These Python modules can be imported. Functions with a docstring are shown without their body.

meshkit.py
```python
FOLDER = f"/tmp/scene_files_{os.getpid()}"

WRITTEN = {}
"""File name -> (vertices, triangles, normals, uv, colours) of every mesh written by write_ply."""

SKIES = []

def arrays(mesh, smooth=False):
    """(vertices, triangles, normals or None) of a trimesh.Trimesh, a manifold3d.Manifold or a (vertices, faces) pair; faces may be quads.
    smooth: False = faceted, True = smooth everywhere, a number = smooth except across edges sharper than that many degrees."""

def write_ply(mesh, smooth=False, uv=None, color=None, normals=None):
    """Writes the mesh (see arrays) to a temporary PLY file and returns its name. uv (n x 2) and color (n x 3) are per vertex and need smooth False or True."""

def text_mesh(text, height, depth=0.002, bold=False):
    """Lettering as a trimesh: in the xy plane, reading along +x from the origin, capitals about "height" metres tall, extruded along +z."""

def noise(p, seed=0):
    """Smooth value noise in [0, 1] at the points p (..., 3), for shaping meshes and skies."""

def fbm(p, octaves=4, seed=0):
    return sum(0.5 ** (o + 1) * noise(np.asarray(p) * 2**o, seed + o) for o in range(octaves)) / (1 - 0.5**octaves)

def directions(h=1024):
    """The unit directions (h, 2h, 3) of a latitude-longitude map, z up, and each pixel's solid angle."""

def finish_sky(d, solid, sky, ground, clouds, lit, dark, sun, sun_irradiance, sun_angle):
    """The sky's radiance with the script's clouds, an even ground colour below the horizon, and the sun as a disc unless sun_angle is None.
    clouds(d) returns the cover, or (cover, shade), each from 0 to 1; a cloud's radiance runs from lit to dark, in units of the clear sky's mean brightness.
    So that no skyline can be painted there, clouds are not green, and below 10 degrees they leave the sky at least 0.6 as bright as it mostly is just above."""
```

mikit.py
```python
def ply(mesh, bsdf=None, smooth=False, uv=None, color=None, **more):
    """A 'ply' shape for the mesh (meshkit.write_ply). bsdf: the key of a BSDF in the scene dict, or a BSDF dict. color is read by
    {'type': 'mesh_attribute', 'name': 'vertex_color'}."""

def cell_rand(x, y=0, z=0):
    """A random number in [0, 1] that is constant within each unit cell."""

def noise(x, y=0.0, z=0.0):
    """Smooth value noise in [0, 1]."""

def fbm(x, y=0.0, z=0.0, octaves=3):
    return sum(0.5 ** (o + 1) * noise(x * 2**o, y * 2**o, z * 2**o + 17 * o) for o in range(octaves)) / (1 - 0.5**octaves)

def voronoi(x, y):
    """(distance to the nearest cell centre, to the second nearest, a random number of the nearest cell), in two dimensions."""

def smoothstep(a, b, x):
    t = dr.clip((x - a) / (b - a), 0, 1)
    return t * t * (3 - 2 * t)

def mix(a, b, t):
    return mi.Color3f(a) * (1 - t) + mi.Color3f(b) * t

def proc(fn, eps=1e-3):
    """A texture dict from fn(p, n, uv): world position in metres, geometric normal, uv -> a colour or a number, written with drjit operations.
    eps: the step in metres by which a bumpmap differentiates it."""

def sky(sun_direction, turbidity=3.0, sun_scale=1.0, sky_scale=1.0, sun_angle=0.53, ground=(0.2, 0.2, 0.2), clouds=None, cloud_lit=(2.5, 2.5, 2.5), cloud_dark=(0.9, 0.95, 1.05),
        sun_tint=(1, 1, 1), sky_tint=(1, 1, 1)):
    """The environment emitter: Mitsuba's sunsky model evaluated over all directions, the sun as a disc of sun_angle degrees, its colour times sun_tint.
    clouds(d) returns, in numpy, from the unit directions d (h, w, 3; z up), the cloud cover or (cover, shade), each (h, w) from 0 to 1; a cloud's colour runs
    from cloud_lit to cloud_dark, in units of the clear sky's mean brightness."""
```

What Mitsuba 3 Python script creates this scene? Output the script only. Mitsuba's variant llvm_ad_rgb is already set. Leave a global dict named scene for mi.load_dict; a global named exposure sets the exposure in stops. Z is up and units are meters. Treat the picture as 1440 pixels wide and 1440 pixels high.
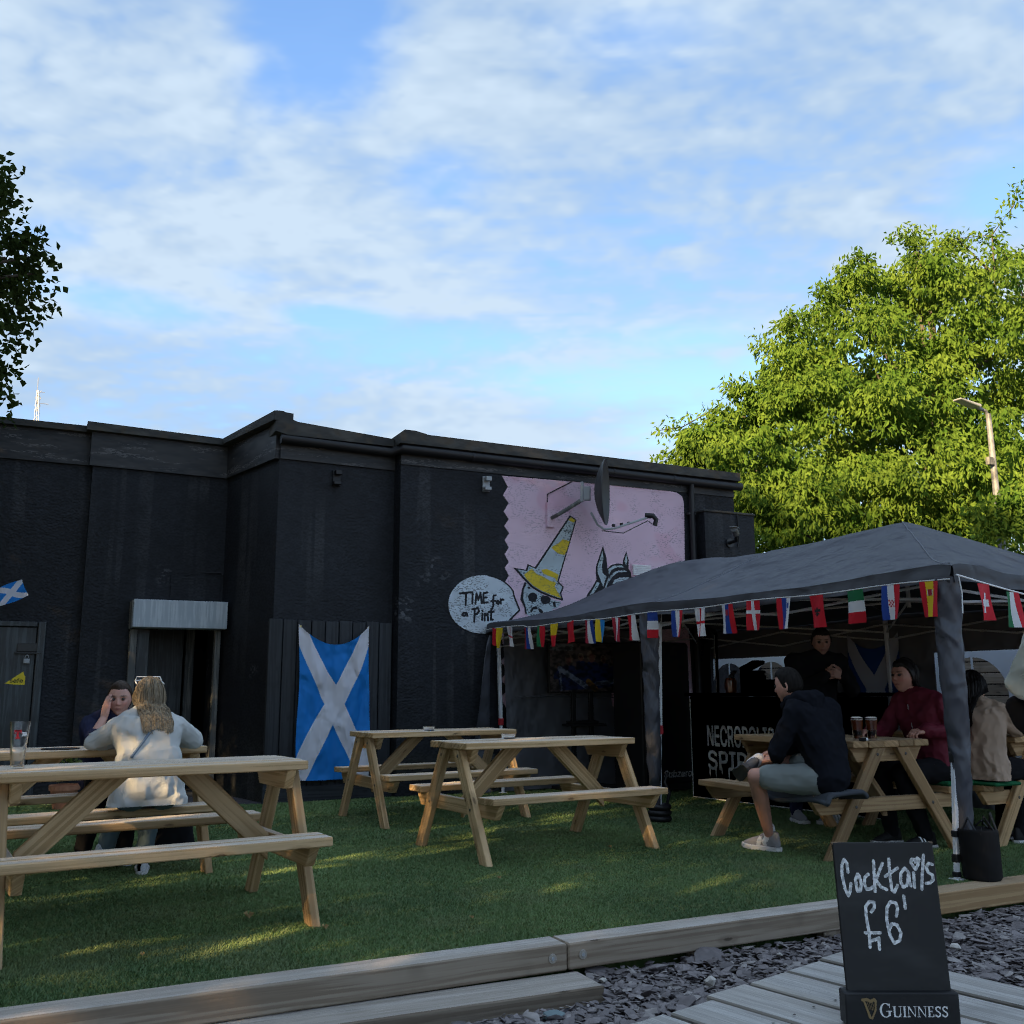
import math, random
import numpy as np, trimesh, mitsuba as mi, mikit, meshkit
import drjit as dr
import manifold3d as m3
from shapely.geometry import Polygon, LineString, Point
from shapely.geometry import box as sbox
from shapely.ops import unary_union, triangulate
from mikit import noise, fbm, smoothstep, mix, voronoi, cell_rand

T = mi.ScalarTransform4f
scene, labels = {}, {}
rnd = random.Random(7)
rng = np.random.default_rng(11)

# ------------------------------------------------------------------ camera, sky, exposure
# world: x runs along the front of the pub, y away towards it, z up; metres
AZ, PITCH, ROLL, EYE = 0.46, 0.1828, -0.0048, 1.0874
_fw = np.array([math.sin(AZ) * math.cos(PITCH), math.cos(AZ) * math.cos(PITCH), math.sin(PITCH)])
_rt = np.array([math.cos(AZ), -math.sin(AZ), 0.0])
_up = np.cross(_rt, _fw)
_up = _up * math.cos(ROLL) - _rt * math.sin(ROLL)
scene['camera'] = {'type': 'perspective', 'fov': 2 * math.degrees(math.atan(720 / 1365.15)), 'fov_axis': 'x',
                   'near_clip': 0.05, 'far_clip': 2000.0,
                   'to_world': T().look_at(origin=[0, 0, EYE], target=[float(v) for v in np.array([0, 0, EYE]) + _fw], up=[float(v) for v in _up])}
exposure = 3.72
SUN_EL, SUN_AZ = math.radians(22), math.radians(22)
SUN = (-math.cos(SUN_AZ) * math.cos(SUN_EL), -math.sin(SUN_AZ) * math.cos(SUN_EL), math.sin(SUN_EL))


def cloud_cover(d):
    """Thin evening cirrus and altocumulus over the whole sky, with a few long blue openings."""
    x, y, z = d[..., 0], d[..., 1], d[..., 2]
    k = 1.0 / (np.maximum(z, 0) + 0.22)
    a, b = x * k, y * k
    c, s = math.cos(0.5), math.sin(0.5)
    u, v = a * c - b * s, a * s + b * c
    q = np.stack([u * 1.1, v * 2.0, 0 * u], -1)
    w1 = meshkit.fbm(q + 3.1, 5, 3)
    w2 = meshkit.fbm(np.stack([u * 2.4 + 2.2 * w1, v * 5.5 + 1.6 * w1, 0 * u + 5], -1), 5, 9)
    rip = meshkit.fbm(np.stack([u * 13 + 3 * w2, v * 19 + 2 * w1, 0 * u + 9], -1), 4, 21)
    az, el = np.arctan2(x, y), np.arcsin(np.clip(z, -1, 1))
    gap = 0
    for a0, e0, ra, re, p in GAPS:
        wob = 0.9 * (w2 - 0.5) + 0.5 * (w1 - 0.5)
        da = ((az - a0 + np.pi) % (2 * np.pi) - np.pi) / ra
        gap = np.maximum(gap, p * np.exp(-(da * da + ((el - e0) / re) ** 2) * (1 + wob)))
    st = meshkit.fbm(np.stack([u * 7 + 4 * w2, v * 46 + 5 * w1, 0 * u + 2], -1), 4, 33)
    fin = meshkit.fbm(np.stack([u * 34 + 5 * w2, v * 44 + 4 * w1, 0 * u + 4], -1), 3, 44)
    base = 0.81 + 1.0 * (w1 - 0.5) + 1.0 * (w2 - 0.5) + 0.55 * (rip - 0.5) + 0.32 * (st - 0.5) + 0.40 * (fin - 0.5)
    cover = np.clip(base - 1.3 * gap, 0.0, 1.0)
    cover = 0.06 + 0.92 * cover * cover * (3 - 2 * cover)
    shade = np.clip(0.36 + 1.5 * (0.5 - w2) + 0.9 * (0.5 - rip) + 0.3 * (0.5 - st) + 0.6 * (0.5 - fin), 0, 1)
    return cover, shade


GAPS = [(0.249, 0.626, 0.085, 0.062, 0.95), (0.2, 0.597, 0.05, 0.05, 0.6), (0.054, 0.368, 0.11, 0.02, 0.75), (0.27, 0.375, 0.06, 0.014, 1.0), (0.382, 0.517, 0.06, 0.035, 0.35), (0.582, 0.315, 0.17, 0.028, 0.65), (0.8, 0.319, 0.15, 0.03, 0.7), (0.968, 0.444, 0.06, 0.04, 0.6), (0.609, 0.636, 0.1, 0.03, 0.45), (0.166, 0.402, 0.05, 0.02, 0.35), (0.369, 0.356, 0.2, 0.02, 0.35), (0.644, 0.351, 0.1, 0.02, 0.5), (0.001, 0.421, 0.06, 0.02, 0.3), (0.669, 0.257, 0.12, 0.03, 0.45)]
scene['sky'] = mikit.sky(SUN, turbidity=2.6, sun_scale=0.95, sky_scale=0.94, clouds=cloud_cover, cloud_lit=(0.83, 1.02, 1.22), cloud_dark=(0.50, 0.70, 0.96),
                         sun_tint=(1.0, 0.92, 0.78), sky_tint=(0.80, 0.86, 1.0))

# ------------------------------------------------------------------ helpers


def free(key):
    if key not in scene and key not in labels:
        return key
    n = 1
    while f'{key}_{n:03d}' in scene or f'{key}_{n:03d}' in labels:
        n += 1
    return f'{key}_{n:03d}'


def thing(name, label, cat, group=None, kind=None):
    key = free(name)
    labels[key] = {'label': label, 'category': cat}
    if group:
        labels[key]['group'] = group
    if kind:
        labels[key]['kind'] = kind
    return key


def put(parent, name, mesh, mat, smooth=False, label=None, kind=None, **kw):
    key = free(parent + '__' + name if parent else name)
    if isinstance(mesh, tuple) and len(mesh) == 3:
        v, f, uv = mesh
        scene[key] = mikit.ply((v, f), mat, False, uv=uv, **kw)
    else:
        scene[key] = mikit.ply(mesh, mat, smooth, **kw)
    if label or kind:
        labels[key] = {}
        if label:
            labels[key]['label'] = label
        if kind:
            labels[key]['kind'] = kind
    return key


def struct(name, mesh, mat, label=None, smooth=False, kind='structure', **kw):
    put(None, name, mesh, mat, smooth, label, kind, **kw)
    return name


def rz(a):
    c, s = math.cos(a), math.sin(a)
    return np.array([[c, -s, 0], [s, c, 0], [0, 0, 1.0]])


_HULLS = {}


def hexa(P, c=0.004, off=(0.0, 0.0), R=None, t=None):
    """Chamfered six-sided solid from corners P[i][j][k]; grain (uv.x) runs along the first index."""
    P = np.asarray(P, float)
    pts = []
    for i in (0, 1):
        for j in (0, 1):
            for k in (0, 1):
                p = P[i, j, k]
                e = [P[1 - i, j, k] - p, P[i, 1 - j, k] - p, P[i, j, 1 - k] - p]
                e = [x / (np.linalg.norm(x) + 1e-12) * min(c, 0.4 * np.linalg.norm(x)) for x in e]
                pts += [p + e[0] + e[1], p + e[1] + e[2], p + e[0] + e[2]]
    h = trimesh.convex.convex_hull(np.array(pts))
    v = h.vertices[h.faces].reshape(-1, 3)
    f = np.arange(len(v)).reshape(-1, 3)
    ax = [(P[1] - P[0]).mean((0, 1)), (P[:, 1] - P[:, 0]).mean((0, 1)), (P[:, :, 1] - P[:, :, 0]).mean((0, 1))]
    ax[0] = ax[0] / np.linalg.norm(ax[0])
    ax[1] = ax[1] - ax[0] * (ax[0] @ ax[1])
    ax[1] = ax[1] / np.linalg.norm(ax[1])
    ax[2] = np.cross(ax[0], ax[1])
    q = v - P.mean((0, 1, 2))
    uv = np.stack([q @ ax[0] + off[0], q @ ax[1] + 1.37 * (q @ ax[2]) + off[1]], 1)
    if R is not None:
        v = v @ np.asarray(R).T
    if t is not None:
        v = v + np.asarray(t)
    return v, f, uv


def roff():
    return (rnd.uniform(0, 40), 10 * rnd.randint(0, 40) + 5.0)


def bx(lo, hi, c=0.004, R=None, t=None, off=None, axis=0):
    """A chamfered box; axis = the direction of the grain."""
    o = [axis] + [a for a in (0, 1, 2) if a != axis]
    P = np.zeros((2, 2, 2, 3))
    e = (lo, hi)
    for i in (0, 1):
        for j in (0, 1):
            for k in (0, 1):
                P[i, j, k, o[0]], P[i, j, k, o[1]], P[i, j, k, o[2]] = e[i][o[0]], e[j][o[1]], e[k][o[2]]
    return hexa(P, c, off or roff(), R, t)


def join(*ms):
    v, f, uv, n = [], [], [], 0
    for a, b, c in ms:
        v.append(a), f.append(np.asarray(b) + n), uv.append(c)
        n += len(a)
    return np.vstack(v), np.vstack(f), np.vstack(uv)


def tm(mesh):
    return trimesh.Trimesh(*mesh[:2], process=False)


def cat(*ms):
    return trimesh.util.concatenate([m if isinstance(m, trimesh.Trimesh) else tm(m) for m in ms])


def tube(pts, r, sides=8, cap=True):
    p = np.asarray(pts, float)
    r = np.broadcast_to(np.asarray(r, float), (len(p),))
    t = np.gradient(p, axis=0)
    t /= np.linalg.norm(t, axis=1, keepdims=True) + 1e-12
    a = np.cross(t, np.where(np.abs(t[:, 2:]) < 0.9, [0, 0, 1.0], [1.0, 0, 0]))
    a /= np.linalg.norm(a, axis=1, keepdims=True) + 1e-12
    b = np.cross(t, a)
    an = np.arange(sides) * 2 * np.pi / sides
    v = (p[:, None] + r[:, None, None] * (np.cos(an)[None, :, None] * a[:, None] + np.sin(an)[None, :, None] * b[:, None])).reshape(-1, 3)
    i, j = np.meshgrid(np.arange(len(p) - 1), np.arange(sides), indexing='ij')
    q = np.stack([i * sides + j, i * sides + (j + 1) % sides, (i + 1) * sides + (j + 1) % sides, (i + 1) * sides + j], -1).reshape(-1, 4)
    f = np.vstack([q[:, [0, 1, 2]], q[:, [0, 2, 3]]])
    if cap:
        n = len(v)
        v = np.vstack([v, p[0], p[-1]])
        k = np.arange(sides)
        m = (len(p) - 1) * sides
        f = np.vstack([f, np.stack([k * 0 + n, (k + 1) % sides, k], 1), np.stack([k * 0 + n + 1, m + k, m + (k + 1) % sides], 1)])
    return trimesh.Trimesh(v, f, process=False)


def lathe(profile, sides=24, at=(0, 0, 0), axis=None):
    m = trimesh.creation.revolve(np.array(profile, float), sections=sides)
    if m.volume < 0:
        m.invert()
    if axis is not None:
        m.apply_transform(trimesh.geometry.align_vectors([0, 0, 1], axis))
    m.apply_translation(at)
    return m


def prism(poly, depth, frame, engine='earcut'):
    """A plane figure (shapely) extruded by depth; frame(u, v, w) -> world."""
    out = []
    for g in getattr(poly, 'geoms', [poly]):
        if g.is_empty or g.area < 1e-9 or g.geom_type != 'Polygon':
            continue
        m = trimesh.creation.extrude_polygon(g, depth, engine=engine)
        v = np.array(m.vertices)
        m = trimesh.Trimesh(frame(v[:, 0], v[:, 1], v[:, 2]), m.faces, process=False)
        if m.volume < 0:
            m.invert()
        out.append(m)
    return trimesh.util.concatenate(out)


def on_wall(y):
    """figure (x, z) painted or fixed on a wall face at y, growing towards the viewer"""
    return lambda u, v, w: np.stack([u, y - w, v], 1)


def strokes(lines, r):
    return unary_union([LineString(p).buffer(r, 4) if len(p) > 1 else Point(p[0]).buffer(r, 4) for p in lines])


def cube(lo, hi):
    lo, hi = np.array(lo, float), np.array(hi, float)
    return m3.Manifold.cube([float(a) for a in hi - lo]).translate([float(a) for a in lo])


def mtri(m):
    q = m.to_mesh()
    return trimesh.Trimesh(np.array(q.vert_properties[:, :3], float), np.array(q.tri_verts), process=False)


def smart(xs):
    return np.array(xs, float)


# ------------------------------------------------------------------ materials


def mat(key, d, two=False):
    scene[key] = {'type': 'twosided', 'bsdf': d} if two else d
    return key


def prin(col, rough=0.6, spec=0.5, **kw):
    c = col if isinstance(col, dict) else {'type': 'rgb', 'value': list(col)}
    r = rough if isinstance(rough, dict) else float(rough)
    return {'type': 'principled', 'base_color': c, 'roughness': r, 'specular': float(spec), **kw}


def bump(d, fn, scale, eps=2e-3):
    return {'type': 'bumpmap', 'tex': mikit.proc(fn, eps), 'scale': float(scale), 'bsdf': d}


def wood_fn(light, dark, grey, weather, knots=1.0):
    def fn(p, n, uv):
        x, y = uv.x, uv.y
        tone = cell_rand(dr.floor(y / 10), 3)
        wob = noise(x * 1.3, y * 4, 2.0) * 0.02 + noise(x * 5, y * 9, 7.0) * 0.004
        g = fbm(x * 1.6, (y + wob) * 55, 1.0)
        fine = noise(x * 9, (y + wob) * 320, 4.0)
        d1, _, w = voronoi(x * 5.0 + 31, y * 13 + wob * 30)
        kn = dr.select(w > 0.90, smoothstep(0.17, 0.07, d1), 0.0) * knots
        ring = dr.select(w > 0.90, smoothstep(0.42, 0.2, d1), 0.0) * knots
        c = mix(light, dark, smoothstep(0.38, 0.64, g) * 0.85 + 0.22 * fine)
        c = c * (0.70 + 0.54 * tone)
        c = mix(c, mi.Color3f(dark) * 0.8, ring * 0.6)
        c = mix(c, mi.Color3f(dark) * 0.36, kn * 0.9)
        up = smoothstep(0.80, 0.97, n.z) * weather
        streak = smoothstep(0.38, 0.72, fbm(x * 0.9 + 5, y * 26, 9.0))
        c = mix(c, mi.Color3f(grey) * (0.72 + 0.5 * fine), up * (0.62 + 0.38 * streak))
        dirt = smoothstep(0.60, 0.85, fbm(p.x * 6, p.y * 6, p.z * 6))
        return c * (1 - 0.22 * dirt)
    return fn


def wood_rough(p, n, uv):
    return noise(uv.x * 4, uv.y * 240, 2.0) * 0.6 + fbm(uv.x * 2, uv.y * 70, 5.0) * 0.6


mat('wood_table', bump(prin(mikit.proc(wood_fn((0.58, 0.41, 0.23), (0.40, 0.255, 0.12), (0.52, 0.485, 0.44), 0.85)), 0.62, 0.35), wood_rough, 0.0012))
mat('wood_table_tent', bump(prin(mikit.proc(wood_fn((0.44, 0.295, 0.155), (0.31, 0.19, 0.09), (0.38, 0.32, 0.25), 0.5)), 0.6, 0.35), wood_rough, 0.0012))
mat('wood_sleeper', bump(prin(mikit.proc(wood_fn((0.37, 0.305, 0.24), (0.25, 0.195, 0.145), (0.46, 0.43, 0.40), 0.85)), 0.75, 0.25), wood_rough, 0.0025))
mat('wood_deck', bump(prin(mikit.proc(wood_fn((0.40, 0.37, 0.33), (0.27, 0.24, 0.21), (0.45, 0.44, 0.43), 0.9, 0.7)), 0.7, 0.3), wood_rough, 0.003))
mat('wood_black', bump(prin(mikit.proc(wood_fn((0.027, 0.032, 0.039), (0.014, 0.017, 0.022), (0.05, 0.05, 0.05), 0.3, 0.5)), 0.55, 0.4), wood_rough, 0.0016))
mat('wood_fence', bump(prin(mikit.proc(wood_fn((0.32, 0.27, 0.22), (0.23, 0.185, 0.145), (0.3, 0.27, 0.23), 0.4)), 0.7, 0.3), wood_rough, 0.001))


def render_bump(p, n, uv):
    a = fbm(p.x * 42 + p.y * 9, p.y * 42, p.z * 55, 3)
    b = noise(p.x * 120, p.y * 120, p.z * 150)
    return a * 1.0 + b * 0.35


def black_paint(p, n, uv):
    m = fbm(p.x * 1.1 + p.y, p.y, p.z * 0.8, 4)
    f = fbm(p.x * 9, p.y * 9, p.z * 9, 3)
    run = fbm(p.x * 7 + p.y * 5, 3.0, p.z * 0.5, 3)
    g = fbm(p.x * 46 + p.y * 40, p.y * 46, p.z * 64, 3)
    c = mix((0.0066, 0.0082, 0.0120), (0.0128, 0.0155, 0.0215), smoothstep(0.3, 0.75, m) * 0.7 + 0.3 * smoothstep(0.45, 0.7, run))
    sc = smoothstep(0.64, 0.78, fbm(p.x * 1.5 + 8, p.y * 1.5, p.z * 1.5, 4)) * smoothstep(0.50, 0.70, fbm(p.x * 24 + 2, p.y * 24, p.z * 30, 3))
    low = smoothstep(0.9, 0.0, p.z) * smoothstep(0.35, 0.6, fbm(p.x * 2, p.y * 2, p.z * 3, 3))
    c = mix(c, (0.030, 0.032, 0.026), low * 0.7)
    rn = smoothstep(0.62, 0.74, fbm(p.x * 11 + p.y * 8, 5.0, p.z * 0.35, 2)) * smoothstep(0.35, 0.7, m)
    c = mix(c, (0.045, 0.047, 0.052), rn * 0.5)
    return mix(c * (0.75 + 0.5 * f) * (0.62 + 0.76 * smoothstep(0.25, 0.75, g)), (0.22, 0.23, 0.25), sc * 0.5)


mat('black_render', bump(prin(mikit.proc(black_paint), 0.62, 0.4), render_bump, 0.016, 3e-3))


def band_paint(p, n, uv):
    f = fbm(p.x * 5, p.y * 5, p.z * 16, 4)
    sc = smoothstep(0.56, 0.70, fbm(p.x * 3 + 3, p.y * 3, p.z * 24, 4)) * smoothstep(0.45, 0.6, noise(p.x * 40, p.y * 40, p.z * 90))
    c = mix((0.017, 0.019, 0.023), (0.036, 0.035, 0.036), smoothstep(0.3, 0.7, f))
    return mix(c, (0.26, 0.25, 0.25), sc * 0.32)


mat('band_concrete', bump(prin(mikit.proc(band_paint), 0.55, 0.4), lambda p, n, uv: fbm(p.x * 20, p.y * 20, p.z * 40, 3), 0.004))


def coping_paint(p, n, uv):
    f = fbm(p.x * 4, p.y * 4, p.z * 8, 4)
    c = mix((0.040, 0.041, 0.041), (0.080, 0.077, 0.070), smoothstep(0.35, 0.7, f))
    moss = smoothstep(0.55, 0.72, fbm(p.x * 9 + 4, p.y * 9, p.z * 9, 3))
    return mix(c, (0.085, 0.065, 0.045), moss * 0.6)


mat('coping', bump(prin(mikit.proc(coping_paint), 0.8, 0.3), lambda p, n, uv: fbm(p.x * 14, p.y * 14, p.z * 14, 3), 0.01))


def pink_paint(p, n, uv):
    f = fbm(p.x * 1.5, p.y, p.z * 1.5, 3)
    pit = smoothstep(0.60, 0.74, noise(p.x * 62, 2.0, p.z * 80)) * smoothstep(0.35, 0.65, fbm(p.x * 6, 1.0, p.z * 6, 2))
    c = mix((0.66, 0.47, 0.575), (0.74, 0.56, 0.66), f)
    bl = smoothstep(0.62, 0.74, fbm(p.x * 2.4 + 9, 0.0, p.z * 2.4, 3))
    c = mix(c, (0.62, 0.30, 0.40), bl * 0.35)
    return mix(c, (0.14, 0.11, 0.16), pit * 0.42)


def mural_paint(col, pits=(0.05, 0.05, 0.06), k=0.6):
    def fn(p, n, uv):
        pit = smoothstep(0.56, 0.72, noise(p.x * 62, 2.0, p.z * 80)) * smoothstep(0.3, 0.6, fbm(p.x * 7 + 2, 1.0, p.z * 7, 2))
        return mix(mi.Color3f(col) * (0.85 + 0.3 * fbm(p.x * 8, 1.0, p.z * 8, 2)), pits, pit * k)
    return fn


for nm, fn in (('paint_pink', pink_paint), ('paint_white', mural_paint((0.56, 0.63, 0.69))), ('paint_yellow', mural_paint((0.62, 0.46, 0.03), (0.2, 0.2, 0.1))),
               ('paint_black', mural_paint((0.013, 0.014, 0.018), (0.03, 0.03, 0.04))), ('paint_grey', mural_paint((0.42, 0.50, 0.54), (0.03, 0.04, 0.05), 0.85))):
    mat(nm, bump(prin(mikit.proc(fn), 0.7, 0.3), render_bump, 0.010, 3e-3))


def streaky(base, hi, k):
    def fn(p, n, uv):
        s = fbm(p.x * 60 + p.y * 30, 1.0, p.z * 3.0, 4)
        b = fbm(p.x * 3, p.y * 3, p.z * 5, 3)
        return mix(base, hi, dr.clip(smoothstep(0.42, 0.72, s) * k + 0.35 * (b - 0.4), 0, 1))
    return fn


mat('canopy_metal', prin(mikit.proc(streaky((0.36, 0.42, 0.47), (0.58, 0.63, 0.67), 0.6)), 0.45, 0.5))
mat('jamb_metal', prin(mikit.proc(streaky((0.085, 0.09, 0.09), (0.24, 0.24, 0.22), 0.7)), 0.6, 0.4))
mat('hatch_metal', prin(mikit.proc(streaky((0.016, 0.020, 0.024), (0.11, 0.145, 0.165), 0.30)), 0.45, 0.5))
mat('black_metal', prin((0.012, 0.013, 0.015), 0.4, 0.5))
mat('black_plastic', prin((0.010, 0.010, 0.012), 0.5, 0.45))
mat('dark_void', prin((0.010, 0.010, 0.011), 0.8, 0.2))
mat('grey_metal', prin((0.32, 0.34, 0.36), 0.4, 0.5))
mat('pale_metal', prin((0.52, 0.60, 0.66), 0.45, 0.5))
mat('galvanised', prin(mikit.proc(lambda p, n, uv: mix((0.34, 0.35, 0.36), (0.52, 0.53, 0.54), fbm(p.x * 8, p.y * 8, p.z * 8))), 0.42, 0.5, metallic=0.5))
mat('white_tube', prin((0.66, 0.69, 0.73), 0.35, 0.5))
mat('frame_tube', prin((0.46, 0.46, 0.47), 0.4, 0.5))
mat('red_plastic', prin((0.42, 0.02, 0.03), 0.45, 0.5))
mat('yellow_print', prin((0.72, 0.55, 0.02), 0.5, 0.4))
mat('black_print', prin((0.012, 0.012, 0.014), 0.55, 0.3))
mat('white_print', prin((0.74, 0.75, 0.76), 0.55, 0.3))
mat('bolt_metal', prin((0.10, 0.095, 0.09), 0.5, 0.5, metallic=0.6))
mat('brass', prin((0.55, 0.45, 0.2), 0.4, 0.5, metallic=0.6))
mat('terracotta', prin(mikit.proc(lambda p, n, uv: mix((0.36, 0.15, 0.085), (0.46, 0.22, 0.13), fbm(p.x * 20, p.y * 20, p.z * 20))), 0.8, 0.3))


def turf_col(p, n, uv):
    a = fbm(p.x * 1.2, p.y * 1.2, 1.0, 3)
    b = noise(p.x * 55, p.y * 55, 3.0)
    c = mix((0.076, 0.136, 0.046), (0.128, 0.204, 0.070), smoothstep(0.3, 0.7, a))
    c = mix(c, (0.135, 0.175, 0.075), smoothstep(0.55, 0.75, fbm(p.x * 3.1 + 5, p.y * 2.2, 4.0, 3)) * 0.55)
    return mix(c, (0.16, 0.20, 0.075), smoothstep(0.62, 0.85, b) * 0.8)


mat('turf_blade', {'type': 'twosided', 'bsdf': prin(mikit.proc(turf_col), 0.5, 0.35)})
mat('turf_base', prin(mikit.proc(lambda p, n, uv: turf_col(p, n, uv) * 0.6), 0.9, 0.1))
mat('gravel_bed', prin(mikit.proc(lambda p, n, uv: mix((0.035, 0.034, 0.040), (0.09, 0.085, 0.095), fbm(p.x * 22, p.y * 22, 2.0))), 0.9, 0.2))
for i, c in enumerate(((0.160, 0.142, 0.148), (0.215, 0.192, 0.198), (0.30, 0.275, 0.27), (0.105, 0.093, 0.098))):
    mat(f'slate_{i}', prin(mikit.proc(lambda p, n, uv, c=c: mi.Color3f(c) * (0.7 + 0.6 * fbm(p.x * 40, p.y * 40, p.z * 40))), 0.6, 0.4))
mat('pale_stone', prin(mikit.proc(lambda p, n, uv: mix((0.42, 0.39, 0.36), (0.62, 0.59, 0.55), fbm(p.x * 50, p.y * 50, p.z * 50))), 0.75, 0.3))
mat('teal_slate', prin((0.15, 0.21, 0.23), 0.6, 0.4))
mat('ground_far', prin(mikit.proc(lambda p, n, uv: mix((0.10, 0.10, 0.09), (0.16, 0.15, 0.13), fbm(p.x * 0.8, p.y * 0.8, 1.0))), 0.9, 0.2))


def cloth_fn(col, var=0.2, weave=400.0):
    def fn(p, n, uv):
        f = fbm(p.x * 5, p.y * 5, p.z * 5, 3)
        return mi.Color3f(col) * (1 - var + 2 * var * f)
    return fn


def fold_bump(p, n, uv):
    w = fbm(p.x * 4, p.y * 4, p.z * 3, 2) * 1.4
    return fbm(p.x * 5 + w, p.y * 5 - w, p.z * 4 + w, 3)


def cloth(key, col, rough=0.85, spec=0.2, var=0.12, folds=0.05, two=True):
    d = bump(prin(mikit.proc(cloth_fn(col, var)), rough, spec, sheen=0.3 if max(col) > 0.1 else 0.0), fold_bump, folds, 6e-3)
    return mat(key, d, two)


mat('tent_roof', {'type': 'twosided', 'bsdf': bump(prin(mikit.proc(cloth_fn((0.060, 0.066, 0.087), 0.08)), 0.6, 0.4), lambda p, n, uv: fbm(p.x * 2.2, p.y * 2.2, 1.0, 3) + 0.15 * fbm(p.x * 12, p.y * 12, 1.0, 2), 0.14, 1e-2)})
cloth('tent_wall', (0.115, 0.118, 0.134), 0.6, 0.4, 0.1, 0.10)
cloth('tent_valance', (0.050, 0.052, 0.060), 0.6, 0.4, 0.1, 0.05)
cloth('leg_cover', (0.058, 0.063, 0.080), 0.45, 0.5, 0.1, 0.10)

# ------------------------------------------------------------------ ground
struct('ground', tm(bx((-900, -900, -0.6), (900, 900, -0.2), 0.0)), 'ground_far', 'dull grey ground around the beer garden')
struct('gravel_bed', tm(bx((-6, -3, -0.25), (9, 3.97, -0.165), 0.0)), 'gravel_bed', 'dark bed under the slate chippings')
_turf = Polygon([(-7, 4.0), (9.2, 4.0), (9.2, 10.6), (3.4, 10.6), (2.2, 10.05), (0.49, 10.97), (-0.6, 11.55), (-7, 11.55)])
struct('turf_base', prism(_turf, 0.19, lambda u, v, w: np.stack([u, v, w - 0.19], 1)), 'turf_base', 'backing of the artificial lawn')
struct('mulch_bed', tm(bx((-7, 9.6, -0.3), (3.0, 11.9, -0.012), 0.0)), 'gravel_bed', 'dark mulch strip along the foot of the pub wall')


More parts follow.
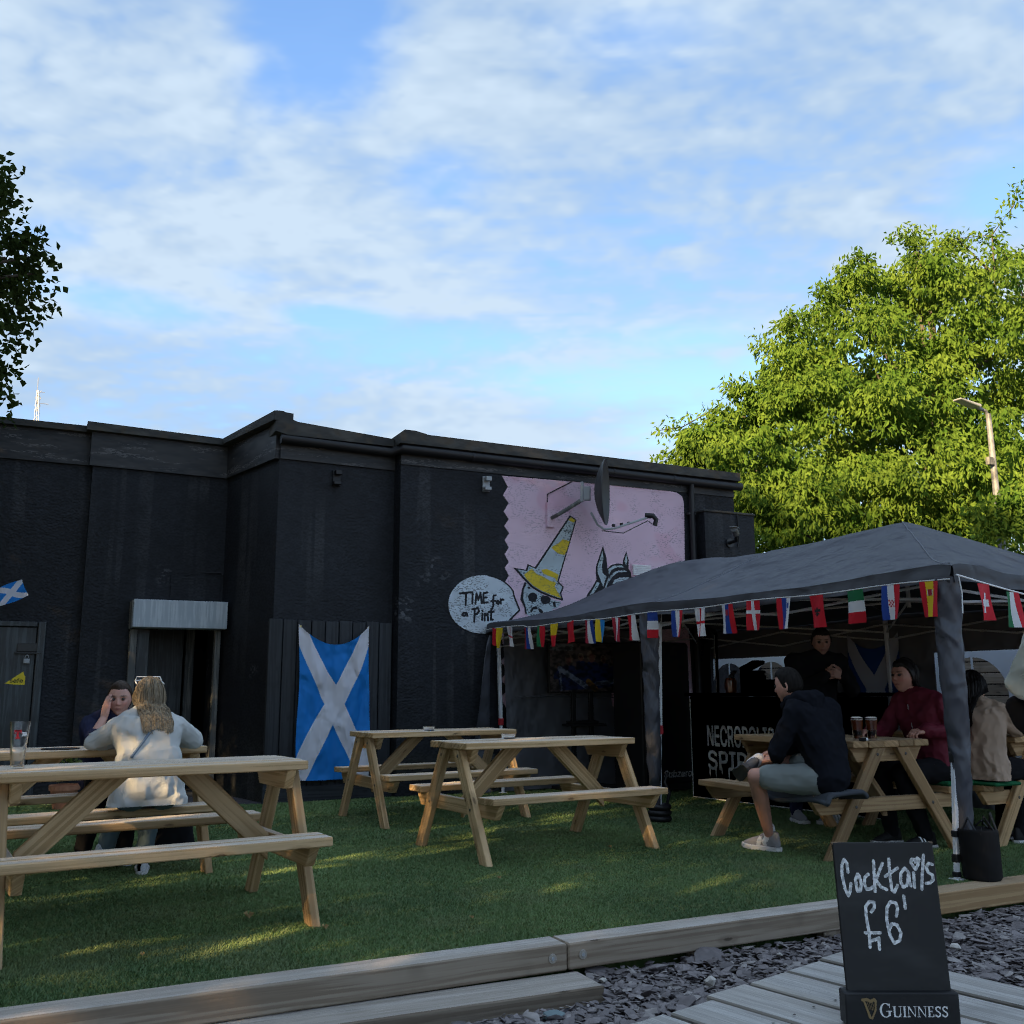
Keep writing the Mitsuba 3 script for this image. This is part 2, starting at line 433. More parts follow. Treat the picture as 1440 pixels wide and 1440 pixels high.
def blades():
    V, n = [], 0
    for y0, y1, dens, w in ((4.03, 4.8, 26000, 0.0034), (4.8, 5.8, 20000, 0.0038), (5.8, 7.0, 13000, 0.0048), (7.0, 8.6, 8000, 0.006), (8.6, 11.5, 4200, 0.008)):
        # only the stretch between the frame's edges
        x0, x1 = -0.35, min(8.9, 1.38 * y1 + 0.4)
        N = int((x1 - x0) * (y1 - y0) * dens)
        x, y = rng.uniform(x0, x1, N), rng.uniform(y0, y1, N)
        ok = (x < 1.38 * y + 0.35) & (y < 10.02 + (x < 2.2) * (2.2 - x) * 0.54)
        x, y = x[ok], y[ok]
        N = len(x)
        a = rng.uniform(0, 2 * np.pi, N)
        h = rng.uniform(0.009, 0.018, N) * (0.8 + 0.5 * meshkit.noise(np.stack([x * 3, y * 3, 0 * x], 1)))
        lean = rng.uniform(0.3, 1.4, N) * h
        la = rng.normal(0.6, 1.3, N)
        b = np.stack([x, y, np.zeros(N)], 1)
        d = np.stack([np.cos(a), np.sin(a), 0 * a], 1) * (w * rng.uniform(0.6, 1.2, N))[:, None]
        tip = b + np.stack([np.cos(la) * lean, np.sin(la) * lean, h], 1)
        V.append(np.stack([b - d, b + d, tip], 1))
    V = np.concatenate(V).reshape(-1, 3)
    return V, np.arange(len(V)).reshape(-1, 3)


struct('artificial_grass', blades(), 'turf_blade', 'short green artificial grass of the beer garden', kind='stuff')
labels['artificial_grass']['category'] = 'artificial grass'

DECK_A = math.radians(13)          # the boarded path is turned a little against the kerb
DECK_R = rz(DECK_A)
DECK_O = np.array([2.06, 3.035, 0.0])


def chips():
    temps = []
    for k in range(14):
        q = rng.normal(size=(11, 3))
        q /= np.linalg.norm(q, axis=1, keepdims=True)
        q *= np.array([1.0, rng.uniform(0.45, 0.85), rng.uniform(0.10, 0.22)])
        h = trimesh.convex.convex_hull(q)
        temps.append(h.vertices[h.faces].reshape(-1, 3))
    out = [[], [], [], []]
    N = 40000
    x, y = rng.uniform(0.7, 6.0, N), rng.uniform(2.2, 3.92, N)
    loc = (np.stack([x, y, 0 * x], 1) - DECK_O) @ DECK_R
    ok = ~((loc[:, 0] > -0.20) & (loc[:, 0] < 1.18) & (loc[:, 1] < -0.08))
    ok &= (x < 1.32 * y + 0.5) & ~((x < 2.25) & (y > 3.55))
    for i in np.nonzero(ok)[0]:
        t = temps[i % 14]
        s = np.exp(rng.normal(-3.90, 0.46))
        a = rng.uniform(0, 2 * np.pi)
        R = rz(a) @ trimesh.transformations.rotation_matrix(rng.normal(0, 0.2), [1, 0, 0])[:3, :3] @ trimesh.transformations.rotation_matrix(rng.normal(0, 0.2), [0, 1, 0])[:3, :3]
        z = -0.165 + 0.045 * rng.random() + 0.02 * meshkit.noise(np.array([x[i] * 3, y[i] * 3, 0.0]))
        out[int(rng.choice(4, p=(0.36, 0.30, 0.16, 0.18)))].append((t * s) @ R.T + [x[i], y[i], z])
    for k in range(4):
        v = np.concatenate(out[k])
        scene[f'slate_chips__{k + 1:03d}'] = mikit.ply((v, np.arange(len(v)).reshape(-1, 3)), f'slate_{k}')
    labels['slate_chips'] = {'label': 'loose purple grey slate chippings between the timber kerb and the boarded path', 'category': 'slate chippings', 'kind': 'stuff'}


chips()


def pebble(name, at, r, m, label, cat='stone', group=None):
    q = rng.normal(size=(16, 3))
    q /= np.linalg.norm(q, axis=1, keepdims=True)
    h = trimesh.convex.convex_hull(q * np.array(r))
    key = free(name)
    scene[key] = mikit.ply(trimesh.Trimesh(h.vertices + np.array(at), h.faces), m)
    labels[key] = {'label': label, 'category': cat}
    if group:
        labels[key]['group'] = group


pebble('pale_stone', (2.66, 3.52, -0.105), (0.030, 0.026, 0.022), 'pale_stone', 'squarish pale stone on the slate chippings left of the menu board')
pebble('pale_stone', (3.20, 3.72, -0.108), (0.018, 0.015, 0.012), 'pale_stone', 'small round white stone on the slate near the kerb')
pebble('pale_stone', (4.02, 3.44, -0.105), (0.034, 0.026, 0.018), 'pale_stone', 'white stone on the slate chippings right of the menu board')
pebble('pale_stone', (2.28, 3.76, -0.112), (0.020, 0.016, 0.012), 'pale_stone', 'tiny white stone beside the end of the plank step')
pebble('teal_slate', (1.88, 3.47, -0.112), (0.052, 0.040, 0.014), 'teal_slate', 'bluish green slate piece in front of the plank step')
pebble('teal_slate', (1.52, 3.36, -0.112), (0.04, 0.035, 0.014), 'teal_slate', 'bluish green slate piece at the bottom edge of the picture')

# timber kerb, plank step
for x0, x1, m, lb in ((-4.2, 2.188, 'wood_sleeper', 'long weathered kerb timber in front of the lawn, behind the plank step'),
                      (2.196, 4.35, 'wood_sleeper', 'weathered kerb timber passing behind the chalk menu board'),
                      (4.356, 7.6, 'wood_table_tent', 'yellower kerb timber carrying the gazebo foot weight')):
    t = thing('kerb_sleeper', lb, 'timber kerb', 'timbers edging the lawn')
    put(t, 'timber', bx((x0, 3.90, -0.095), (x1, 4.055, 0.014), 0.006), m)
    for bxp in ((2.115, ), (2.265, ), ())[0 if x0 < 0 else (1 if x0 < 3 else 2)]:
        put(t, 'bolt', lathe([(0, 0.004), (0.010, 0.005), (0.0105, 0.003), (0.019, 0.003), (0.020, 0), (0.02, -0.02), (0, -0.02)], 20, (bxp, 3.8985, -0.038), [0, -1, 0]), 'wood_deck', 30)
        put(t, 'bolt__head', lathe([(0, 0.007), (0.008, 0.007), (0.009, 0.004), (0, 0.004)], 6, (bxp, 3.8985, -0.038), [0, -1, 0]), 'grey_metal')
for x in (2.86, 3.66):
    k = free('timber_peg')
    put(None, k, bx((x, 3.91, -0.3), (x + 0.12, 3.97, -0.098), 0.004, axis=2), 'wood_sleeper')
    labels[k] = {'label': 'short wooden peg under the kerb timber ' + ('left of' if x < 3 else 'close to') + ' the menu board', 'category': 'wooden peg'}
k = thing('plank_step', 'wide grey plank lying as a step in front of the kerb timber', 'plank step')
put(k, 'plank', bx((-3.2, -0.235, -0.07), (0, 0, 0), 0.006, rz(-0.035), (2.235, 3.895, -0.10)), 'wood_sleeper')
put(k, 'riser', bx((-3.2, -0.21, -0.12), (-0.03, -0.02, -0.072), 0.006, rz(-0.035), (2.235, 3.895, -0.105)), 'wood_sleeper')

# boarded path
d = thing('boarded_path', 'path of wide grey weathered boards in the bottom corner beside the slate', 'boardwalk')
for i in range(-1, 5):
    w = 0.246
    x0 = i * w + rnd.uniform(0, 0.004)
    end = rnd.uniform(-0.03, 0.02) - (0.0 if i > 0 else 0.04)
    for sy in (-0.35, -1.1):
        for sx_ in (0.05, w - 0.075):
            put(d, 'screw', lathe([(0, 0.0015), (0.0045, 0.0012), (0.006, 0), (0, 0)], 8, DECK_O + DECK_R @ np.array([x0 + sx_, sy + rnd.uniform(-.01, .01), 0.0042])), 'bolt_metal')
    put(d, 'board', bx((x0, -3.0, -0.05), (x0 + w - 0.020 - rnd.uniform(0, 0.005), end, rnd.uniform(-0.003, 0.004)), 0.006, DECK_R, DECK_O, axis=1), 'wood_deck')
for y in (-0.35, -1.1, -2.2):
    put(d, 'bearer', bx((0.02, y - 0.04, -0.16), (1.2, y + 0.04, -0.052), 0.004, DECK_R, DECK_O), 'wood_sleeper')

# ------------------------------------------------------------------ the pub
pub = thing('pub_building', 'low black rendered pub with flat roof, stepped front and a pink mural', 'building')


def wall(man, m='black_render', name='wall'):
    return put(pub, name, mtri(man), m)


wall(cube((-9, 11.72, -0.3), (0.53, 12.1, 3.97)))
wall(cube((0.50, 11.60, -0.3), (2.02, 11.98, 3.97)) - cube((1.09, 11.4, -0.5), (1.905, 12.2, 1.82)))
wall(m3.Manifold.extrude(m3.CrossSection([[(2.27, 10.22), (2.6, 10.22), (2.4, 11.985), (1.985, 11.6)]]), 4.2).translate((0, 0, -0.3)))
wall(cube((2.272, 10.205, -0.3), (3.70, 10.6, 3.80)))
wall(cube((3.575, 10.0, -0.3), (8.23, 10.4, 3.80)))
wall(cube((8.0, 10.402, -0.3), (8.228, 16, 3.80)))
wall(m3.Manifold.extrude(m3.CrossSection([[(-9, 11.9), (2.2, 11.9), (2.5, 10.4), (8.1, 10.3), (8.1, 16), (-9, 18)]]), 0.2).translate((0, 0, 3.4)), 'dark_void', 'roof')
# passage behind the door, with an inner frame in the dark
put(pub, 'inner_frame', cat(bx((1.05, 12.6, 0.0), (1.15, 12.68, 2.1)), bx((1.75, 12.6, 0.0), (1.85, 12.68, 2.1)), bx((1.15, 12.6, 2.0), (1.75, 12.68, 2.1))), 'jamb_metal')
put(pub, 'inner_door', bx((1.2, 12.75, 0.02), (1.74, 12.79, 2.0), 0.004, axis=2), 'hatch_metal')
wall(cube((0.75, 13.3, -0.2), (2.3, 13.4, 3.0)), 'dark_void', 'passage_wall')
wall(cube((0.70, 11.99, -0.2), (0.76, 13.3, 3.0)), 'jamb_metal', 'passage_wall')
wall(cube((2.30, 11.99, -0.2), (2.36, 13.3, 3.0)), 'jamb_metal', 'passage_wall')
wall(cube((0.7, 11.60, -0.2), (2.36, 13.4, 0.03)), 'dark_void', 'passage_floor')


def band(poly_xz, y0, y1, m, name, ny=None):
    v = prism(Polygon(poly_xz), y1 - y0, lambda u, w_, d_: np.stack([u, y1 - d_, w_], 1))
    return put(pub, name, v, m)


band([(-9, 3.62), (0.50, 3.62), (0.50, 3.985), (-9, 3.985)], 11.685, 11.75, 'band_concrete', 'fascia')
band([(0.465, 3.60), (1.965, 3.585), (1.985, 3.965), (0.465, 3.985)], 11.565, 11.63, 'band_concrete', 'fascia')
band([(-9, 3.99), (0.44, 3.99), (0.44, 4.06), (-9, 4.06)], 11.62, 12.15, 'coping', 'coping')
band([(0.41, 3.99), (2.05, 3.97), (2.05, 4.045), (0.41, 4.085)], 11.50, 12.02, 'coping', 'coping')


def along(p, q, h0, h1, z0a, z1a, z0b, z1b):
    """a prism along the line p-q (plan), from offset h0 to h1 to its left, heights at both ends"""
    p, q = np.array(p), np.array(q)
    dd = (q - p) / np.linalg.norm(q - p)
    n = np.array([-dd[1], dd[0]])
    P = np.zeros((2, 2, 2, 3))
    for i, (e, za, zb) in enumerate(((p, z0a, z1a), (q, z0b, z1b))):
        for j, h in enumerate((h0, h1)):
            for k, z in enumerate((za, zb)):
                P[i, j, k] = [*(e + n * h), z]
    return hexa(P, 0.004)


put(pub, 'fascia', along((2.262, 10.21), (1.992, 11.562), -0.02, 0.035, 3.56, 3.94, 3.585, 3.965), 'band_concrete')
put(pub, 'coping', along((2.285, 10.085), (1.995, 11.50), -0.10, 0.12, 3.945, 4.05, 3.97, 4.045), 'coping')
band([(2.19, 3.83), (2.19, 4.055), (2.27, 4.055), (2.30, 4.03), (2.34, 3.985), (2.42, 3.955), (3.52, 3.885), (3.52, 3.80), (2.32, 3.80)], 10.075, 10.7, 'coping', 'coping')
band([(3.525, 3.80), (3.525, 3.915), (3.57, 3.955), (3.70, 3.955), (3.86, 3.925), (8.26, 3.905), (8.26, 3.80)], 9.875, 10.5, 'coping', 'coping')
band([(2.275, 3.56), (3.573, 3.55), (3.573, 3.80), (2.275, 3.80)], 10.18, 10.24, 'band_concrete', 'fascia')
band([(3.572, 3.585), (8.228, 3.60), (8.228, 3.80), (3.572, 3.80)], 9.985, 10.05, 'band_concrete', 'fascia')
put(pub, 'gutter', tube([(2.26, 10.125, 3.765), (3.50, 10.125, 3.745), (3.56, 9.93, 3.745), (8.30, 9.93, 3.735)], 0.055, 12), 'black_plastic', 40)
for x in (4.4, 5.3, 6.3, 7.2):
    put(pub, 'gutter_clip', tube([(x, 9.93, 3.74), (x + 0.03, 9.93, 3.74)], 0.060, 12), 'black_plastic', 40)
put(pub, 'downpipe', tube([(7.50, 9.93, 3.70), (7.50, 9.945, 3.60), (7.50, 9.945, 0.0)], 0.036, 12), 'black_plastic', 40)
for z in (3.3, 2.2, 1.0):
    put(pub, 'pipe_bracket', tm(bx((7.44, 9.93, z), (7.56, 9.999, z + 0.03))), 'black_plastic')

# doorway
put(pub, 'door_canopy', bx((1.0, 11.30, 1.795), (2.0, 11.598, 2.10), 0.006), 'canopy_metal', label='pale streaked metal box over the doorway')
put(pub, 'door_canopy_end', bx((0.985, 11.31, 1.785), (0.998, 11.598, 2.09), 0.003), 'jamb_metal')
put(pub, 'door_jamb', bx((1.0, 11.50, -0.05), (1.075, 11.60, 1.79), 0.005, axis=2), 'jamb_metal')
put(pub, 'door_jamb', bx((1.91, 11.50, -0.05), (1.972, 11.60, 1.79), 0.005, axis=2), 'jamb_metal')
put(pub, 'door_leaf', bx((1.09, 11.66, 0.03), (1.22, 11.72, 1.80), 0.005, axis=2), 'hatch_metal')
put(pub, 'door_step', bx((1.0, 11.25, -0.1), (2.0, 11.60, 0.02), 0.01), 'coping')
put(pub, 'patch_panel', bx((1.40, 11.585, 2.13), (1.955, 11.61, 2.42), 0.004), 'black_render')
put(pub, 'cable', tube([(1.78, 11.58, 2.45), (1.95, 11.58, 2.46), (1.975, 11.56, 2.43)], 0.008, 6), 'black_plastic', 40)
# metal hatch at the far left
hd = put(pub, 'metal_door', bx((-1.6, 11.69, 0.02), (0.075, 11.722, 1.79), 0.004, axis=2), 'hatch_metal', label='dark streaked metal door with padlock and yellow sticker')
put(pub, 'metal_door__frame', bx((0.085, 11.655, 0.0), (0.165, 11.73, 1.85), 0.006, axis=2), 'hatch_metal')
put(pub, 'metal_door__frame', bx((-1.7, 11.655, 1.795), (0.08, 11.73, 1.85), 0.006), 'hatch_metal')
put(pub, 'metal_door__hasp', tm(bx((-0.10, 11.66, 1.53), (0.12, 11.689, 1.62))), 'black_metal')
put(pub, 'metal_door__bar', tm(bx((-0.12, 11.65, 1.505), (0.13, 11.69, 1.522))), 'black_metal')
sh = [(0.0 + 0.017 * math.cos(a), 11.655, 1.465 + 0.028 * math.sin(a)) for a in np.linspace(0, math.pi, 9)]
put(pub, 'metal_door__padlock', cat(bx((-0.030, 11.645, 1.405), (0.030, 11.67, 1.455)), tube(sh, 0.005, 6)), 'grey_metal', 30)
put(pub, 'metal_door__sticker', prism(Polygon([(-0.19, 1.195), (-0.03, 1.315), (-0.02, 1.32), (-0.012, 1.285), (0.0, 1.27), (0.003, 1.185), (-0.01, 1.18), (-0.11, 1.185)]), 0.002, on_wall(11.6895)), 'yellow_print', label='torn yellow sticker reading safe')
tx = meshkit.text_mesh('safe', 0.042, 0.001, True)
v = np.array(tx.vertices)
put(pub, 'metal_door__lettering', trimesh.Trimesh(np.stack([-0.147 + v[:, 0] * 1.1, 11.687 - v[:, 2], 1.205 + v[:, 1]], 1), tx.faces, process=False), 'black_print')
# planks round the corner of the front
xs = np.linspace(2.215, 3.56, 10)
for i in range(9):
    top = 1.835 + rnd.uniform(-0.01, 0.012)
    put(pub, 'plank', bx((xs[i] + 0.005, 10.145 + rnd.uniform(-0.006, 0.004), 0.02 if i % 2 else 0.0), (xs[i + 1] - 0.005, 10.175, top), 0.004, axis=2), 'wood_black')
put(pub, 'plank_backing', tm(bx((2.22, 10.178, 0.0), (3.555, 10.203, 1.82))), 'wood_black')
put(pub, 'plank_skirting', bx((2.21, 10.105, -0.02), (3.57, 10.14, 0.15), 0.004), 'wood_black')
# fittings under the roof
for x, z, y, m in ((2.90, 3.40, 10.20, 'black_plastic'), (4.615, 3.45, 9.998, 'grey_metal')):
    k = free('pub_building__bracket')
    put(pub, 'bracket', cat(bx((x - 0.045, y - 0.02, z - 0.09), (x + 0.045, y, z + 0.09)), bx((x - 0.03, y - 0.09, z + 0.03), (x + 0.04, y - 0.02, z + 0.08)), bx((x - 0.05, y - 0.10, z - 0.085), (x + 0.03, y - 0.02, z - 0.045))), m)
put(pub, 'annexe', mtri(cube((7.60, 9.82, -0.2), (8.40, 9.999, 3.33)) + cube((8.2305, 9.9, -0.2), (8.40, 10.9, 3.33))), 'black_render', label='lower black block at the right end of the front')
put(pub, 'annexe__cap', bx((7.585, 9.80, 3.333), (8.415, 10.92, 3.36), 0.006), 'coping')
put(pub, 'annexe__conduit', tube([(8.12, 9.805, 3.33), (8.13, 9.805, 3.0), (8.10, 9.80, 2.9)], 0.009, 6), 'black_plastic', 40)
cam = thing('security_camera', 'grey bullet security camera on the lower black block of the pub', 'camera')
put(cam, 'housing', tube([(7.90, 9.58, 3.03), (7.80, 9.50, 3.075)], 0.042, 14), 'jamb_metal', 40)
put(cam, 'hood', cat(*[bx((-0.045, -0.08, 0.043), (0.045, 0.09, 0.049), 0.002, rz(2.2), (7.85, 9.54, 3.052))]), 'grey_metal')
put(cam, 'arm', tube([(7.89, 9.57, 3.0), (7.93, 9.62, 2.95), (7.98, 9.815, 2.95)], 0.022, 8), 'black_metal', 40)
put(cam, 'base_plate', lathe([(0, 0.02), (0.06, 0.02), (0.06, 0), (0, 0)], 18, (7.98, 9.818, 2.95), [0, -1, 0]), 'black_metal', 40)

# mural, painted on the render
md = {'pink': [[4.825, 3.572], [4.9, 3.445], [4.837, 3.34], [4.913, 3.253], [4.845, 3.149], [4.912, 3.061], [4.852, 2.978], [4.916, 2.897], [4.857, 2.813], [4.91, 2.726], [4.856, 2.65], [4.909, 2.557], [4.856, 2.493], [4.909, 2.4], [4.86, 2.326], [4.908, 2.268], [4.876, 2.195], [5.04, 2.01], [4.901, 1.899], [4.801, 1.849], [4.83, 1.62], [4.9, 1.52], [4.8, 1.42], [4.9, 1.32], [4.8, 1.22], [4.9, 1.12], [4.8, 1.02], [4.87, 0.9], [7.45, 0.9], [7.401, 2.758], [7.42, 3.458], [7.395, 3.543], [7.315, 3.585], [7.187, 3.601], [6.377, 3.601]], 'hat': [[5.73, 3.172], [5.821, 3.119], [5.562, 2.36], [5.632, 2.3], [5.596, 2.219], [5.624, 2.135], [5.469, 2.169], [5.325, 2.214], [5.202, 2.274], [5.09, 2.374], [4.963, 2.497], [5.13, 2.48], [5.151, 2.549], [5.248, 2.515]], 'hatwhite': [[5.735, 3.149], [5.8, 3.111], [5.541, 2.356], [5.609, 2.296], [5.573, 2.221], [5.597, 2.158], [5.47, 2.19], [5.334, 2.236], [5.216, 2.294], [5.116, 2.382], [5.016, 2.482], [5.146, 2.462], [5.167, 2.526], [5.262, 2.495]], 'y1': [[5.74, 3.149], [5.801, 3.111], [5.781, 3.082], [5.707, 3.108]], 'y2': [[5.506, 2.786], [5.565, 2.818], [5.627, 2.871], [5.717, 2.852], [5.678, 2.744], [5.644, 2.68], [5.563, 2.694], [5.464, 2.759]], 'y3': [[5.328, 2.491], [5.405, 2.502], [5.482, 2.475], [5.56, 2.441], [5.537, 2.359], [5.507, 2.401], [5.43, 2.42], [5.353, 2.446]], 'y4': [[5.099, 2.419], [5.204, 2.495], [5.268, 2.435], [5.353, 2.408], [5.438, 2.367], [5.523, 2.348], [5.505, 2.294], [5.556, 2.22], [5.593, 2.164], [5.47, 2.196], [5.334, 2.242], [5.224, 2.297], [5.136, 2.368]], 'skull': [[5.119, 2.34], [5.081, 2.246], [5.06, 2.141], [5.105, 2.054], [5.121, 1.966], [5.195, 1.938], [5.313, 1.927], [5.432, 1.96], [5.485, 2.037], [5.554, 2.054], [5.593, 2.123], [5.503, 2.135], [5.35, 2.197], [5.215, 2.259]], 'skulldark': [[[5.112, 2.337], [5.074, 2.246], [5.054, 2.134], [5.105, 2.039], [5.116, 1.965], [5.137, 1.966], [5.121, 2.054], [5.089, 2.142], [5.098, 2.247], [5.135, 2.323]], [[5.151, 2.167], [5.173, 2.205], [5.223, 2.219], [5.265, 2.201], [5.275, 2.157], [5.248, 2.115], [5.2, 2.105], [5.164, 2.127]], [[5.316, 2.163], [5.35, 2.188], [5.418, 2.182], [5.455, 2.156], [5.438, 2.11], [5.386, 2.086], [5.34, 2.095], [5.319, 2.124]], [[5.2, 2.042], [5.247, 2.059], [5.284, 2.045], [5.264, 2.026], [5.221, 2.021], [5.199, 1.983], [5.179, 1.997]], [[5.284, 2.036], [5.323, 2.028], [5.351, 1.995], [5.322, 1.972], [5.294, 2.001]], [[5.145, 2.279], [5.182, 2.286], [5.185, 2.262], [5.158, 2.257]], [[5.477, 2.112], [5.512, 2.128], [5.519, 2.068], [5.493, 2.052]], [[5.348, 1.984], [5.432, 1.975], [5.398, 1.95], [5.347, 1.955]]], 'horseblack': [[6.187, 2.828], [6.083, 2.571], [6.077, 2.49], [6.086, 2.409], [6.025, 2.316], [5.96, 2.237], [5.938, 2.196], [6.176, 2.261], [6.324, 2.329], [6.511, 2.4], [6.654, 2.489], [6.589, 2.507], [6.546, 2.568], [6.553, 2.672], [6.519, 2.779], [6.473, 2.668], [6.465, 2.616], [6.388, 2.623], [6.295, 2.595], [6.242, 2.548], [6.233, 2.67]], 'horsewhite': [[[6.175, 2.761], [6.102, 2.561], [6.101, 2.491], [6.144, 2.399], [6.178, 2.323], [6.194, 2.386], [6.227, 2.45], [6.168, 2.494], [6.163, 2.588], [6.187, 2.668]], [[6.257, 2.545], [6.331, 2.589], [6.443, 2.602], [6.488, 2.573], [6.386, 2.576], [6.302, 2.54], [6.258, 2.475]], [[6.272, 2.452], [6.348, 2.519], [6.469, 2.548], [6.524, 2.527], [6.384, 2.505], [6.309, 2.454], [6.256, 2.389]], [[6.307, 2.36], [6.336, 2.416], [6.42, 2.451], [6.55, 2.457], [6.512, 2.424], [6.4, 2.395]], [[6.089, 2.381], [6.042, 2.302], [5.981, 2.222], [6.022, 2.224], [6.087, 2.303], [6.125, 2.367]], [[6.491, 2.653], [6.518, 2.742], [6.531, 2.671], [6.51, 2.606]], [[6.196, 2.308], [6.235, 2.403], [6.258, 2.451], [6.272, 2.429], [6.233, 2.356], [6.21, 2.293]]], 'ventbox': [[6.585, 2.626], [6.868, 2.631], [6.872, 2.481], [6.58, 2.467]], 'bubble': [[4.938, 1.895], [4.897, 1.851], [4.848, 1.813], [4.791, 1.781], [4.73, 1.756], [4.665, 1.739], [4.598, 1.73], [4.53, 1.73], [4.464, 1.738], [4.401, 1.754], [4.343, 1.777], [4.29, 1.808], [4.245, 1.844], [4.208, 1.886], [4.18, 1.932], [4.162, 1.982], [4.155, 2.033], [4.158, 2.085], [4.171, 2.136], [4.194, 2.186], [4.228, 2.232], [4.27, 2.274], [4.319, 2.311], [4.376, 2.342], [4.438, 2.365], [4.504, 2.381], [4.572, 2.389], [4.64, 2.388], [4.707, 2.378], [4.77, 2.36], [4.829, 2.334], [4.881, 2.301], [4.926, 2.262], [4.961, 2.217], [4.968, 2.169], [5.04, 2.008], [4.912, 1.89]], 'bubbletext': [[[4.293, 2.171], [4.442, 2.188]], [[4.368, 2.174], [4.362, 2.043]], [[4.449, 2.177], [4.445, 2.061]], [[4.484, 2.062], [4.495, 2.179], [4.519, 2.106], [4.547, 2.185], [4.561, 2.071]], [[4.631, 2.193], [4.582, 2.183], [4.584, 2.076], [4.636, 2.082]], [[4.582, 2.134], [4.624, 2.137]], [[4.735, 2.167], [4.711, 2.162], [4.702, 2.112], [4.706, 2.049], [4.687, 2.005]], [[4.678, 2.097], [4.73, 2.103]], [[4.758, 2.104], [4.746, 2.082], [4.768, 2.066], [4.782, 2.094], [4.758, 2.104]], [[4.801, 2.123], [4.801, 2.073]], [[4.801, 2.105], [4.82, 2.123], [4.834, 2.12]], [[4.374, 1.953], [4.339, 1.956], [4.321, 1.931], [4.351, 1.921], [4.374, 1.953], [4.385, 1.922]], [[4.477, 2.005], [4.468, 1.861]], [[4.445, 1.997], [4.512, 2.014], [4.528, 1.979], [4.501, 1.947], [4.477, 1.942]], [[4.57, 1.949], [4.566, 1.881]], [[4.568, 1.987], [4.573, 1.98]], [[4.598, 1.875], [4.601, 1.954], [4.617, 1.939], [4.636, 1.951], [4.64, 1.877]], [[4.68, 2.011], [4.676, 1.888], [4.701, 1.889]], [[4.645, 1.972], [4.711, 1.978]]], 'chalk': [[[0.125, 0.204], [0.124, 0.144], [0.099, 0.118], [0.072, 0.156], [0.064, 0.221], [0.08, 0.316], [0.106, 0.364], [0.128, 0.334], [0.143, 0.282]], [[0.219, 0.218], [0.191, 0.257], [0.2, 0.334], [0.23, 0.33], [0.246, 0.283], [0.233, 0.231], [0.219, 0.218]], [[0.324, 0.219], [0.286, 0.24], [0.276, 0.283], [0.294, 0.322], [0.333, 0.318], [0.352, 0.305]], [[0.39, 0.129], [0.374, 0.335]], [[0.475, 0.146], [0.394, 0.258], [0.436, 0.305], [0.49, 0.323]], [[0.543, 0.117], [0.537, 0.233], [0.54, 0.327], [0.563, 0.34], [0.602, 0.294]], [[0.49, 0.233], [0.621, 0.178]], [[0.718, 0.2], [0.691, 0.178], [0.647, 0.212], [0.635, 0.268], [0.656, 0.307], [0.696, 0.294], [0.726, 0.208], [0.723, 0.269], [0.733, 0.299]], [[0.774, 0.209], [0.767, 0.307]], [[0.797, 0.188], [0.76, 0.14], [0.77, 0.119], [0.795, 0.119], [0.803, 0.136], [0.828, 0.11], [0.845, 0.119], [0.831, 0.149], [0.797, 0.188]], [[0.894, 0.089], [0.854, 0.235], [0.836, 0.321]], [[0.971, 0.154], [0.935, 0.146], [0.906, 0.171], [0.918, 0.206], [0.959, 0.227], [0.96, 0.257], [0.925, 0.278], [0.887, 0.282]], [[0.314, 0.472], [0.35, 0.442], [0.35, 0.408], [0.306, 0.403], [0.263, 0.437], [0.261, 0.523], [0.272, 0.609], [0.266, 0.703]], [[0.234, 0.609], [0.379, 0.609]], [[0.276, 0.664], [0.36, 0.647]], [[0.361, 0.643], [0.355, 0.716]], [[0.555, 0.499], [0.576, 0.448], [0.563, 0.413], [0.514, 0.404], [0.469, 0.447], [0.456, 0.524], [0.471, 0.626], [0.506, 0.678], [0.559, 0.661], [0.58, 0.61], [0.551, 0.558], [0.502, 0.55], [0.471, 0.588]], [[0.649, 0.367], [0.651, 0.448]]], 'logo': [[0.117, 1.055], [0.249, 1.055], [0.193, 1.165], [0.264, 1.152], [0.919, 1.076], [0.289, 1.076]], 'drip': 0}
mu = put(pub, 'mural', prism(Polygon(md['pink']), 0.0035, on_wall(10.0005)), 'paint_pink', label='pink mural panel with a zigzag edge, painted with a skull wearing a cone')
P = lambda k: Polygon(md[k]).buffer(0)
lay = [('outline', P('hat'), 'paint_black', 0.003), ('cone', P('hatwhite'), 'paint_grey', 0.005), ('stripe', unary_union([P('y1'), P('y2'), P('y3'), P('y4')]), 'paint_yellow', 0.007)]
put(pub, 'mural__skull', prism(P('skull').difference(P('hat')), 0.003, on_wall(9.9965)), 'paint_grey')
put(pub, 'mural__skull_shadow', prism(unary_union([Polygon(q).buffer(0) for q in md['skulldark']]).intersection(P('skull').buffer(0.01)).difference(P('hat')), 0.002, on_wall(9.9930)), 'paint_black')
put(pub, 'mural__cone_outline', prism(P('hat'), 0.003, on_wall(9.9965)), 'paint_black')
put(pub, 'mural__cone', prism(P('hatwhite'), 0.002, on_wall(9.9930)), 'paint_grey')
for k_ in ('y1', 'y2', 'y3', 'y4'):
    put(pub, 'mural__cone_stripe', prism(P(k_), 0.002, on_wall(9.9905)), 'paint_yellow')
put(pub, 'mural__horse', prism(P('horseblack'), 0.003, on_wall(9.9965)), 'paint_black')
put(pub, 'mural__horse_highlight', prism(unary_union([Polygon(q).buffer(0) for q in md['horsewhite']]), 0.002, on_wall(9.9930)), 'paint_grey')
bub = P('bubble')
put(pub, 'speech_bubble', prism(bub, 0.004, on_wall(9.9965 - 0.0035)), 'paint_white', label='white painted speech bubble reading TIME for a Pint')
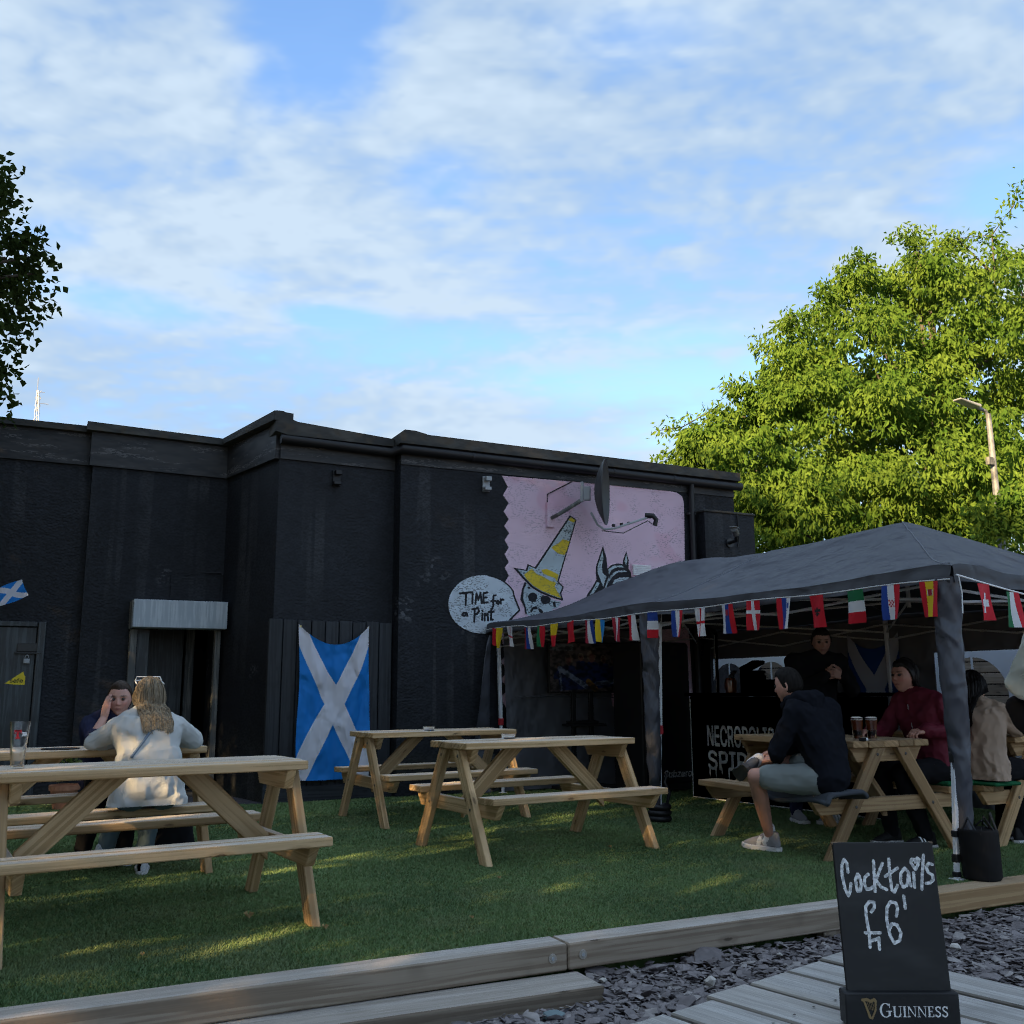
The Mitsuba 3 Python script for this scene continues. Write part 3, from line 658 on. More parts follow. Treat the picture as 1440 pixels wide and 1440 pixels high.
put(pub, 'speech_bubble__lettering', prism(unary_union([strokes(md['bubbletext'], 0.012), LineString(md['bubble'][-10:] + md['bubble'][:1]).buffer(0.008), LineString(md['bubble'][-3:] + md['bubble'][:2]).buffer(0.01)]), 0.002, on_wall(9.9885)), 'paint_black')
vx = np.array(md['ventbox'])
vx0, vx1, vz0, vz1 = vx[:, 0].min(), vx[:, 0].max(), vx[:, 1].min(), vx[:, 1].max()
put(pub, 'vent', bx((vx0, 9.985, vz0), (vx1, 9.996, vz1), 0.002), 'paint_pink')
for i in range(6):
    z = vz0 + 0.02 + i * (vz1 - vz0 - 0.03) / 6
    put(pub, 'vent__slat', bx((vx0 + 0.015, 9.962, z), (vx1 - 0.015, 9.984, z + 0.018), 0.002), 'white_print')

# satellite dish
ds = thing('satellite_dish', 'dark grey satellite dish seen edge on, bracketed to the pink mural', 'satellite dish')
vdir = np.array([0.512, 0.835, 0.202])
ax = math.cos(0.13) * np.array([0.852, -0.523, 0.0]) - math.sin(0.13) * vdir
ax /= np.linalg.norm(ax)
dc = np.array([5.84, 9.58, 3.385])
zz = np.array([0, 0, 1.0]) - ax[2] * ax
zz /= np.linalg.norm(zz)
yy = np.cross(zz, ax)
prof = [(r, 0.32 * r * r / 0.39) for r in np.linspace(0, 0.385, 12)] + [(0.39, 0.127), (0.39, 0.118)] + [(r, 0.32 * r * r / 0.39 - 0.008) for r in np.linspace(0.38, 0, 12)]
b = trimesh.creation.revolve(np.array(prof), sections=48)
v = np.array(b.vertices)
put(ds, 'reflector', trimesh.Trimesh(dc + v[:, 2:] * ax + v[:, :1] * 0.93 * yy + v[:, 1:2] * zz, b.faces, process=False), mat('dish_paint', prin((0.050, 0.052, 0.055), 0.5, 0.4), True), 40)
bot = dc - 0.36 * zz + 0.08 * ax
fe = np.array([6.46, 9.42, 3.125])
put(ds, 'feed_arm', tube([dc - 0.24 * zz - 0.05 * ax, bot - 0.03 * zz - 0.05 * ax, bot - 0.085 * zz + 0.03 * ax, bot - 0.07 * zz + 0.16 * ax, fe - 0.02 * zz], 0.013, 8), 'grey_metal', 40)
put(ds, 'feed_horn', cat(tube([fe - 0.03 * ax, fe + 0.06 * ax, fe + 0.08 * ax], [0.035, 0.03, 0.02], 10), tube([fe + 0.06 * ax, fe + 0.10 * ax - 0.05 * zz, fe + 0.08 * ax - 0.12 * zz], 0.028, 10)), 'black_plastic', 40)
for k in (0.25, 0.42, 0.58):
    c0 = bot - 0.06 * zz + (fe - bot) * k
    put(ds, 'cable_clip', tm(bx(c0 - 0.012, c0 + 0.02)), 'black_plastic')
put(ds, 'feed_cable', tube([fe + 0.05 * ax - 0.1 * zz, fe - 0.06 * zz, bot - 0.13 * zz + 0.25 * ax, bot - 0.1 * zz], 0.006, 6), 'black_plastic', 40)
bk = dc - 0.055 * ax
put(ds, 'mount_plate', cat(bx((-0.075, -0.07, -0.09), (0.0, 0.02, 0.07), 0.004, np.stack([ax, yy, zz], 1), bk - 0.01 * zz), bx((-0.115, -0.05, -0.11), (-0.08, -0.015, 0.13), 0.004, np.stack([ax, yy, zz], 1), bk - 0.01 * zz)), 'grey_metal')
put(ds, 'bracket_arm', cat(tube([bk - 0.12 * ax - 0.10 * zz, (5.47, 9.80, 3.13), (5.46, 9.99, 3.11)], 0.024, 8)), 'jamb_metal', 40)
put(ds, 'wall_plate', bx((5.40, 9.955, 3.0), (5.50, 9.995, 3.30), 0.004), 'paint_pink')
put(ds, 'cable', tube([(5.42, 9.985, 3.30), (5.42, 9.985, 3.40), (5.60, 9.985, 3.50), (5.75, 9.985, 3.58)], 0.007, 6), 'black_plastic', 40)

# ------------------------------------------------------------------ flags on the pub
mat('flag_blue', {'type': 'twosided', 'bsdf': bump(prin(mikit.proc(cloth_fn((0.008, 0.18, 0.56), 0.08)), 0.7, 0.3), fold_bump, 0.07, 6e-3)})
mat('flag_white', {'type': 'twosided', 'bsdf': bump(prin(mikit.proc(cloth_fn((0.62, 0.62, 0.68), 0.08)), 0.7, 0.3), fold_bump, 0.07, 6e-3)})


def saltire(t, frame, W, H, parts, nu=60, nv=90, arm=0.115):
    """cloth (u across 0..W, v down 0..H) split into white cross and blue fields; frame(u, v) -> points"""
    d1 = LineString([(0, 0), (W, H)]).buffer(arm, cap_style=3).intersection(sbox(0, 0, W, H))
    d2 = LineString([(W, 0), (0, H)]).buffer(arm, cap_style=3).intersection(sbox(0, 0, W, H))
    extra = [Polygon([(0, 0), (arm * 1.3, 0), (0, arm * 2)]), Polygon([(W, 0), (W - arm * 1.3, 0), (W, arm * 2)])]
    cross = unary_union([d1, d2])
    sheets = {'cross': cross, 'field': sbox(0, 0, W, H).difference(cross)}
    for nm, m in parts:
        out = []
        g = sheets[nm]
        for poly in getattr(g, 'geoms', [g]):
            tri = trimesh.creation.triangulate_polygon(poly, engine='earcut')
            msh = trimesh.Trimesh(np.column_stack([tri[0], np.zeros(len(tri[0]))]), tri[1])
            v, f = trimesh.remesh.subdivide_to_size(msh.vertices, msh.faces, 0.035 * W / 0.8)
            out.append(trimesh.Trimesh(frame(v[:, 0], v[:, 1]), f, process=False))
        put(t, nm, trimesh.util.concatenate(out), m, True)


def hang(x0, x1, z0, W, H, y, sag, seed, tilt=0.0):
    def fr(u, v):
        a, b_ = u / W, v / H
        drop = sag * 4 * a * (1 - a) * np.exp(-3.2 * b_)
        tow = (x1 - x0) * a + x0 + 0.03 * (meshkit.fbm(np.stack([a * 2, b_ * 3, 0 * a], -1), 2, 8) - 0.5) + 0.02 * np.sin(3 * b_ + seed) * b_ + tilt * v - 0.012 * (a - 0.5) * np.sin(6 * b_)
        q = np.stack([a * 2.2 + seed, b_ * 1.6, 0 * a], -1)
        y_ = y - 0.05 * np.abs(np.sin(a * 5.2 + 2.4 * b_ + seed)) - 0.022 * np.abs(np.sin(a * 13 - 1.6 * b_ + 2 * seed)) * (0.4 + 0.6 * b_) * (0.35 + b_ * 0.6) - 0.09 * (meshkit.fbm(q * 2, 3, 5) - 0.5) - 0.03 * np.exp(-6 * b_) * np.sin(math.pi * a)
        return np.stack([tow, y_, z0 - v - drop * (1 - 0.3 * b_)], 1)
    return fr


t = thing('saltire_flag', 'large blue and white saltire flag hung upright on the black planks', 'flag')
saltire(t, hang(2.515, 3.275, 1.79, 0.80, 1.58, 10.10, 0.21, 0.4, 0.004), 0.80, 1.58, (('field', 'flag_blue'), ('cross', 'flag_white')), arm=0.10)
for x in (2.53, 3.26):
    put(t, 'eyelet', lathe([(0, 0.004), (0.012, 0.004), (0.012, 0), (0, 0)], 12, (x, 10.075, 1.765), [0, -1, 0]), 'brass')
t = thing('hand_flag', 'small blue and white saltire flag sticking out at the far left edge', 'flag')


def small(u, v):
    a, b_ = u / 0.30, v / 0.20
    p = np.array([-0.36, 11.2, 2.12])
    return p + a[:, None] * np.array([0.26, 0.0, 0.14]) + b_[:, None] * np.array([0.07, 0.0, -0.165]) + (0.03 * np.sin(4 * a + 2 * b_))[:, None] * np.array([0.3, -1, 0.4])


saltire(t, small, 0.30, 0.20, (('field', 'flag_blue'), ('cross', 'flag_white')), arm=0.03)
put(t, 'stick', tube([(-0.62, 11.66, 1.80), (-0.36, 11.2, 2.13)], 0.006, 6), 'black_plastic', 40)

# ------------------------------------------------------------------ picnic tables


def picnic_table(name, label, x, y, r, m, L=1.40, W=0.546, So=0.632, Si=0.433, F=0.537, hs=0.4233, xf=0.688, group='wooden picnic tables', yf=1.0):
    t = thing(name, label, 'picnic table', group)
    R, o = rz(r), np.array([x, y, 0.0])
    B = lambda nm, lo, hi, ax=0, c=0.004: put(t, nm, bx(lo, hi, c, R, o, axis=ax), m)
    pw = W / 5
    for i in range(5):
        e0, e1 = rnd.uniform(-0.004, 0.004), rnd.uniform(-0.004, 0.004)
        dz = rnd.uniform(-0.002, 0.001)
        B('top_plank', (-L / 2 + e0, -W / 2 + i * pw + 0.003, 0.706 + dz), (L / 2 + e1, -W / 2 + (i + 1) * pw - 0.003, 0.75 + dz), 0, 0.005)
    sw = (So - Si) / 2
    for s in (-1, 1):
        for j in (0, 1):
            y0 = Si + j * sw
            lo, hi = (y0 + 0.002, y0 + sw - 0.003) if s > 0 else (-(y0 + sw - 0.003), -(y0 + 0.002))
            dz = rnd.uniform(-0.002, 0.001)
            B('seat_plank', (-L / 2 + rnd.uniform(-0.004, 0.004), lo, hs - 0.043 + dz), (L / 2 + rnd.uniform(-0.004, 0.004), hi, hs + dz), 0, 0.005)
    zb = hs - 0.044
    for e in (-1, 1):
        xo, xi, xj = e * xf, e * (xf - 0.045), e * (xf - 0.046)
        xk = e * (xf - 0.092)
        # cross beam under the seats, cleat under the top, both with slanted ends
        yo = So - 0.02
        for nm, z0, z1, yb, yt in (('seat_beam', zb - 0.095, zb - 0.001, yo - 0.07, yo), ('top_cleat', 0.61, 0.705, W / 2 - 0.075, W / 2 - 0.015)):
            P = np.zeros((2, 2, 2, 3))
            for i, s in enumerate((-1, 1)):
                for j, xx in enumerate((min(xj, xk), max(xj, xk))):
                    for k, (z, yy) in enumerate(((z0, yb), (z1, yt))):
                        P[i, j, k] = (xx, s * yy, z)
            put(t, nm, hexa(P, 0.004, roff(), R, o), m)
        for s in (-1, 1):
            P = np.zeros((2, 2, 2, 3))
            for i, (z, ya, yb) in enumerate(((0.004, F - 0.105, F), (0.7045, 0.045, 0.155))):
                for j, xx in enumerate((min(xo, xi), max(xo, xi))):
                    for k, yy in enumerate((ya, yb)):
                        P[i, j, k] = (xx, s * yy, z)
            put(t, 'leg', hexa(P, 0.005, roff(), R, o), m)
            for z, yy in ((0.66, 0.125), (zb - 0.05, 0.125 + (F - 0.16) * (0.66 - zb + 0.05) / 0.70)):
                c = R @ np.array([xo + e * 0.001, s * yy, z]) + o
                put(t, 'bolt', lathe([(0, 0.004), (0.006, 0.004), (0.0105, 0.001), (0.0105, 0), (0, 0)], 10, c, R @ np.array([e, 0, 0.0])), 'bolt_metal')
        # slanting brace from the seat beam up to the middle of the top
        P = np.zeros((2, 2, 2, 3))
        a0, a1 = np.array([e * (xf - 0.10), 0, zb - 0.06]), np.array([e * 0.17, 0, 0.705])
        hx = 0.075
        for i, q in enumerate((a0, a1)):
            for j, yy in enumerate((-0.023, 0.023)):
                for k, w in enumerate((-hx, hx)):
                    P[i, j, k] = q + (e * w, yy, 0) if i else q + (e * 0.0, yy, w * 0.75)
        P[0, :, 0, 2] -= 0.02
        put(t, 'brace', hexa(P, 0.004, roff(), R, o), m)
    return t


picnic_table('picnic_table', 'nearest wooden picnic table at the left, with an empty pint glass on it', 0.597, 5.193, 0.094, 'wood_table', group='wooden picnic tables')
picnic_table('picnic_table', 'picnic table where two women sit by the doorway', 0.36, 6.82, 0.15, 'wood_table')
picnic_table('picnic_table', 'empty picnic table in the middle of the lawn with an ashtray on it', 3.327, 6.364, 0.0724, 'wood_table')
picnic_table('picnic_table', 'empty picnic table in front of the saltire flag and planks', 3.325, 8.301, 0.0685, 'wood_table')
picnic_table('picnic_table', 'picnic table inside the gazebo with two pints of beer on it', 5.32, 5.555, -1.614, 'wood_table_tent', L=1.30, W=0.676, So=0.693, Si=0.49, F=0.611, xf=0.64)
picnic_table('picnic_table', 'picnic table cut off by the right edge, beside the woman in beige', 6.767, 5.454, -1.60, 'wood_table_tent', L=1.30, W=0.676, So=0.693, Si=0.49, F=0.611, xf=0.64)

# glasses and ashtrays
mat('glass', {'type': 'dielectric', 'int_ior': 1.5, 'ext_ior': 1.0})
mat('beer', prin((0.16, 0.035, 0.006), 0.12, 0.6, clearcoat=0.6, clearcoat_gloss=0.95))
mat('beer_foam', prin((0.70, 0.66, 0.58), 0.7, 0.3))
mat('water_dreg', {'type': 'dielectric', 'int_ior': 1.33, 'ext_ior': 1.0})
mat('red_print', prin((0.55, 0.02, 0.03), 0.5, 0.4))


def pint(label, x, y, full, group=None):
    t = thing('pint_glass', label, 'pint glass', group)
    z = 0.752
    h, r0, r1 = (0.21, 0.030, 0.044) if not full else (0.150, 0.031, 0.042)
    o = [(r0 + (r1 - r0) * (k ** 1.5), z + h * k) for k in np.linspace(0, 1, 9)]
    i = [(r0 - 0.0035 + (r1 - r0) * (k ** 1.5), z + 0.012 + (h - 0.012) * k) for k in np.linspace(1, 0, 9)]
    put(t, 'glass', lathe([(0, z)] + o + i + [(0, z + 0.012)], 28, (x, y, 0)), 'glass', 40)
    if full:
        put(t, 'beer', lathe([(0, z + 0.013)] + [(r0 - 0.004 + (r1 - r0) * (k ** 1.5), z + 0.013 + (h - 0.03) * k) for k in np.linspace(0, 1, 8)] + [(0, z + h - 0.017)], 24, (x, y, 0)), 'beer', 40)
        put(t, 'foam', lathe([(0, z + h - 0.016), (r1 - 0.006, z + h - 0.016), (r1 - 0.004, z + h - 0.002), (r1 - 0.012, z + h + 0.004), (0, z + h + 0.006)], 24, (x, y, 0)), 'beer_foam', 40)
    return t


def curved(poly, cx, cy, r, a0, z0):
    """flat print wrapped on an upright glass"""
    return prism(poly, 0.0006, lambda u, v, w: np.stack([cx + (r + w) * np.cos(a0 + u / r), cy + (r + w) * np.sin(a0 + u / r), z0 + v], 1))


t = pint('tall empty pint glass with a red printed letter on the nearest table', -0.003, 5.13, False)
T_ = unary_union([sbox(-0.021, 0.030, 0.010, 0.040), sbox(-0.010, 0, 0.0, 0.036), sbox(-0.021, 0.022, -0.016, 0.036), sbox(0.006, 0.022, 0.010, 0.036), sbox(-0.015, 0, 0.005, 0.007)])
put(t, 'letter', curved(T_, -0.003, 5.13, 0.0412, -1.62, 0.885), 'red_print')
put(t, 'lettering', curved(strokes([[(0.014, 0.012), (0.020, 0.022), (0.024, 0.012), (0.030, 0.020), (0.036, 0.016)], [(0.013, 0.027), (0.032, 0.025)]], 0.0025), -0.003, 5.13, 0.0412, -1.62, 0.885), 'white_print')
pint('left one of two full pints of red ale on the gazebo table', 5.085, 5.005, True)
pint('right one of two full pints of red ale on the gazebo table', 5.165, 4.955, True)
pint('pint glass at the right edge on the cut off table', 6.50, 4.98, False)
t = thing('paper_packet', 'small white and black packet beside the two full pints', 'packet')
put(t, 'packet', bx((-0.035, -0.02, 0.752), (0.035, 0.02, 0.77), 0.003, rz(0.5), (5.06, 4.93, 0)), 'white_print')
put(t, 'band', bx((-0.036, -0.021, 0.7515), (-0.012, 0.021, 0.771), 0.002, rz(0.5), (5.06, 4.93, 0)), 'black_print')


def ashtray(label, x, y, r=0.055):
    t = thing('glass_ashtray', label, 'ashtray', 'glass ashtrays')
    z = 0.751
    put(t, 'bowl', lathe([(0, z), (r * 0.9, z), (r, z + 0.036), (r * 0.86, z + 0.036), (r * 0.72, z + 0.012), (0, z + 0.010)], 10, (x, y, 0)), 'glass')


ashtray('cut glass ashtray on the empty table in the middle', 3.173, 6.479)
ashtray('cut glass ashtray on the empty table near the saltire', 3.206, 8.134)
t = thing('paper_rings', 'flat dark mat on the table where the two women sit', 'mat')
put(t, 'mat', lathe([(0, 0.751), (0.11, 0.751), (0.11, 0.755), (0, 0.755)], 20, (0.23, 6.78, 0)), 'black_plastic')

# ------------------------------------------------------------------ gazebo
TP = np.array([5.05, 4.13, 0.0])
TU = np.array([-0.07, 0.99755, 0.0])
TW = np.array([0.99755, 0.07, 0.0])
LA, LB = 5.75, 3.0


def tp(a, b, z):
    a, b, z = np.broadcast_arrays(np.asarray(a, float), np.asarray(b, float), np.asarray(z, float))
    return TP + a[..., None] * TU + b[..., None] * TW + z[..., None] * np.array([0, 0, 1.0])


gz = thing('gazebo', 'long dark grey pop-up gazebo over the picnic tables on the right', 'gazebo')


def roof_z(a, b):
    e0, e1 = np.minimum(a / 1.46, (LA - a) / 1.46), np.minimum(b / 1.5, (LB - b) / 1.5)
    k = 14.0
    m = -np.log(np.exp(-k * np.clip(e0, -.2, 1)) + np.exp(-k * np.clip(e1, -.2, 1)) + np.exp(-k * 1.0)) / k
    m = np.clip(m + 0.045, -0.1, 1.0)
    z = 1.835 + 0.655 * np.sign(m) * np.abs(m) ** 1.10
    z -= 0.05 * np.sin(np.pi * np.clip((a - 1.46) / (LA - 2.92), 0, 1)) ** 2 * np.clip(m, 0, 1)
    z -= 0.030 * np.sin(np.pi * np.clip(m, 0, 1))
    # eaves sag between the poles
    z -= 0.035 * np.abs(np.sin(np.pi * a / (LA / 2))) * np.clip(1 - e1 * 1.5, 0, 1) + 0.055 * np.abs(np.sin(np.pi * b / LB)) * np.clip(1 - e0 * 1.5, 0, 1)
    w = meshkit.fbm(np.stack([a * 0.9, b * 2.0, 0 * a], -1), 3, 31) - 0.5
    w2 = meshkit.fbm(np.stack([a * 3.5, b * 1.2, 0 * a + 3], -1), 3, 32) - 0.5
    rd = np.abs(meshkit.fbm(np.stack([a * 1.6 + 0.6 * b, b * 1.3 - 0.4 * a, 0 * a + 8], -1), 2, 35) - 0.5)
    rd2 = np.abs(meshkit.fbm(np.stack([a * 2.3 - 1.5 * b, b * 2.0 + a, 0 * a + 18], -1), 2, 36) - 0.5)
    return z + 0.045 * w + 0.014 * w2 - 0.05 * np.clip(0.09 - rd, 0, 1) * 3 * np.clip(m, 0, 1) + 0.02 * np.clip(0.06 - rd2, 0, 1) * 3


aa, bb = np.meshgrid(np.linspace(-0.05, LA + 0.05, 181), np.linspace(-0.05, LB + 0.05, 101), indexing='ij')
v = tp(aa, bb, roof_z(aa, bb)).reshape(-1, 3)
i, j = np.meshgrid(np.arange(180), np.arange(100), indexing='ij')
q = np.stack([i * 101 + j, (i + 1) * 101 + j, (i + 1) * 101 + j + 1, i * 101 + j + 1], -1).reshape(-1, 4)
put(gz, 'roof', trimesh.Trimesh(v, np.vstack([q[:, [0, 1, 2]], q[:, [0, 2, 3]]]), process=False), 'tent_roof', True, label='dark grey hipped fabric roof')
mat('roof_seam', prin((0.13, 0.14, 0.17), 0.6, 0.3))
# stitched seams along the hips
for a0, b0, a1, b1 in ((0, 0, 1.46, 1.5), (0, LB, 1.46, 1.5), (LA, 0, LA - 1.46, 1.5), (LA, LB, LA - 1.46, 1.5), (LA / 2, 0, LA / 2, 1.5), (LA / 2, 1.5, LA / 2, LB)):
    k = np.linspace(0, 1, 40)
    a, b = a0 + (a1 - a0) * k, b0 + (b1 - b0) * k
    put(gz, 'roof__seam', tube(tp(a, b, roof_z(a, b) + 0.001), 0.006, 5), 'roof_seam', True)


def sheet(fn, nu, nv):
    u, v = np.meshgrid(np.linspace(0, 1, nu + 1), np.linspace(0, 1, nv + 1), indexing='ij')
    p = fn(u, v).reshape(-1, 3)
    i, j = np.meshgrid(np.arange(nu), np.arange(nv), indexing='ij')
    q = np.stack([i * (nv + 1) + j, (i + 1) * (nv + 1) + j, (i + 1) * (nv + 1) + j + 1, i * (nv + 1) + j + 1], -1).reshape(-1, 4)
    return trimesh.Trimesh(p, np.vstack([q[:, [0, 1, 2]], q[:, [0, 2, 3]]]), process=False)


def valance(p0, p1, nrm, seed):
    def fn(u, v):
        a, b = p0[0] + (p1[0] - p0[0]) * u, p0[1] + (p1[1] - p0[1]) * u
        z = roof_z(a, b)
        w = meshkit.noise(np.stack([u * 9 + seed, v * 1.5, 0 * u], -1)) - 0.5
        o = (0.004 + 0.022 * v + 0.03 * w * v)
        h = 0.105 + 0.006 * np.sin(u * 17 + seed)
        return tp(a + nrm[0] * o, b + nrm[1] * o, z - h * v + 0.004)
    return sheet(fn, 90, 8)


e = 0.05
for p0, p1, n_, s in (((-e, -e), (LA + e, -e), (0, -1), 1), ((-e, LB + e), (-e, -e), (-1, 0), 4), ((LA + e, LB + e), (-e, LB + e), (0, 1), 7), ((LA + e, -e), (LA + e, LB + e), (1, 0), 9)):
    put(gz, 'valance', valance(p0, p1, n_, s), 'tent_valance', True)


def drape(a0, b0, a1, b1, z1, seed, amp=0.05):
    def fn(u, v):
        a, b = a0 + (a1 - a0) * u, b0 + (b1 - b0) * u
        n = np.array([-(b1 - b0), (a1 - a0)]) / math.hypot(a1 - a0, b1 - b0)
        L_ = math.hypot(a1 - a0, b1 - b0)
        w = meshkit.fbm(np.stack([u * L_ * 1.3 + seed, v * 1.6, 0 * u], -1), 4, 40) - 0.5
        w += 0.5 * (meshkit.fbm(np.stack([u * L_ * 3.2 + 2.0 * v + seed, v * 2.2 - 1.5 * u, 0 * u + 3], -1), 3, 41) - 0.5)
        o = amp * w * 2
        return tp(a + n[0] * o, b + n[1] * o, z1 * (1 - v) + 0.02)
    return sheet(fn, 70, 50)


put(gz, 'end_wall', drape(LA - 0.03, 0.12, LA - 0.03, LB - 0.02, 1.78, 2.0, 0.06), 'tent_wall', True, label='dark creased fabric wall behind the television')
put(gz, 'end_wall__crease', tube(tp(np.full(20, LA - 0.065), np.linspace(0.25, 2.9, 20), 1.02 + 0.01 * np.sin(np.linspace(0, 9, 20))), 0.005, 5), 'tent_wall', True)
# long right wall with clear windows
win = [(0.78, 2.36, 0.43, 1.44), (4.17, 5.56, 0.43, 1.47)]
pan = sbox(0.02, 0.02, LA - 0.02, 1.79)
for w_ in win:
    pan = pan.difference(sbox(w_[0], w_[2], w_[1], w_[3]))
put(gz, 'long_wall', prism(pan, 0.004, lambda u, v, w: tp(u, LB - 0.01 - w, v)), 'tent_wall')
mat('clear_pvc', {'type': 'thindielectric', 'int_ior': 1.4})
mat('frosted_pvc', {'type': 'principledthin', 'base_color': {'type': 'rgb', 'value': [0.80, 0.84, 0.92]}, 'roughness': 0.5, 'diff_trans': 1.6, 'spec_trans': 0.0})
for a0, a1, z0, z1 in win:
    h = (a1 - a0) / 2
    put(gz, 'window', sheet(lambda u, v: tp(a0 + (a1 - a0) * u, LB - 0.012, z0 + (z1 - z0) * v), 2, 2), 'clear_pvc', label='clear plastic window with white arched bars')
    fr, bars = sbox(a0 + .003, z0 + .003, a1 - .003, z1 - .003), []
    holes = []
    for k in (0, 1):
        c = a0 + h * (k + 0.5)
        r = h * 0.43
        arch = unary_union([Point(c, z1 - 0.06 - r).buffer(r, 24), sbox(c - r, z0 + 0.03, c + r, z1 - 0.06 - r)])
        holes.append(arch)
        bars.append(arch.intersection(unary_union([sbox(c - 0.012, z0, c + 0.012, z1), LineString([(c, z1 - 0.50), (c - r, z1 - 0.90)]).buffer(0.014), LineString([(c, z1 - 0.50), (c + r, z1 - 0.90)]).buffer(0.014)])))
    put(gz, 'window__spandrel', prism(unary_union([fr.difference(unary_union(holes))] + bars), 0.0008, lambda u, v, w: tp(u, LB - 0.0145 - w, v)), 'frosted_pvc')
# poles
for k, (a, b, s) in enumerate(((0, 0, 1), (LA / 2, 0, 1), (LA, 0, 1), (0, LB, 1), (LA / 2, LB, 1), (LA, LB, 1))):
    foot = tp(a, b, 0)
    if k == 0:
        foot = np.array([4.925, 4.16, 0])
    if k == 1:
        foot = np.array([4.87, 7.06, 0])
    if k == 2:
        foot = tp(a - 0.03, b + 0.10, 0)
    topp = tp(a + (0.04 if a == 0 else (-0.04 if a == LA else 0)), b + (0.04 if b == 0 else -0.04), 1.78)
    mid = foot + (topp - foot) * 0.42
    sq = lambda p, q_, w: hexa(np.array([[[[*(c + np.array([i_ * w, j_ * w, 0]))] for j_ in (-1, 1)] for i_ in (-1, 1)] for c in (p, q_)]), 0.002)
    put(gz, 'pole', sq(foot + [0, 0, 0.012], mid, 0.0135), 'white_tube')
    put(gz, 'pole_upper', sq(mid + (topp - foot) * 0.001, topp, 0.0175), 'white_tube')
    put(gz, 'foot_plate', tm(bx(foot - [0.035, 0.035, 0], foot + [0.035, 0.035, 0.0115])), 'white_tube')
    put(gz, 'pole_catch', bx(mid - 0.024, mid + [0.024, 0.024, 0.05], 0.004), 'red_plastic' if k in (1, 2) else 'black_plastic')
# scissor trusses under the eaves
def truss(a0, b0, a1, b1, n, z0, z1):
    for k in range(n):
        for flip in (0, 1):
            za, zb = (z0, z1) if (k + flip) % 2 == 0 else (z1, z0)
            f0, f1 = k / n, (k + 1) / n
            o = 0.012 * (1 if flip else -1)
            put(gz, 'truss_bar', tube([tp(a0 + (a1 - a0) * f0 + o, b0 + (b1 - b0) * f0 + o, za), tp(a0 + (a1 - a0) * f1 + o, b0 + (b1 - b0) * f1 + o, zb)], 0.010, 6), 'white_tube' if b0 == b1 and b0 < 1 or a0 == a1 and a0 < 1 else 'frame_tube')


i0 = 0.05
truss(i0, i0, LA / 2, i0, 2, 1.75, 1.64)
truss(LA / 2, i0, LA - i0, i0, 4, 1.75, 1.66)
truss(i0, LB - i0, LA / 2, LB - i0, 2, 1.74, 1.58)
truss(LA / 2, LB - i0, LA - i0, LB - i0, 2, 1.74, 1.58)
truss(i0, i0, i0, LB - i0, 2, 1.70, 1.62)
truss(LA - i0, i0, LA - i0, LB - i0, 2, 1.74, 1.58)
for a in (1.46, LA - 1.46):
    put(gz, 'roof_post', tube(tp([a, a], [1.5, 1.5], [1.75, roof_z(np.array(a), np.array(1.5)) - 0.03]), 0.016, 8), 'frame_tube', 40)
    for (a2, b2) in ((0 if a < 2 else LA, 0.03), (0 if a < 2 else LA, LB - 0.03), (LA / 2, 0.03), (LA / 2, LB - 0.03)):
        put(gz, 'roof_strut', tube(tp([a, a2], [1.5, b2], [1.80, 1.66]), 0.010, 6), 'frame_tube', 40)


# fabric wound round the poles
def wrap(name, path, ra, rb, seed, label):
    pts = np.array(path, float)
    k = np.linspace(0, 1, len(pts))
    n, m_ = 190, 72
    s = np.linspace(0, 1, n)
    c = np.stack([np.interp(s, k, pts[:, i_]) for i_ in range(3)], 1)
    w1, w2 = np.interp(s, np.linspace(0, 1, len(ra)), ra), np.interp(s, np.linspace(0, 1, len(rb)), rb)
    an = np.linspace(0, 2 * np.pi, m_, endpoint=False)
    A, S = np.meshgrid(an, s)
    z = c[:, 2][:, None] + 0 * A
    tw = np.abs(((A / (2 * np.pi) * 5 + S * 7 + seed) % 1) - 0.5) + np.abs(((-A / (2 * np.pi) * 4 + S * 9 + seed) % 1) - 0.5)
    nn = meshkit.fbm(np.stack([np.cos(A) * 1.5 + seed, np.sin(A) * 1.5, S * 9], -1), 3, 50)
    g = 1 + 0.17 * (np.minimum(tw, 0.9) - 0.5) + 0.12 * (nn - 0.5)
    ca, sa = math.cos(-AZ), math.sin(-AZ)
    lx, ly = w1[:, None] * np.cos(A) * g, w2[:, None] * np.sin(A) * g
    v = np.stack([c[:, :1] + ca * lx - sa * ly, c[:, 1:2] + sa * lx + ca * ly, z], -1).reshape(-1, 3)
    i, j = np.meshgrid(np.arange(n - 1), np.arange(m_), indexing='ij')
    q = np.stack([i * m_ + j, i * m_ + (j + 1) % m_, (i + 1) * m_ + (j + 1) % m_, (i + 1) * m_ + j], -1).reshape(-1, 4)
    put(gz, name, trimesh.Trimesh(v, np.vstack([q[:, [0, 1, 2]], q[:, [0, 2, 3]]]), process=False), 'leg_cover', 35, label=label)


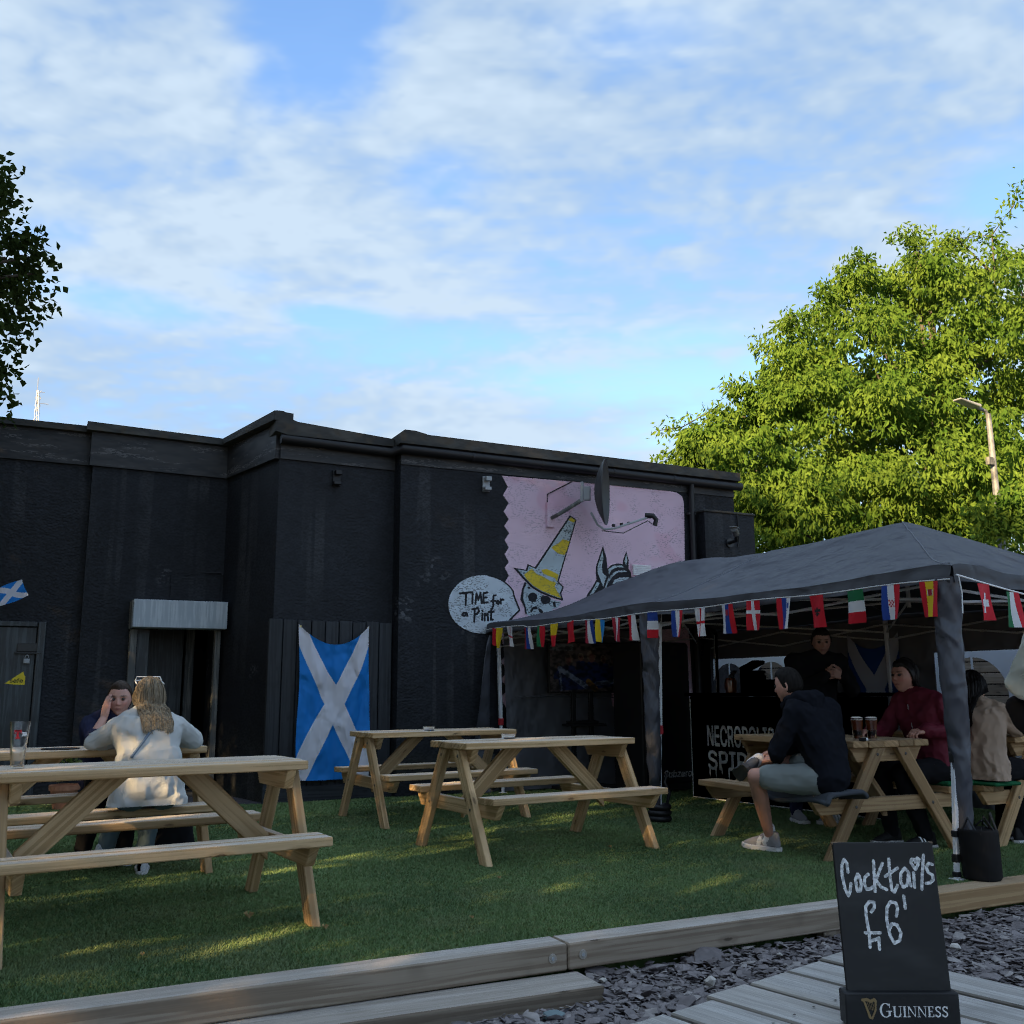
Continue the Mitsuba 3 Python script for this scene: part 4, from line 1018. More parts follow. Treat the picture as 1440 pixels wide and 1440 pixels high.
wrap('rolled_curtain', [(5.010, 4.15, 0.09), (5.022, 4.15, 0.5), (5.025, 4.15, 0.9), (5.02, 4.15, 1.4), (5.02, 4.13, 1.76)], (0.022, 0.050, 0.056, 0.070, 0.076, 0.080, 0.080), (0.03, 0.05, 0.055, 0.06, 0.06), 0.3, 'grey quilted curtain rolled round the front pole')
wrap('rolled_curtain', [(4.83, 7.05, 0.10), (4.82, 7.05, 0.9), (4.83, 7.05, 1.74)], (0.03, 0.06, 0.065, 0.075, 0.10), (0.04, 0.05, 0.05), 0.7, 'grey curtain rolled round the middle pole')
put(gz, 'tied_curtain', sheet(lambda u, v: np.stack([tp(LA, 0, 0)[0] - 0.05 - 0.34 * (v ** 0.7) * (1 - 0.25 * v) * u - 0.02 * np.sin(9 * u + 3 * v), tp(LA, 0, 0)[1] - 0.05 - 0.05 * u * np.sin(5 * v), 1.70 - v * 1.68], -1), 24, 40), 'leg_cover', True, label='dark curtain hanging loose at the far pole')
for z, h in ((0.66, 0.055), (0.24, 0.035), (0.10, 0.045), (0.02, 0.028)):
    f_ = np.array([4.925, 4.16, 0]) + (tp(0.04, 0.04, 1.78) - np.array([4.925, 4.16, 0])) * (z / 1.78)
    put(gz, 'tape_band', bx(f_ - [0.019, 0.019, 0], f_ + [0.019, 0.019, h], 0.003), 'black_plastic', label='black tape round the white front pole')

# weights
t = thing('weight_bag', 'black cylindrical weight bag at the foot of the front gazebo pole', 'weight bag')
prof = [(0, 0.016), (0.100, 0.016), (0.108, 0.03), (0.110, 0.28), (0.104, 0.292), (0.09, 0.285), (0, 0.28)]
b = lathe(prof, 36, (5.035, 4.075, 0))
v = np.array(b.vertices)
v[:, :2] += (0.02 * (meshkit.fbm(v * 7, 3, 3) - 0.5))[:, None] * np.sign(v[:, :2] - [5.035, 4.075])
put(t, 'bag', trimesh.Trimesh(v, b.faces, process=False), cloth('bag_cloth', (0.006, 0.006, 0.007), 0.7, 0.25, 0.1, 0.02), 40)
for k in range(5):
    an = k * 1.3
    put(t, 'strap', tube([(5.035 + 0.10 * math.cos(an), 4.075 + 0.10 * math.sin(an), 0.27), (5.035 + 0.07 * math.cos(an + .4), 4.075 + 0.07 * math.sin(an + .4), 0.33 + 0.012 * k), (5.035 + 0.09 * math.cos(an + 1.1), 4.075 + 0.09 * math.sin(an + 1.1), 0.275)], 0.007, 6), 'black_plastic', 40)
t = thing('ring_weight', 'stack of black rubber rings on the foot of the middle gazebo pole', 'weight')
for k in range(3):
    tor = trimesh.creation.torus(0.075, 0.026, 32, 14)
    tor.apply_translation((4.87, 7.06, 0.035 + 0.047 * k))
    put(t, 'ring', tor, 'black_plastic', 40)
put(t, 'chain', tube([(4.93, 7.03, 0.16), (4.94, 7.01, 0.24), (4.91, 7.03, 0.33), (4.93, 7.02, 0.40)], [0.012, 0.018, 0.014, 0.01], 6), 'black_plastic', 40)

# flag bunting along the eaves
for k, c in (('red', (0.50, 0.012, 0.025)), ('white', (0.62, 0.63, 0.66)), ('blue', (0.015, 0.05, 0.26)), ('green', (0.012, 0.14, 0.055)), ('yellow', (0.66, 0.47, 0.015)), ('black', (0.012, 0.012, 0.012)), ('orange', (0.60, 0.10, 0.015)), ('sky', (0.02, 0.20, 0.50)), ('maroon', (0.32, 0.02, 0.04))):
    mat('bunting_' + k, {'type': 'twosided', 'bsdf': prin(c, 0.65, 0.3)})


def bars_(cols, across=True):
    n = len(cols)
    return [((i / n, (i + 1) / n, 0, 1, c) if across else (0, 1, i / n, (i + 1) / n, c)) for i, c in enumerate(cols)]


def crossed(bg, fg, w=0.10, cy=0.5):
    return [(0, .5 - w, 0, cy - w * .6, bg), (.5 + w, 1, 0, cy - w * .6, bg), (0, .5 - w, cy + w * .6, 1, bg), (.5 + w, 1, cy + w * .6, 1, bg), (.5 - w, .5 + w, 0, 1, fg), (0, .5 - w, cy - w * .6, cy + w * .6, fg), (.5 + w, 1, cy - w * .6, cy + w * .6, fg)]


FL = [  # place along the side, tilt, design, label of the flag
    (5.50, 0.7, [(0, 1, 0, .45, 'red'), (0, 1, .45, 1, 'red')], None), (5.40, 0.15, bars_(('yellow',)), None), (5.19, 0.45, crossed('white', 'red', 0.07), 'white flag with red crosses at the far end of the bunting'),
    (4.83, 0.1, bars_(('maroon', 'blue', 'white')), None), (4.56, 0.3, bars_(('green', 'red', 'red')), None), (4.31, 0.02, bars_(('yellow', 'yellow', 'red', 'red'), False), 'yellow over red flag'),
    (4.03, -0.5, bars_(('red',)), None), (3.72, 0.2, bars_(('maroon', 'white', 'blue')), None), (3.54, 0.35, bars_(('yellow', 'sky')), 'yellow and blue flag'),
    (3.29, 0.3, bars_(('maroon', 'white', 'maroon')), 'dark red flag with a white middle stripe'), (3.07, 0.08, bars_(('red', 'white')), 'red and white two stripe flag'),
    (2.78, 0.12, bars_(('blue', 'white', 'red'), False), 'blue, white and red flag on the middle pole'), (2.45, 0.12, bars_(('blue', 'white', 'red')), None),
    (2.17, 0.0, crossed('white', 'red', 0.08), 'white flag with one red cross'), (1.86, 0.0, bars_(('white', 'blue', 'red')) + [(.38, .62, .18, .38, 'maroon', 1)], None),
    (1.58, 0.1, crossed('red', 'white', 0.10, 0.38), 'red flag with a white cross'), (1.27, 0.03, bars_(('red', 'blue', 'white')) + [(.72, .86, .16, .34, 'blue', 1)], None),
    (0.965, -0.02, bars_(('red',)) + [(.42, .58, .38, .66, 'black', 1), (.22, .78, .44, .52, 'black', 1), (.3, .7, .56, .6, 'black', 1)], 'red flag with a black eagle'),
    (0.635, -0.12, bars_(('green', 'white', 'red'), False), 'green, white and red flag'),
    (0.35, -0.06, bars_(('blue', 'white', 'red')) + [(.36 + .07 * (q % 4), .43 + .07 * (q % 4), .42 + .055 * (q // 4), .475 + .055 * (q // 4), 'red', 1) for q in range(16) if (q + q // 4) % 2 == 0], 'blue, white and red flag with a chequered shield'),
    (0.07, 0.1, [(0, .27, 0, 1, 'red'), (.27, .73, 0, 1, 'yellow'), (.73, 1, 0, 1, 'red'), (.38, .62, .22, .40, 'maroon', 1), (.33, .37, .22, .40, 'white', 1), (.63, .67, .22, .40, 'white', 1)], 'red and yellow flag with a crest at the front corner')]
FR = [(0.15, 0.0, bars_(('red',)) + [(.40, .60, .25, .80, 'white', 1), (.16, .84, .43, .62, 'white', 1)], 'red flag with a white plus sign'),
      (0.435, 0.03, bars_(('green', 'white', 'red')), None), (0.66, 0.0, [(0, 1, 0, 1, 'blue')] + [(k / 8, k / 8 + .16, k / 8, k / 8 + .12, 'white', 1) for k in range(8)] + [(1 - k / 8 - .16, 1 - k / 8, k / 8, k / 8 + .12, 'white', 1) for k in range(8)], 'blue flag with a white saltire')]
bun = thing('flag_bunting', 'string of small national flags hanging along the gazebo eaves', 'bunting')


def rope_z(a):
    return 1.738 + 0.006 * math.sin(a * 5) + (0.02 if a > 4.9 else 0)


ka = np.linspace(-0.07, LA + 0.02, 70)
put(bun, 'rope', tube(tp(ka, np.full(70, -0.105), [rope_z(a) + 0.006 for a in ka]), 0.0045, 5), 'white_print', True)
kb = np.linspace(-0.09, LB, 30)
put(bun, 'rope', tube(tp(np.full(30, -0.105), kb, 1.765 - 0.14 * np.sin(np.clip(kb + .09, 0, 3) / 3.09 * np.pi)), 0.006, 5), 'white_print', True)
put(bun, 'rope_end', tube(tp([-0.12, -0.13, -0.14], [-0.09, -0.085, -0.11], [1.76, 1.65, 1.53]), 0.004, 5), 'white_print', True)


def flag(pos, along_, out, tilt, design, label, seed, W=0.130, H=0.222):
    f = free(bun + '__flag')
    n = 0
    sh = seed * 1.7

    def fr(u, v, lift=0.0):
        x = (u - 0.5) * W * (1 - 0.10 * v) + 0.16 * tilt * v * W * 2.2
        o = 0.016 * np.sin(u * 4.2 + v * 2.0 + sh) * (0.35 + v) + 0.02 * v * math.sin(sh) + lift
        z = -v * H * (1 - 0.18 * abs(tilt)) - 0.05 * tilt * (u - 0.5)
        return pos + x[..., None] * along_ + o[..., None] * out + z[..., None] * np.array([0, 0, 1.0])
    cells = {}
    for d in design:
        u0, u1, v0, v1, c = d[:5]
        l = 0.0016 if len(d) > 5 else 0.0
        for side in ((0,) if l == 0 else (1, -1)):
            m = sheet(lambda u, v: fr(u0 + (u1 - u0) * u, v0 + (v1 - v0) * v, l * side), max(2, int(8 * (u1 - u0))), max(2, int(14 * (v1 - v0))))
            cells.setdefault(c, []).append(m)
    for c, ms in cells.items():
        put(f, 'cloth' if n == 0 else 'stripe', trimesh.util.concatenate(ms), 'bunting_' + c, True)
        n += 1
    if label:
        labels[f] = {'label': label}


for k, (a, tl, ds_, lb) in enumerate(FL):
    flag(tp(a, -0.115, rope_z(a)), -TU, -TW, tl, ds_, lb, k)
for k, (b, tl, ds_, lb) in enumerate(FR):
    flag(tp(-0.115, b, 1.755 - 0.14 * math.sin((b + .09) / 3.09 * math.pi)), TW, -TU, tl, ds_, lb, k + 30)

# ------------------------------------------------------------------ inside the gazebo
BO, BD = np.array([6.27, 8.475, 0.0]), np.array([0.1396, -0.9902, 0.0])
BN = np.array([-0.9902, -0.1396, 0.0])      # towards the lawn


def bp(u, z, o=0.0):
    u, z, o = np.broadcast_arrays(np.asarray(u, float), np.asarray(z, float), np.asarray(o, float))
    return BO + u[..., None] * BD + o[..., None] * BN + z[..., None] * np.array([0, 0, 1.0])


bframe = lambda off: (lambda u, v, w: bp(u, v, off + w))
RB = np.stack([BD, BN, [0, 0, 1.0]], 1)
bar = thing('pop_up_bar', 'black pop-up bar with white piping and silver lettering in the gazebo', 'bar')
mat('bar_black', prin((0.007, 0.007, 0.009), 0.45, 0.4))
mat('silver_print', prin(mikit.proc(lambda p, n, uv: mix((0.55, 0.56, 0.58), (0.85, 0.86, 0.87), smoothstep(0.35, 0.65, noise(p.y * 5 + p.z * 7, 1.0, 2.0)))), 0.45, 0.5))
put(bar, 'front_panel', bx((0, -0.03, 0.01), (2.35, 0, 1.03), 0.004, RB, BO), 'bar_black')
put(bar, 'counter', bx((-0.02, -0.45, 1.032), (2.38, 0.06, 1.062), 0.006, RB, BO), 'bar_black')
put(bar, 'end_panel', bx((-0.001, -0.44, 0.01), (0.03, -0.031, 1.03), 0.004, RB, BO), 'bar_black')
put(bar, 'upright', bx((0.02, -0.40, 1.064), (0.05, -0.37, 1.70), 0.003, RB, BO), 'bar_black')
pipe = strokes([[(0.006, 1.0), (0.006, 0.014), (2.34, 0.014)]], 0.0045)
put(bar, 'piping', prism(pipe, 0.004, bframe(0.0005)), 'white_print')
put(bar, 'upright__piping', prism(sbox(0.03, 1.07, 0.036, 1.68), 0.002, bframe(-0.369)), 'frame_tube')


def condensed(txt, u0, u1, z0, z1, drip=False):
    m = meshkit.text_mesh(txt, 1.0, 0.003, True)
    v = np.array(m.vertices)
    x0, x1, y0, y1 = v[:, 0].min(), v[:, 0].max(), v[:, 1].min(), v[:, 1].max()
    U, Z = u0 + (v[:, 0] - x0) / (x1 - x0) * (u1 - u0), z0 + (v[:, 1] - y0) / (y1 - y0) * (z1 - z0)
    return trimesh.Trimesh(bp(U, Z, 0.0008 + v[:, 2]), m.faces, process=False)


put(bar, 'lettering', condensed('NECROPOLIS', 0.235, 1.11, 0.53, 0.742), 'silver_print')
put(bar, 'lettering', condensed('SPIRITS', 0.232, 1.15, 0.30, 0.492), 'silver_print')
dr_ = []
for k in range(10):
    u = 0.26 + k * 0.088 + rnd.uniform(-.016, .016)
    w, l = rnd.uniform(0.006, 0.012), rnd.uniform(0.02, 0.10)
    dr_.append(Polygon([(u - w, 0.325), (u + w, 0.325), (u + w * .8, 0.30 - l * .5), (u, 0.30 - l), (u - w * .8, 0.30 - l * .5)]))
put(bar, 'lettering_drip', prism(unary_union(dr_), 0.002, bframe(0.0044)), 'silver_print')
for nm, lb, u, sz, m in (('beer_jug', 'amber jug on the bar counter', 0.42, None, 'beer'), ('till', 'black till with a tilted lid on the bar counter', 0.72, (0.09, 0.10, 0.22), 'black_plastic'), ('tap_box', 'low black box beside the till on the bar counter', 0.93, (0.10, 0.09, 0.13), 'black_plastic')):
    t = thing(nm, lb, nm.replace('_', ' '))
    c = bp(u, 1.063, -0.18)
    if sz is None:
        put(t, 'body', lathe([(0, 0), (0.055, 0), (0.06, 0.12), (0.05, 0.15), (0.045, 0.15), (0, 0.13)], 20, c), m, 40)
        put(t, 'handle', tube([c + [0, 0.05, 0.12], c + [0, 0.10, 0.10], c + [0, 0.10, 0.05], c + [0, 0.055, 0.03]], 0.008, 6), m, 40)
        put(t, 'spout', tube([c + [0, 0, 0.15], c + [0.02, -0.03, 0.21], c + [0.04, -0.05, 0.21]], [0.03, 0.02, 0.015], 8), 'black_plastic', 40)
    else:
        put(t, 'body', bx((-sz[0], -sz[1], 0), (sz[0], sz[1], sz[2]), 0.01, RB, c), m)
        if nm == 'till':
            put(t, 'lid', bx((-0.11, -0.09, 0), (0.11, 0.09, 0.04), 0.015, RB @ trimesh.transformations.rotation_matrix(-0.35, [0, 1, 0])[:3, :3], c + [0, 0, 0.25]), m)
        else:
            put(t, 'tap', tube([c + [0, 0, sz[2]], c + [0, 0, sz[2] + .04], c + [-0.05, 0, sz[2] + .05]], 0.012, 8), 'grey_metal', 40)
t = thing('drinks_fridge', 'tall black fridge with pale lettering left of the pop-up bar', 'fridge')
fo = tp(4.75, 1.30, 0)
RF = np.stack([TW, TU, [0, 0, 1.0]], 1)
put(t, 'cabinet', bx((0, 0.03, 0.02), (0.66, 0.55, 1.62), 0.01, RF, fo), 'black_metal')
put(t, 'door', bx((0.01, 0, 0.10), (0.65, 0.028, 1.60), 0.006, RF, fo), 'bar_black')
put(t, 'handle', tm(bx((0.04, -0.03, 0.7), (0.06, -0.001, 1.1), 0.004, RF, fo)), 'black_metal')
m = meshkit.text_mesh('Subzero', 0.07, 0.002, True)
v = np.array(m.vertices)
put(t, 'lettering', trimesh.Trimesh(fo + (0.24 + v[:, :1] * 1.05 + 0.2 * v[:, 1:2]) * TW + (-0.0005 - v[:, 2:]) * TU + (0.165 + v[:, 1:2]) * np.array([0, 0, 1.0]), m.faces, process=False), 'frame_tube')
# television
t = thing('television', 'television on a black stand showing football fans with a blue and white flag', 'television')
to = tp(5.50, 0.585, 0)
tfr = lambda off: (lambda u, v, w: to + u[:, None] * TW - (off + w)[:, None] * TU + v[:, None] * np.array([0, 0, 1.0]))
put(t, 'screen_case', bx((-0.012, 0, 1.07), (1.06, 0.05, 1.64), 0.006, RF, to), 'black_plastic')
mats_ = {'sc_back': (0.075, 0.06, 0.06), 'sc_blue': (0.008, 0.018, 0.085), 'sc_white': (0.15, 0.19, 0.28), 'sc_skin': (0.15, 0.07, 0.06), 'sc_hair': (0.16, 0.115, 0.085), 'sc_gold': (0.17, 0.09, 0.015), 'sc_grey': (0.13, 0.14, 0.15)}
for k, c in mats_.items():
    mat(k, prin(mikit.proc(lambda p, n, uv, c=c: mi.Color3f(c) * (0.25 + 1.5 * smoothstep(0.3, 0.7, fbm(p.x * 19, p.y * 19, p.z * 23, 3)))), 0.3, 0.4))
put(t, 'screen', prism(sbox(0, 1.085, 1.048, 1.625), 0.001, tfr(0.001)), 'sc_back')


def zt(x, y):   # place on the screen, from fractions of it
    return (0.0 + 1.048 * x, 1.085 + 0.54 * (1 - y))


crowd, hair, shirts = [], [], []
for x, y, s in ((0.24, 0.36, 1.0), (0.54, 0.28, 1.1), (0.85, 0.38, 1.0), (0.40, 0.30, .7), (0.70, 0.34, .75), (0.10, 0.5, .6), (0.96, 0.40, .6)):
    cx, cy = zt(x, y)
    crowd.append(Point(cx, cy).buffer(0.036 * s).union(Point(cx, cy - .03 * s).buffer(0.03 * s)))
    hair.append(Point(cx, cy + 0.012).buffer(0.058 * s))
    shirts.append(Polygon([(cx - 0.10 * s, cy - 0.22 * s), (cx - 0.085 * s, cy - 0.07 * s), (cx, cy - 0.04 * s), (cx + 0.085 * s, cy - 0.07 * s), (cx + 0.10 * s, cy - 0.22 * s)]))
put(t, 'picture', prism(unary_union(hair), 0.0006, tfr(0.0024)), 'sc_hair')
put(t, 'picture', prism(unary_union(shirts), 0.0006, tfr(0.0034)), 'sc_blue')
put(t, 'picture', prism(unary_union(crowd), 0.0006, tfr(0.0044)), 'sc_skin')
put(t, 'picture', prism(Polygon([zt(0.09, 0.52), zt(0.98, 0.66), zt(0.98, 0.88), zt(0.5, 0.95), zt(0.12, 0.98)]), 0.0006, tfr(0.0054)), 'sc_blue')
put(t, 'picture', prism(unary_union([LineString([zt(0.12, 0.53), zt(0.46, 0.90)]).buffer(0.03), LineString([zt(0.6, 0.84), zt(0.92, 0.78)]).buffer(0.025), LineString([zt(0.12, 0.55), zt(0.14, 0.97)]).buffer(0.012)]), 0.0006, tfr(0.0064)), 'sc_white')
put(t, 'picture', prism(LineString([zt(0.49, 0.80), zt(0.58, 0.95)]).buffer(0.035), 0.0006, tfr(0.0074)), 'sc_gold')
put(t, 'picture', prism(sbox(*zt(0.0, 0.16), *zt(0.30, 0.02)), 0.0006, tfr(0.0032)), 'sc_grey')
for u in (0.33, 0.57):
    put(t, 'upright', bx((u, 0.055, 0.05), (u + 0.05, 0.09, 1.3), 0.004, RF, to), 'black_metal')
put(t, 'shelf', bx((0.25, -0.12, 0.70), (0.68, 0.15, 0.725), 0.004, RF, to), 'black_metal')
put(t, 'shelf_bracket', bx((0.27, -0.02, 0.727), (0.64, 0.10, 0.76), 0.004, RF, to), 'black_metal')
put(t, 'base', bx((0.15, -0.2, 0.012), (0.80, 0.25, 0.05), 0.006, RF, to), 'black_metal')
put(t, 'cable', tube([to + 0.98 * TW + [0, 0, 1.10], to + 1.08 * TW + [0, 0, 0.9], to + 1.12 * TW + [0, 0, 0.5], to + 1.20 * TW + [0, 0, 0.02]], 0.014, 8), 'frame_tube', 40)
# saltire on the long wall
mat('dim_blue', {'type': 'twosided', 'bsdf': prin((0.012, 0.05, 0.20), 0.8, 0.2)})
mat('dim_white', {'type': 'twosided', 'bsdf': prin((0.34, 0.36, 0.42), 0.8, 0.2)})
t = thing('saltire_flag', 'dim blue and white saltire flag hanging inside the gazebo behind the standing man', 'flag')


def inside(u, v):
    a, b_ = u / 0.62, v / 1.08
    drop = 0.16 * 4 * a * (1 - a) * np.exp(-3 * b_)
    return tp(3.36 - 0.62 * a, LB - 0.05 - 0.02 * np.sin(5 * a + 2 * b_), 1.66 - v - drop)


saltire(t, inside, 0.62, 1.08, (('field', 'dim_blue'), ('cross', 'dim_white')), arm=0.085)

# ------------------------------------------------------------------ chalk board on the path
sg = thing('chalk_board', 'black chalk menu board reading Cocktails £6 on the boarded path', 'menu board')
sx = np.array([0.322, -0.165, 0]) / np.linalg.norm([0.322, -0.165, 0])
sn = np.array([-sx[1], sx[0], 0]) * -1          # towards the camera
so = np.array([2.529, 2.628, 0.004])            # lower left front corner
lean = 0.13
su = np.array([0, 0, 1.0]) * math.cos(lean) - sn * math.sin(lean)
sw_ = sn * math.cos(lean) + np.array([0, 0, 1.0]) * math.sin(lean)
SWD, SB = 0.345, 0.095
RS = np.stack([sx, su, sw_], 1)
mat('chalk_black', prin(mikit.proc(lambda p, n, uv: mix((0.0085, 0.0095, 0.0115), (0.032, 0.034, 0.038), smoothstep(0.5, 0.8, fbm(p.x * 5 + p.y * 3, p.y * 5, p.z * 9, 4)) * 0.7)), 0.5, 0.4))
mat('chalk_white', prin(mikit.proc(lambda p, n, uv: mix((0.46, 0.48, 0.50), (0.80, 0.82, 0.84), smoothstep(0.35, 0.6, noise(p.x * 150, p.y * 150, p.z * 110)))), 0.85, 0.2))
mat('gold_print', prin((0.22, 0.15, 0.065), 0.5, 0.5))
mat('board_edge', prin((0.20, 0.14, 0.09), 0.7, 0.3))
PH = 0.474
put(sg, 'panel', bx((0.004, SB, -0.012), (0.004 + SWD, SB + PH, 0.0), 0.003, RS, so + 0.035 * sn + np.array([0, 0, 0.0])), 'chalk_black')
po = so + 0.035 * sn + SB * su + 0.004 * sx
for a, b in (((-0.002, PH - 0.008, -0.0125), (0.02, PH + 0.0015, -0.001)), ((SWD - 0.012, PH - 0.006, -0.0125), (SWD + 0.0015, PH + 0.0015, -0.001))):
    put(sg, 'worn_corner', bx(a, b, 0.002, RS, po), 'board_edge')
sfr = lambda o, off: (lambda u, v, w: o + u[:, None] * sx + v[:, None] * su + (off + w)[:, None] * sw_)
ch = [[(u * SWD, (1 - v) * PH) for u, v in s] for s in md['chalk']]
put(sg, 'chalk_writing', prism(strokes(ch, 0.0052), 0.0008, sfr(po, 0.0005)), 'chalk_white')
put(sg, 'base_box', bx((-0.012, 0, -0.045), (SWD + 0.016, SB + 0.008, 0.022), 0.004, np.stack([sx, [0, 0, 1.0], sn], 1), so + 0.028 * sn), 'chalk_black')
bo = so + 0.0505 * sn
bfr = lambda off: (lambda u, v, w: bo + u[:, None] * sx + v[:, None] * np.array([0, 0, 1.0]) + (off + w)[:, None] * sn)


def serif(word, h0, h1, w):
    """Roman capitals with serifs, first one taller, from strokes; returns a plane figure of unit letter height"""
    th, tn = 0.17, 0.06
    S = lambda x: [sbox(x - 0.17, 0, x + 0.17, 0.05), sbox(x - 0.17, 0.95, x + 0.17, 1.0)]
    V = lambda x, t_=th: [sbox(x - t_ / 2, 0, x + t_ / 2, 1)]
    ring = lambda a0, a1, rx, ry, t1, t2, cx, cy: [Polygon([(cx + rx * math.cos(a), cy + ry * math.sin(a)) for a in np.linspace(a0, a1, 24)] + [(cx + (rx - t1) * math.cos(a), cy + (ry - t2) * math.sin(a)) for a in np.linspace(a1, a0, 24)])]
    G = {'G': (ring(0.75, 5.75, 0.46, 0.53, 0.17, 0.06, 0.5, 0.5) + [sbox(0.72, 0.08, 0.88, 0.42), sbox(0.56, 0.40, 1.0, 0.46), sbox(0.78, 0.66, 0.84, 1.0)], 1.02),
         'U': (V(0.2) + V(0.78, tn) + [sbox(0.03, 0.95, 0.37, 1), sbox(0.62, 0.95, 0.95, 1)] + ring(math.pi, 2 * math.pi, 0.375, 0.36, 0.15, 0.07, 0.49, 0.34), 0.98),
         'I': (V(0.2) + S(0.2), 0.42), 'N': (V(0.16, tn) + V(0.82, tn) + [Polygon([(0.06, 1), (0.26, 1), (0.86, 0.0), (0.80, 0.0)])] + [sbox(0.0, 0, 0.32, 0.05), sbox(0.66, 0.95, 0.98, 1)], 0.99),
         'E': (V(0.2) + [sbox(0.04, 0, 0.66, 0.055), sbox(0.04, 0.945, 0.62, 1), sbox(0.2, 0.48, 0.5, 0.54), sbox(0.6, 0, 0.66, 0.24), sbox(0.56, 0.78, 0.62, 1), sbox(0.45, 0.4, 0.50, 0.62)], 0.72),
         'S': ([LineString([(0.56, 0.80), (0.46, 0.93), (0.30, 0.95), (0.15, 0.86), (0.13, 0.72), (0.22, 0.58), (0.42, 0.46), (0.54, 0.34), (0.54, 0.18), (0.42, 0.06), (0.24, 0.05), (0.10, 0.18)]).buffer(0.065), sbox(0.55, 0.74, 0.60, 0.98), sbox(0.06, 0.02, 0.11, 0.26)], 0.68)}
    from shapely import affinity
    x, out = 0.0, []
    for i, c in enumerate(word):
        g, adv = G[c]
        s = h0 if i == 0 else h1
        out.append(affinity.translate(affinity.scale(unary_union([q.buffer(0) for q in g]), s, s, origin=(0, 0)), x, 0))
        x += adv * s + 0.02
    g = unary_union(out)
    k = w / (g.bounds[2] - g.bounds[0])
    return affinity.scale(affinity.translate(g, -g.bounds[0], 0), k, k, origin=(0, 0))


from shapely import affinity
put(sg, 'lettering', prism(affinity.translate(serif('GUINNESS', 1.28, 1.0, 0.222), 0.098, 0.030), 0.001, bfr(0.0008)), 'white_print')
harp = unary_union([LineString([(0.0, 0.060), (0.014, 0.062), (0.026, 0.056), (0.038, 0.062), (0.042, 0.056)]).buffer(0.0045), Polygon([(0.0, 0.062), (0.008, 0.056), (0.026, 0.008), (0.024, 0.002), (0.018, 0.004)]), LineString([(0.042, 0.056), (0.041, 0.03), (0.028, 0.004)]).buffer(0.003)] + [LineString([(0.008 + .006 * k, 0.056), (0.016 + 0.005 * k, 0.034 - .002 * k)]).buffer(0.0007) for k in range(5)])
put(sg, 'emblem', prism(affinity.translate(harp, 0.044, 0.022), 0.001, bfr(0.0008)), 'gold_print')
put(sg, 'base_trim', prism(sbox(0.0, SB - 0.001, SWD + 0.004, SB + 0.001), 0.0008, bfr(0.0008)), 'black_metal')

# ------------------------------------------------------------------ planting at the pub wall
def pot(label, x, y, r, h, plant_seed, pl_h):
    t = thing('flower_pot', label, 'flower pot', None)
    put(t, 'pot', lathe([(0, 0), (r * 0.7, 0), (r * 0.95, h * 0.8), (r * 1.06, h * 0.8), (r * 1.08, h), (r * 0.92, h), (r * 0.9, h * 0.9), (0, h * 0.88)], 24, (x, y, -0.012)), 'terracotta', 40)
    V = []
    g = np.random.default_rng(plant_seed)
    for k in range(160):
        a, rr, z = g.uniform(0, 6.28), g.uniform(0, r * 1.3) , g.uniform(0.2, 1) * pl_h
        c = np.array([x + rr * math.cos(a), y + rr * math.sin(a), h + z])
        d1 = g.normal(size=3)
        d1 /= np.linalg.norm(d1)
        d2 = np.cross(d1, g.normal(size=3))
        d2 /= np.linalg.norm(d2)
        l = g.uniform(0.02, 0.04)
        V += [c - d1 * l, c + d2 * l * .5, c + d1 * l, c - d1 * l, c + d1 * l, c - d2 * l * .5]
    V = np.array(V)
    put(t, 'plant', trimesh.Trimesh(V, np.arange(len(V)).reshape(-1, 3), process=False), 'pot_leaf')


mat('pot_leaf', {'type': 'twosided', 'bsdf': prin((0.09, 0.13, 0.025), 0.5, 0.4)})
pot('terracotta pot with a bushy green plant seen under the two women\'s table', 0.42, 10.55, 0.13, 0.24, 3, 0.22)

mat('leaf_litter', {'type': 'twosided', 'bsdf': prin((0.30, 0.22, 0.10), 0.7, 0.3)})
for k, (x, y, s, lb) in enumerate(((1.05, 5.02, 0.045, 'dry curled leaf on the lawn under the nearest table'), (1.32, 4.63, 0.03, 'small dry leaf on the lawn in front of the nearest table'), (2.55, 5.35, 0.022, 'tiny pale scrap on the lawn between the tables'), (3.72, 6.02, 0.025, 'pale scrap beside the leg of the middle table'), (2.0, 4.5, 0.02, 'brown leaf fragment on the open lawn near the kerb'), (0.52, 4.52, 0.02, 'pale fragment at the front of the lawn, far left'))):
    t = thing('fallen_leaf', lb, 'leaf')
    put(t, 'blade', sheet(lambda u, v: np.stack([x + s * (u - .5) * 2 * np.sin(np.pi * np.clip(v, .05, .95)) * .5 + s * .2 * v, y + s * (v - .5) * 1.6 - 0.5 * s * u, 0.024 + s * 0.35 * ((u - .5) ** 2 * 4 + 0.4 * v ** 2)], -1), 6, 8), 'leaf_litter', True)

# ------------------------------------------------------------------ trees
def leafmat(key, c0, c1, trans, fr=2.2):
    mat(key, {'type': 'principledthin', 'base_color': mikit.proc(lambda p, n, uv: mix(c0, c1, smoothstep(0.3, 0.7, fbm(p.x * fr, p.y * fr, p.z * fr, 2)) * 0.6 + 0.4 * cell_rand(dr.floor(p.x * 9), dr.floor(p.y * 9), dr.floor(p.z * 9)))),
              'roughness': 0.42, 'eta': 1.4, 'diff_trans': trans, 'spec_trans': 0.0})


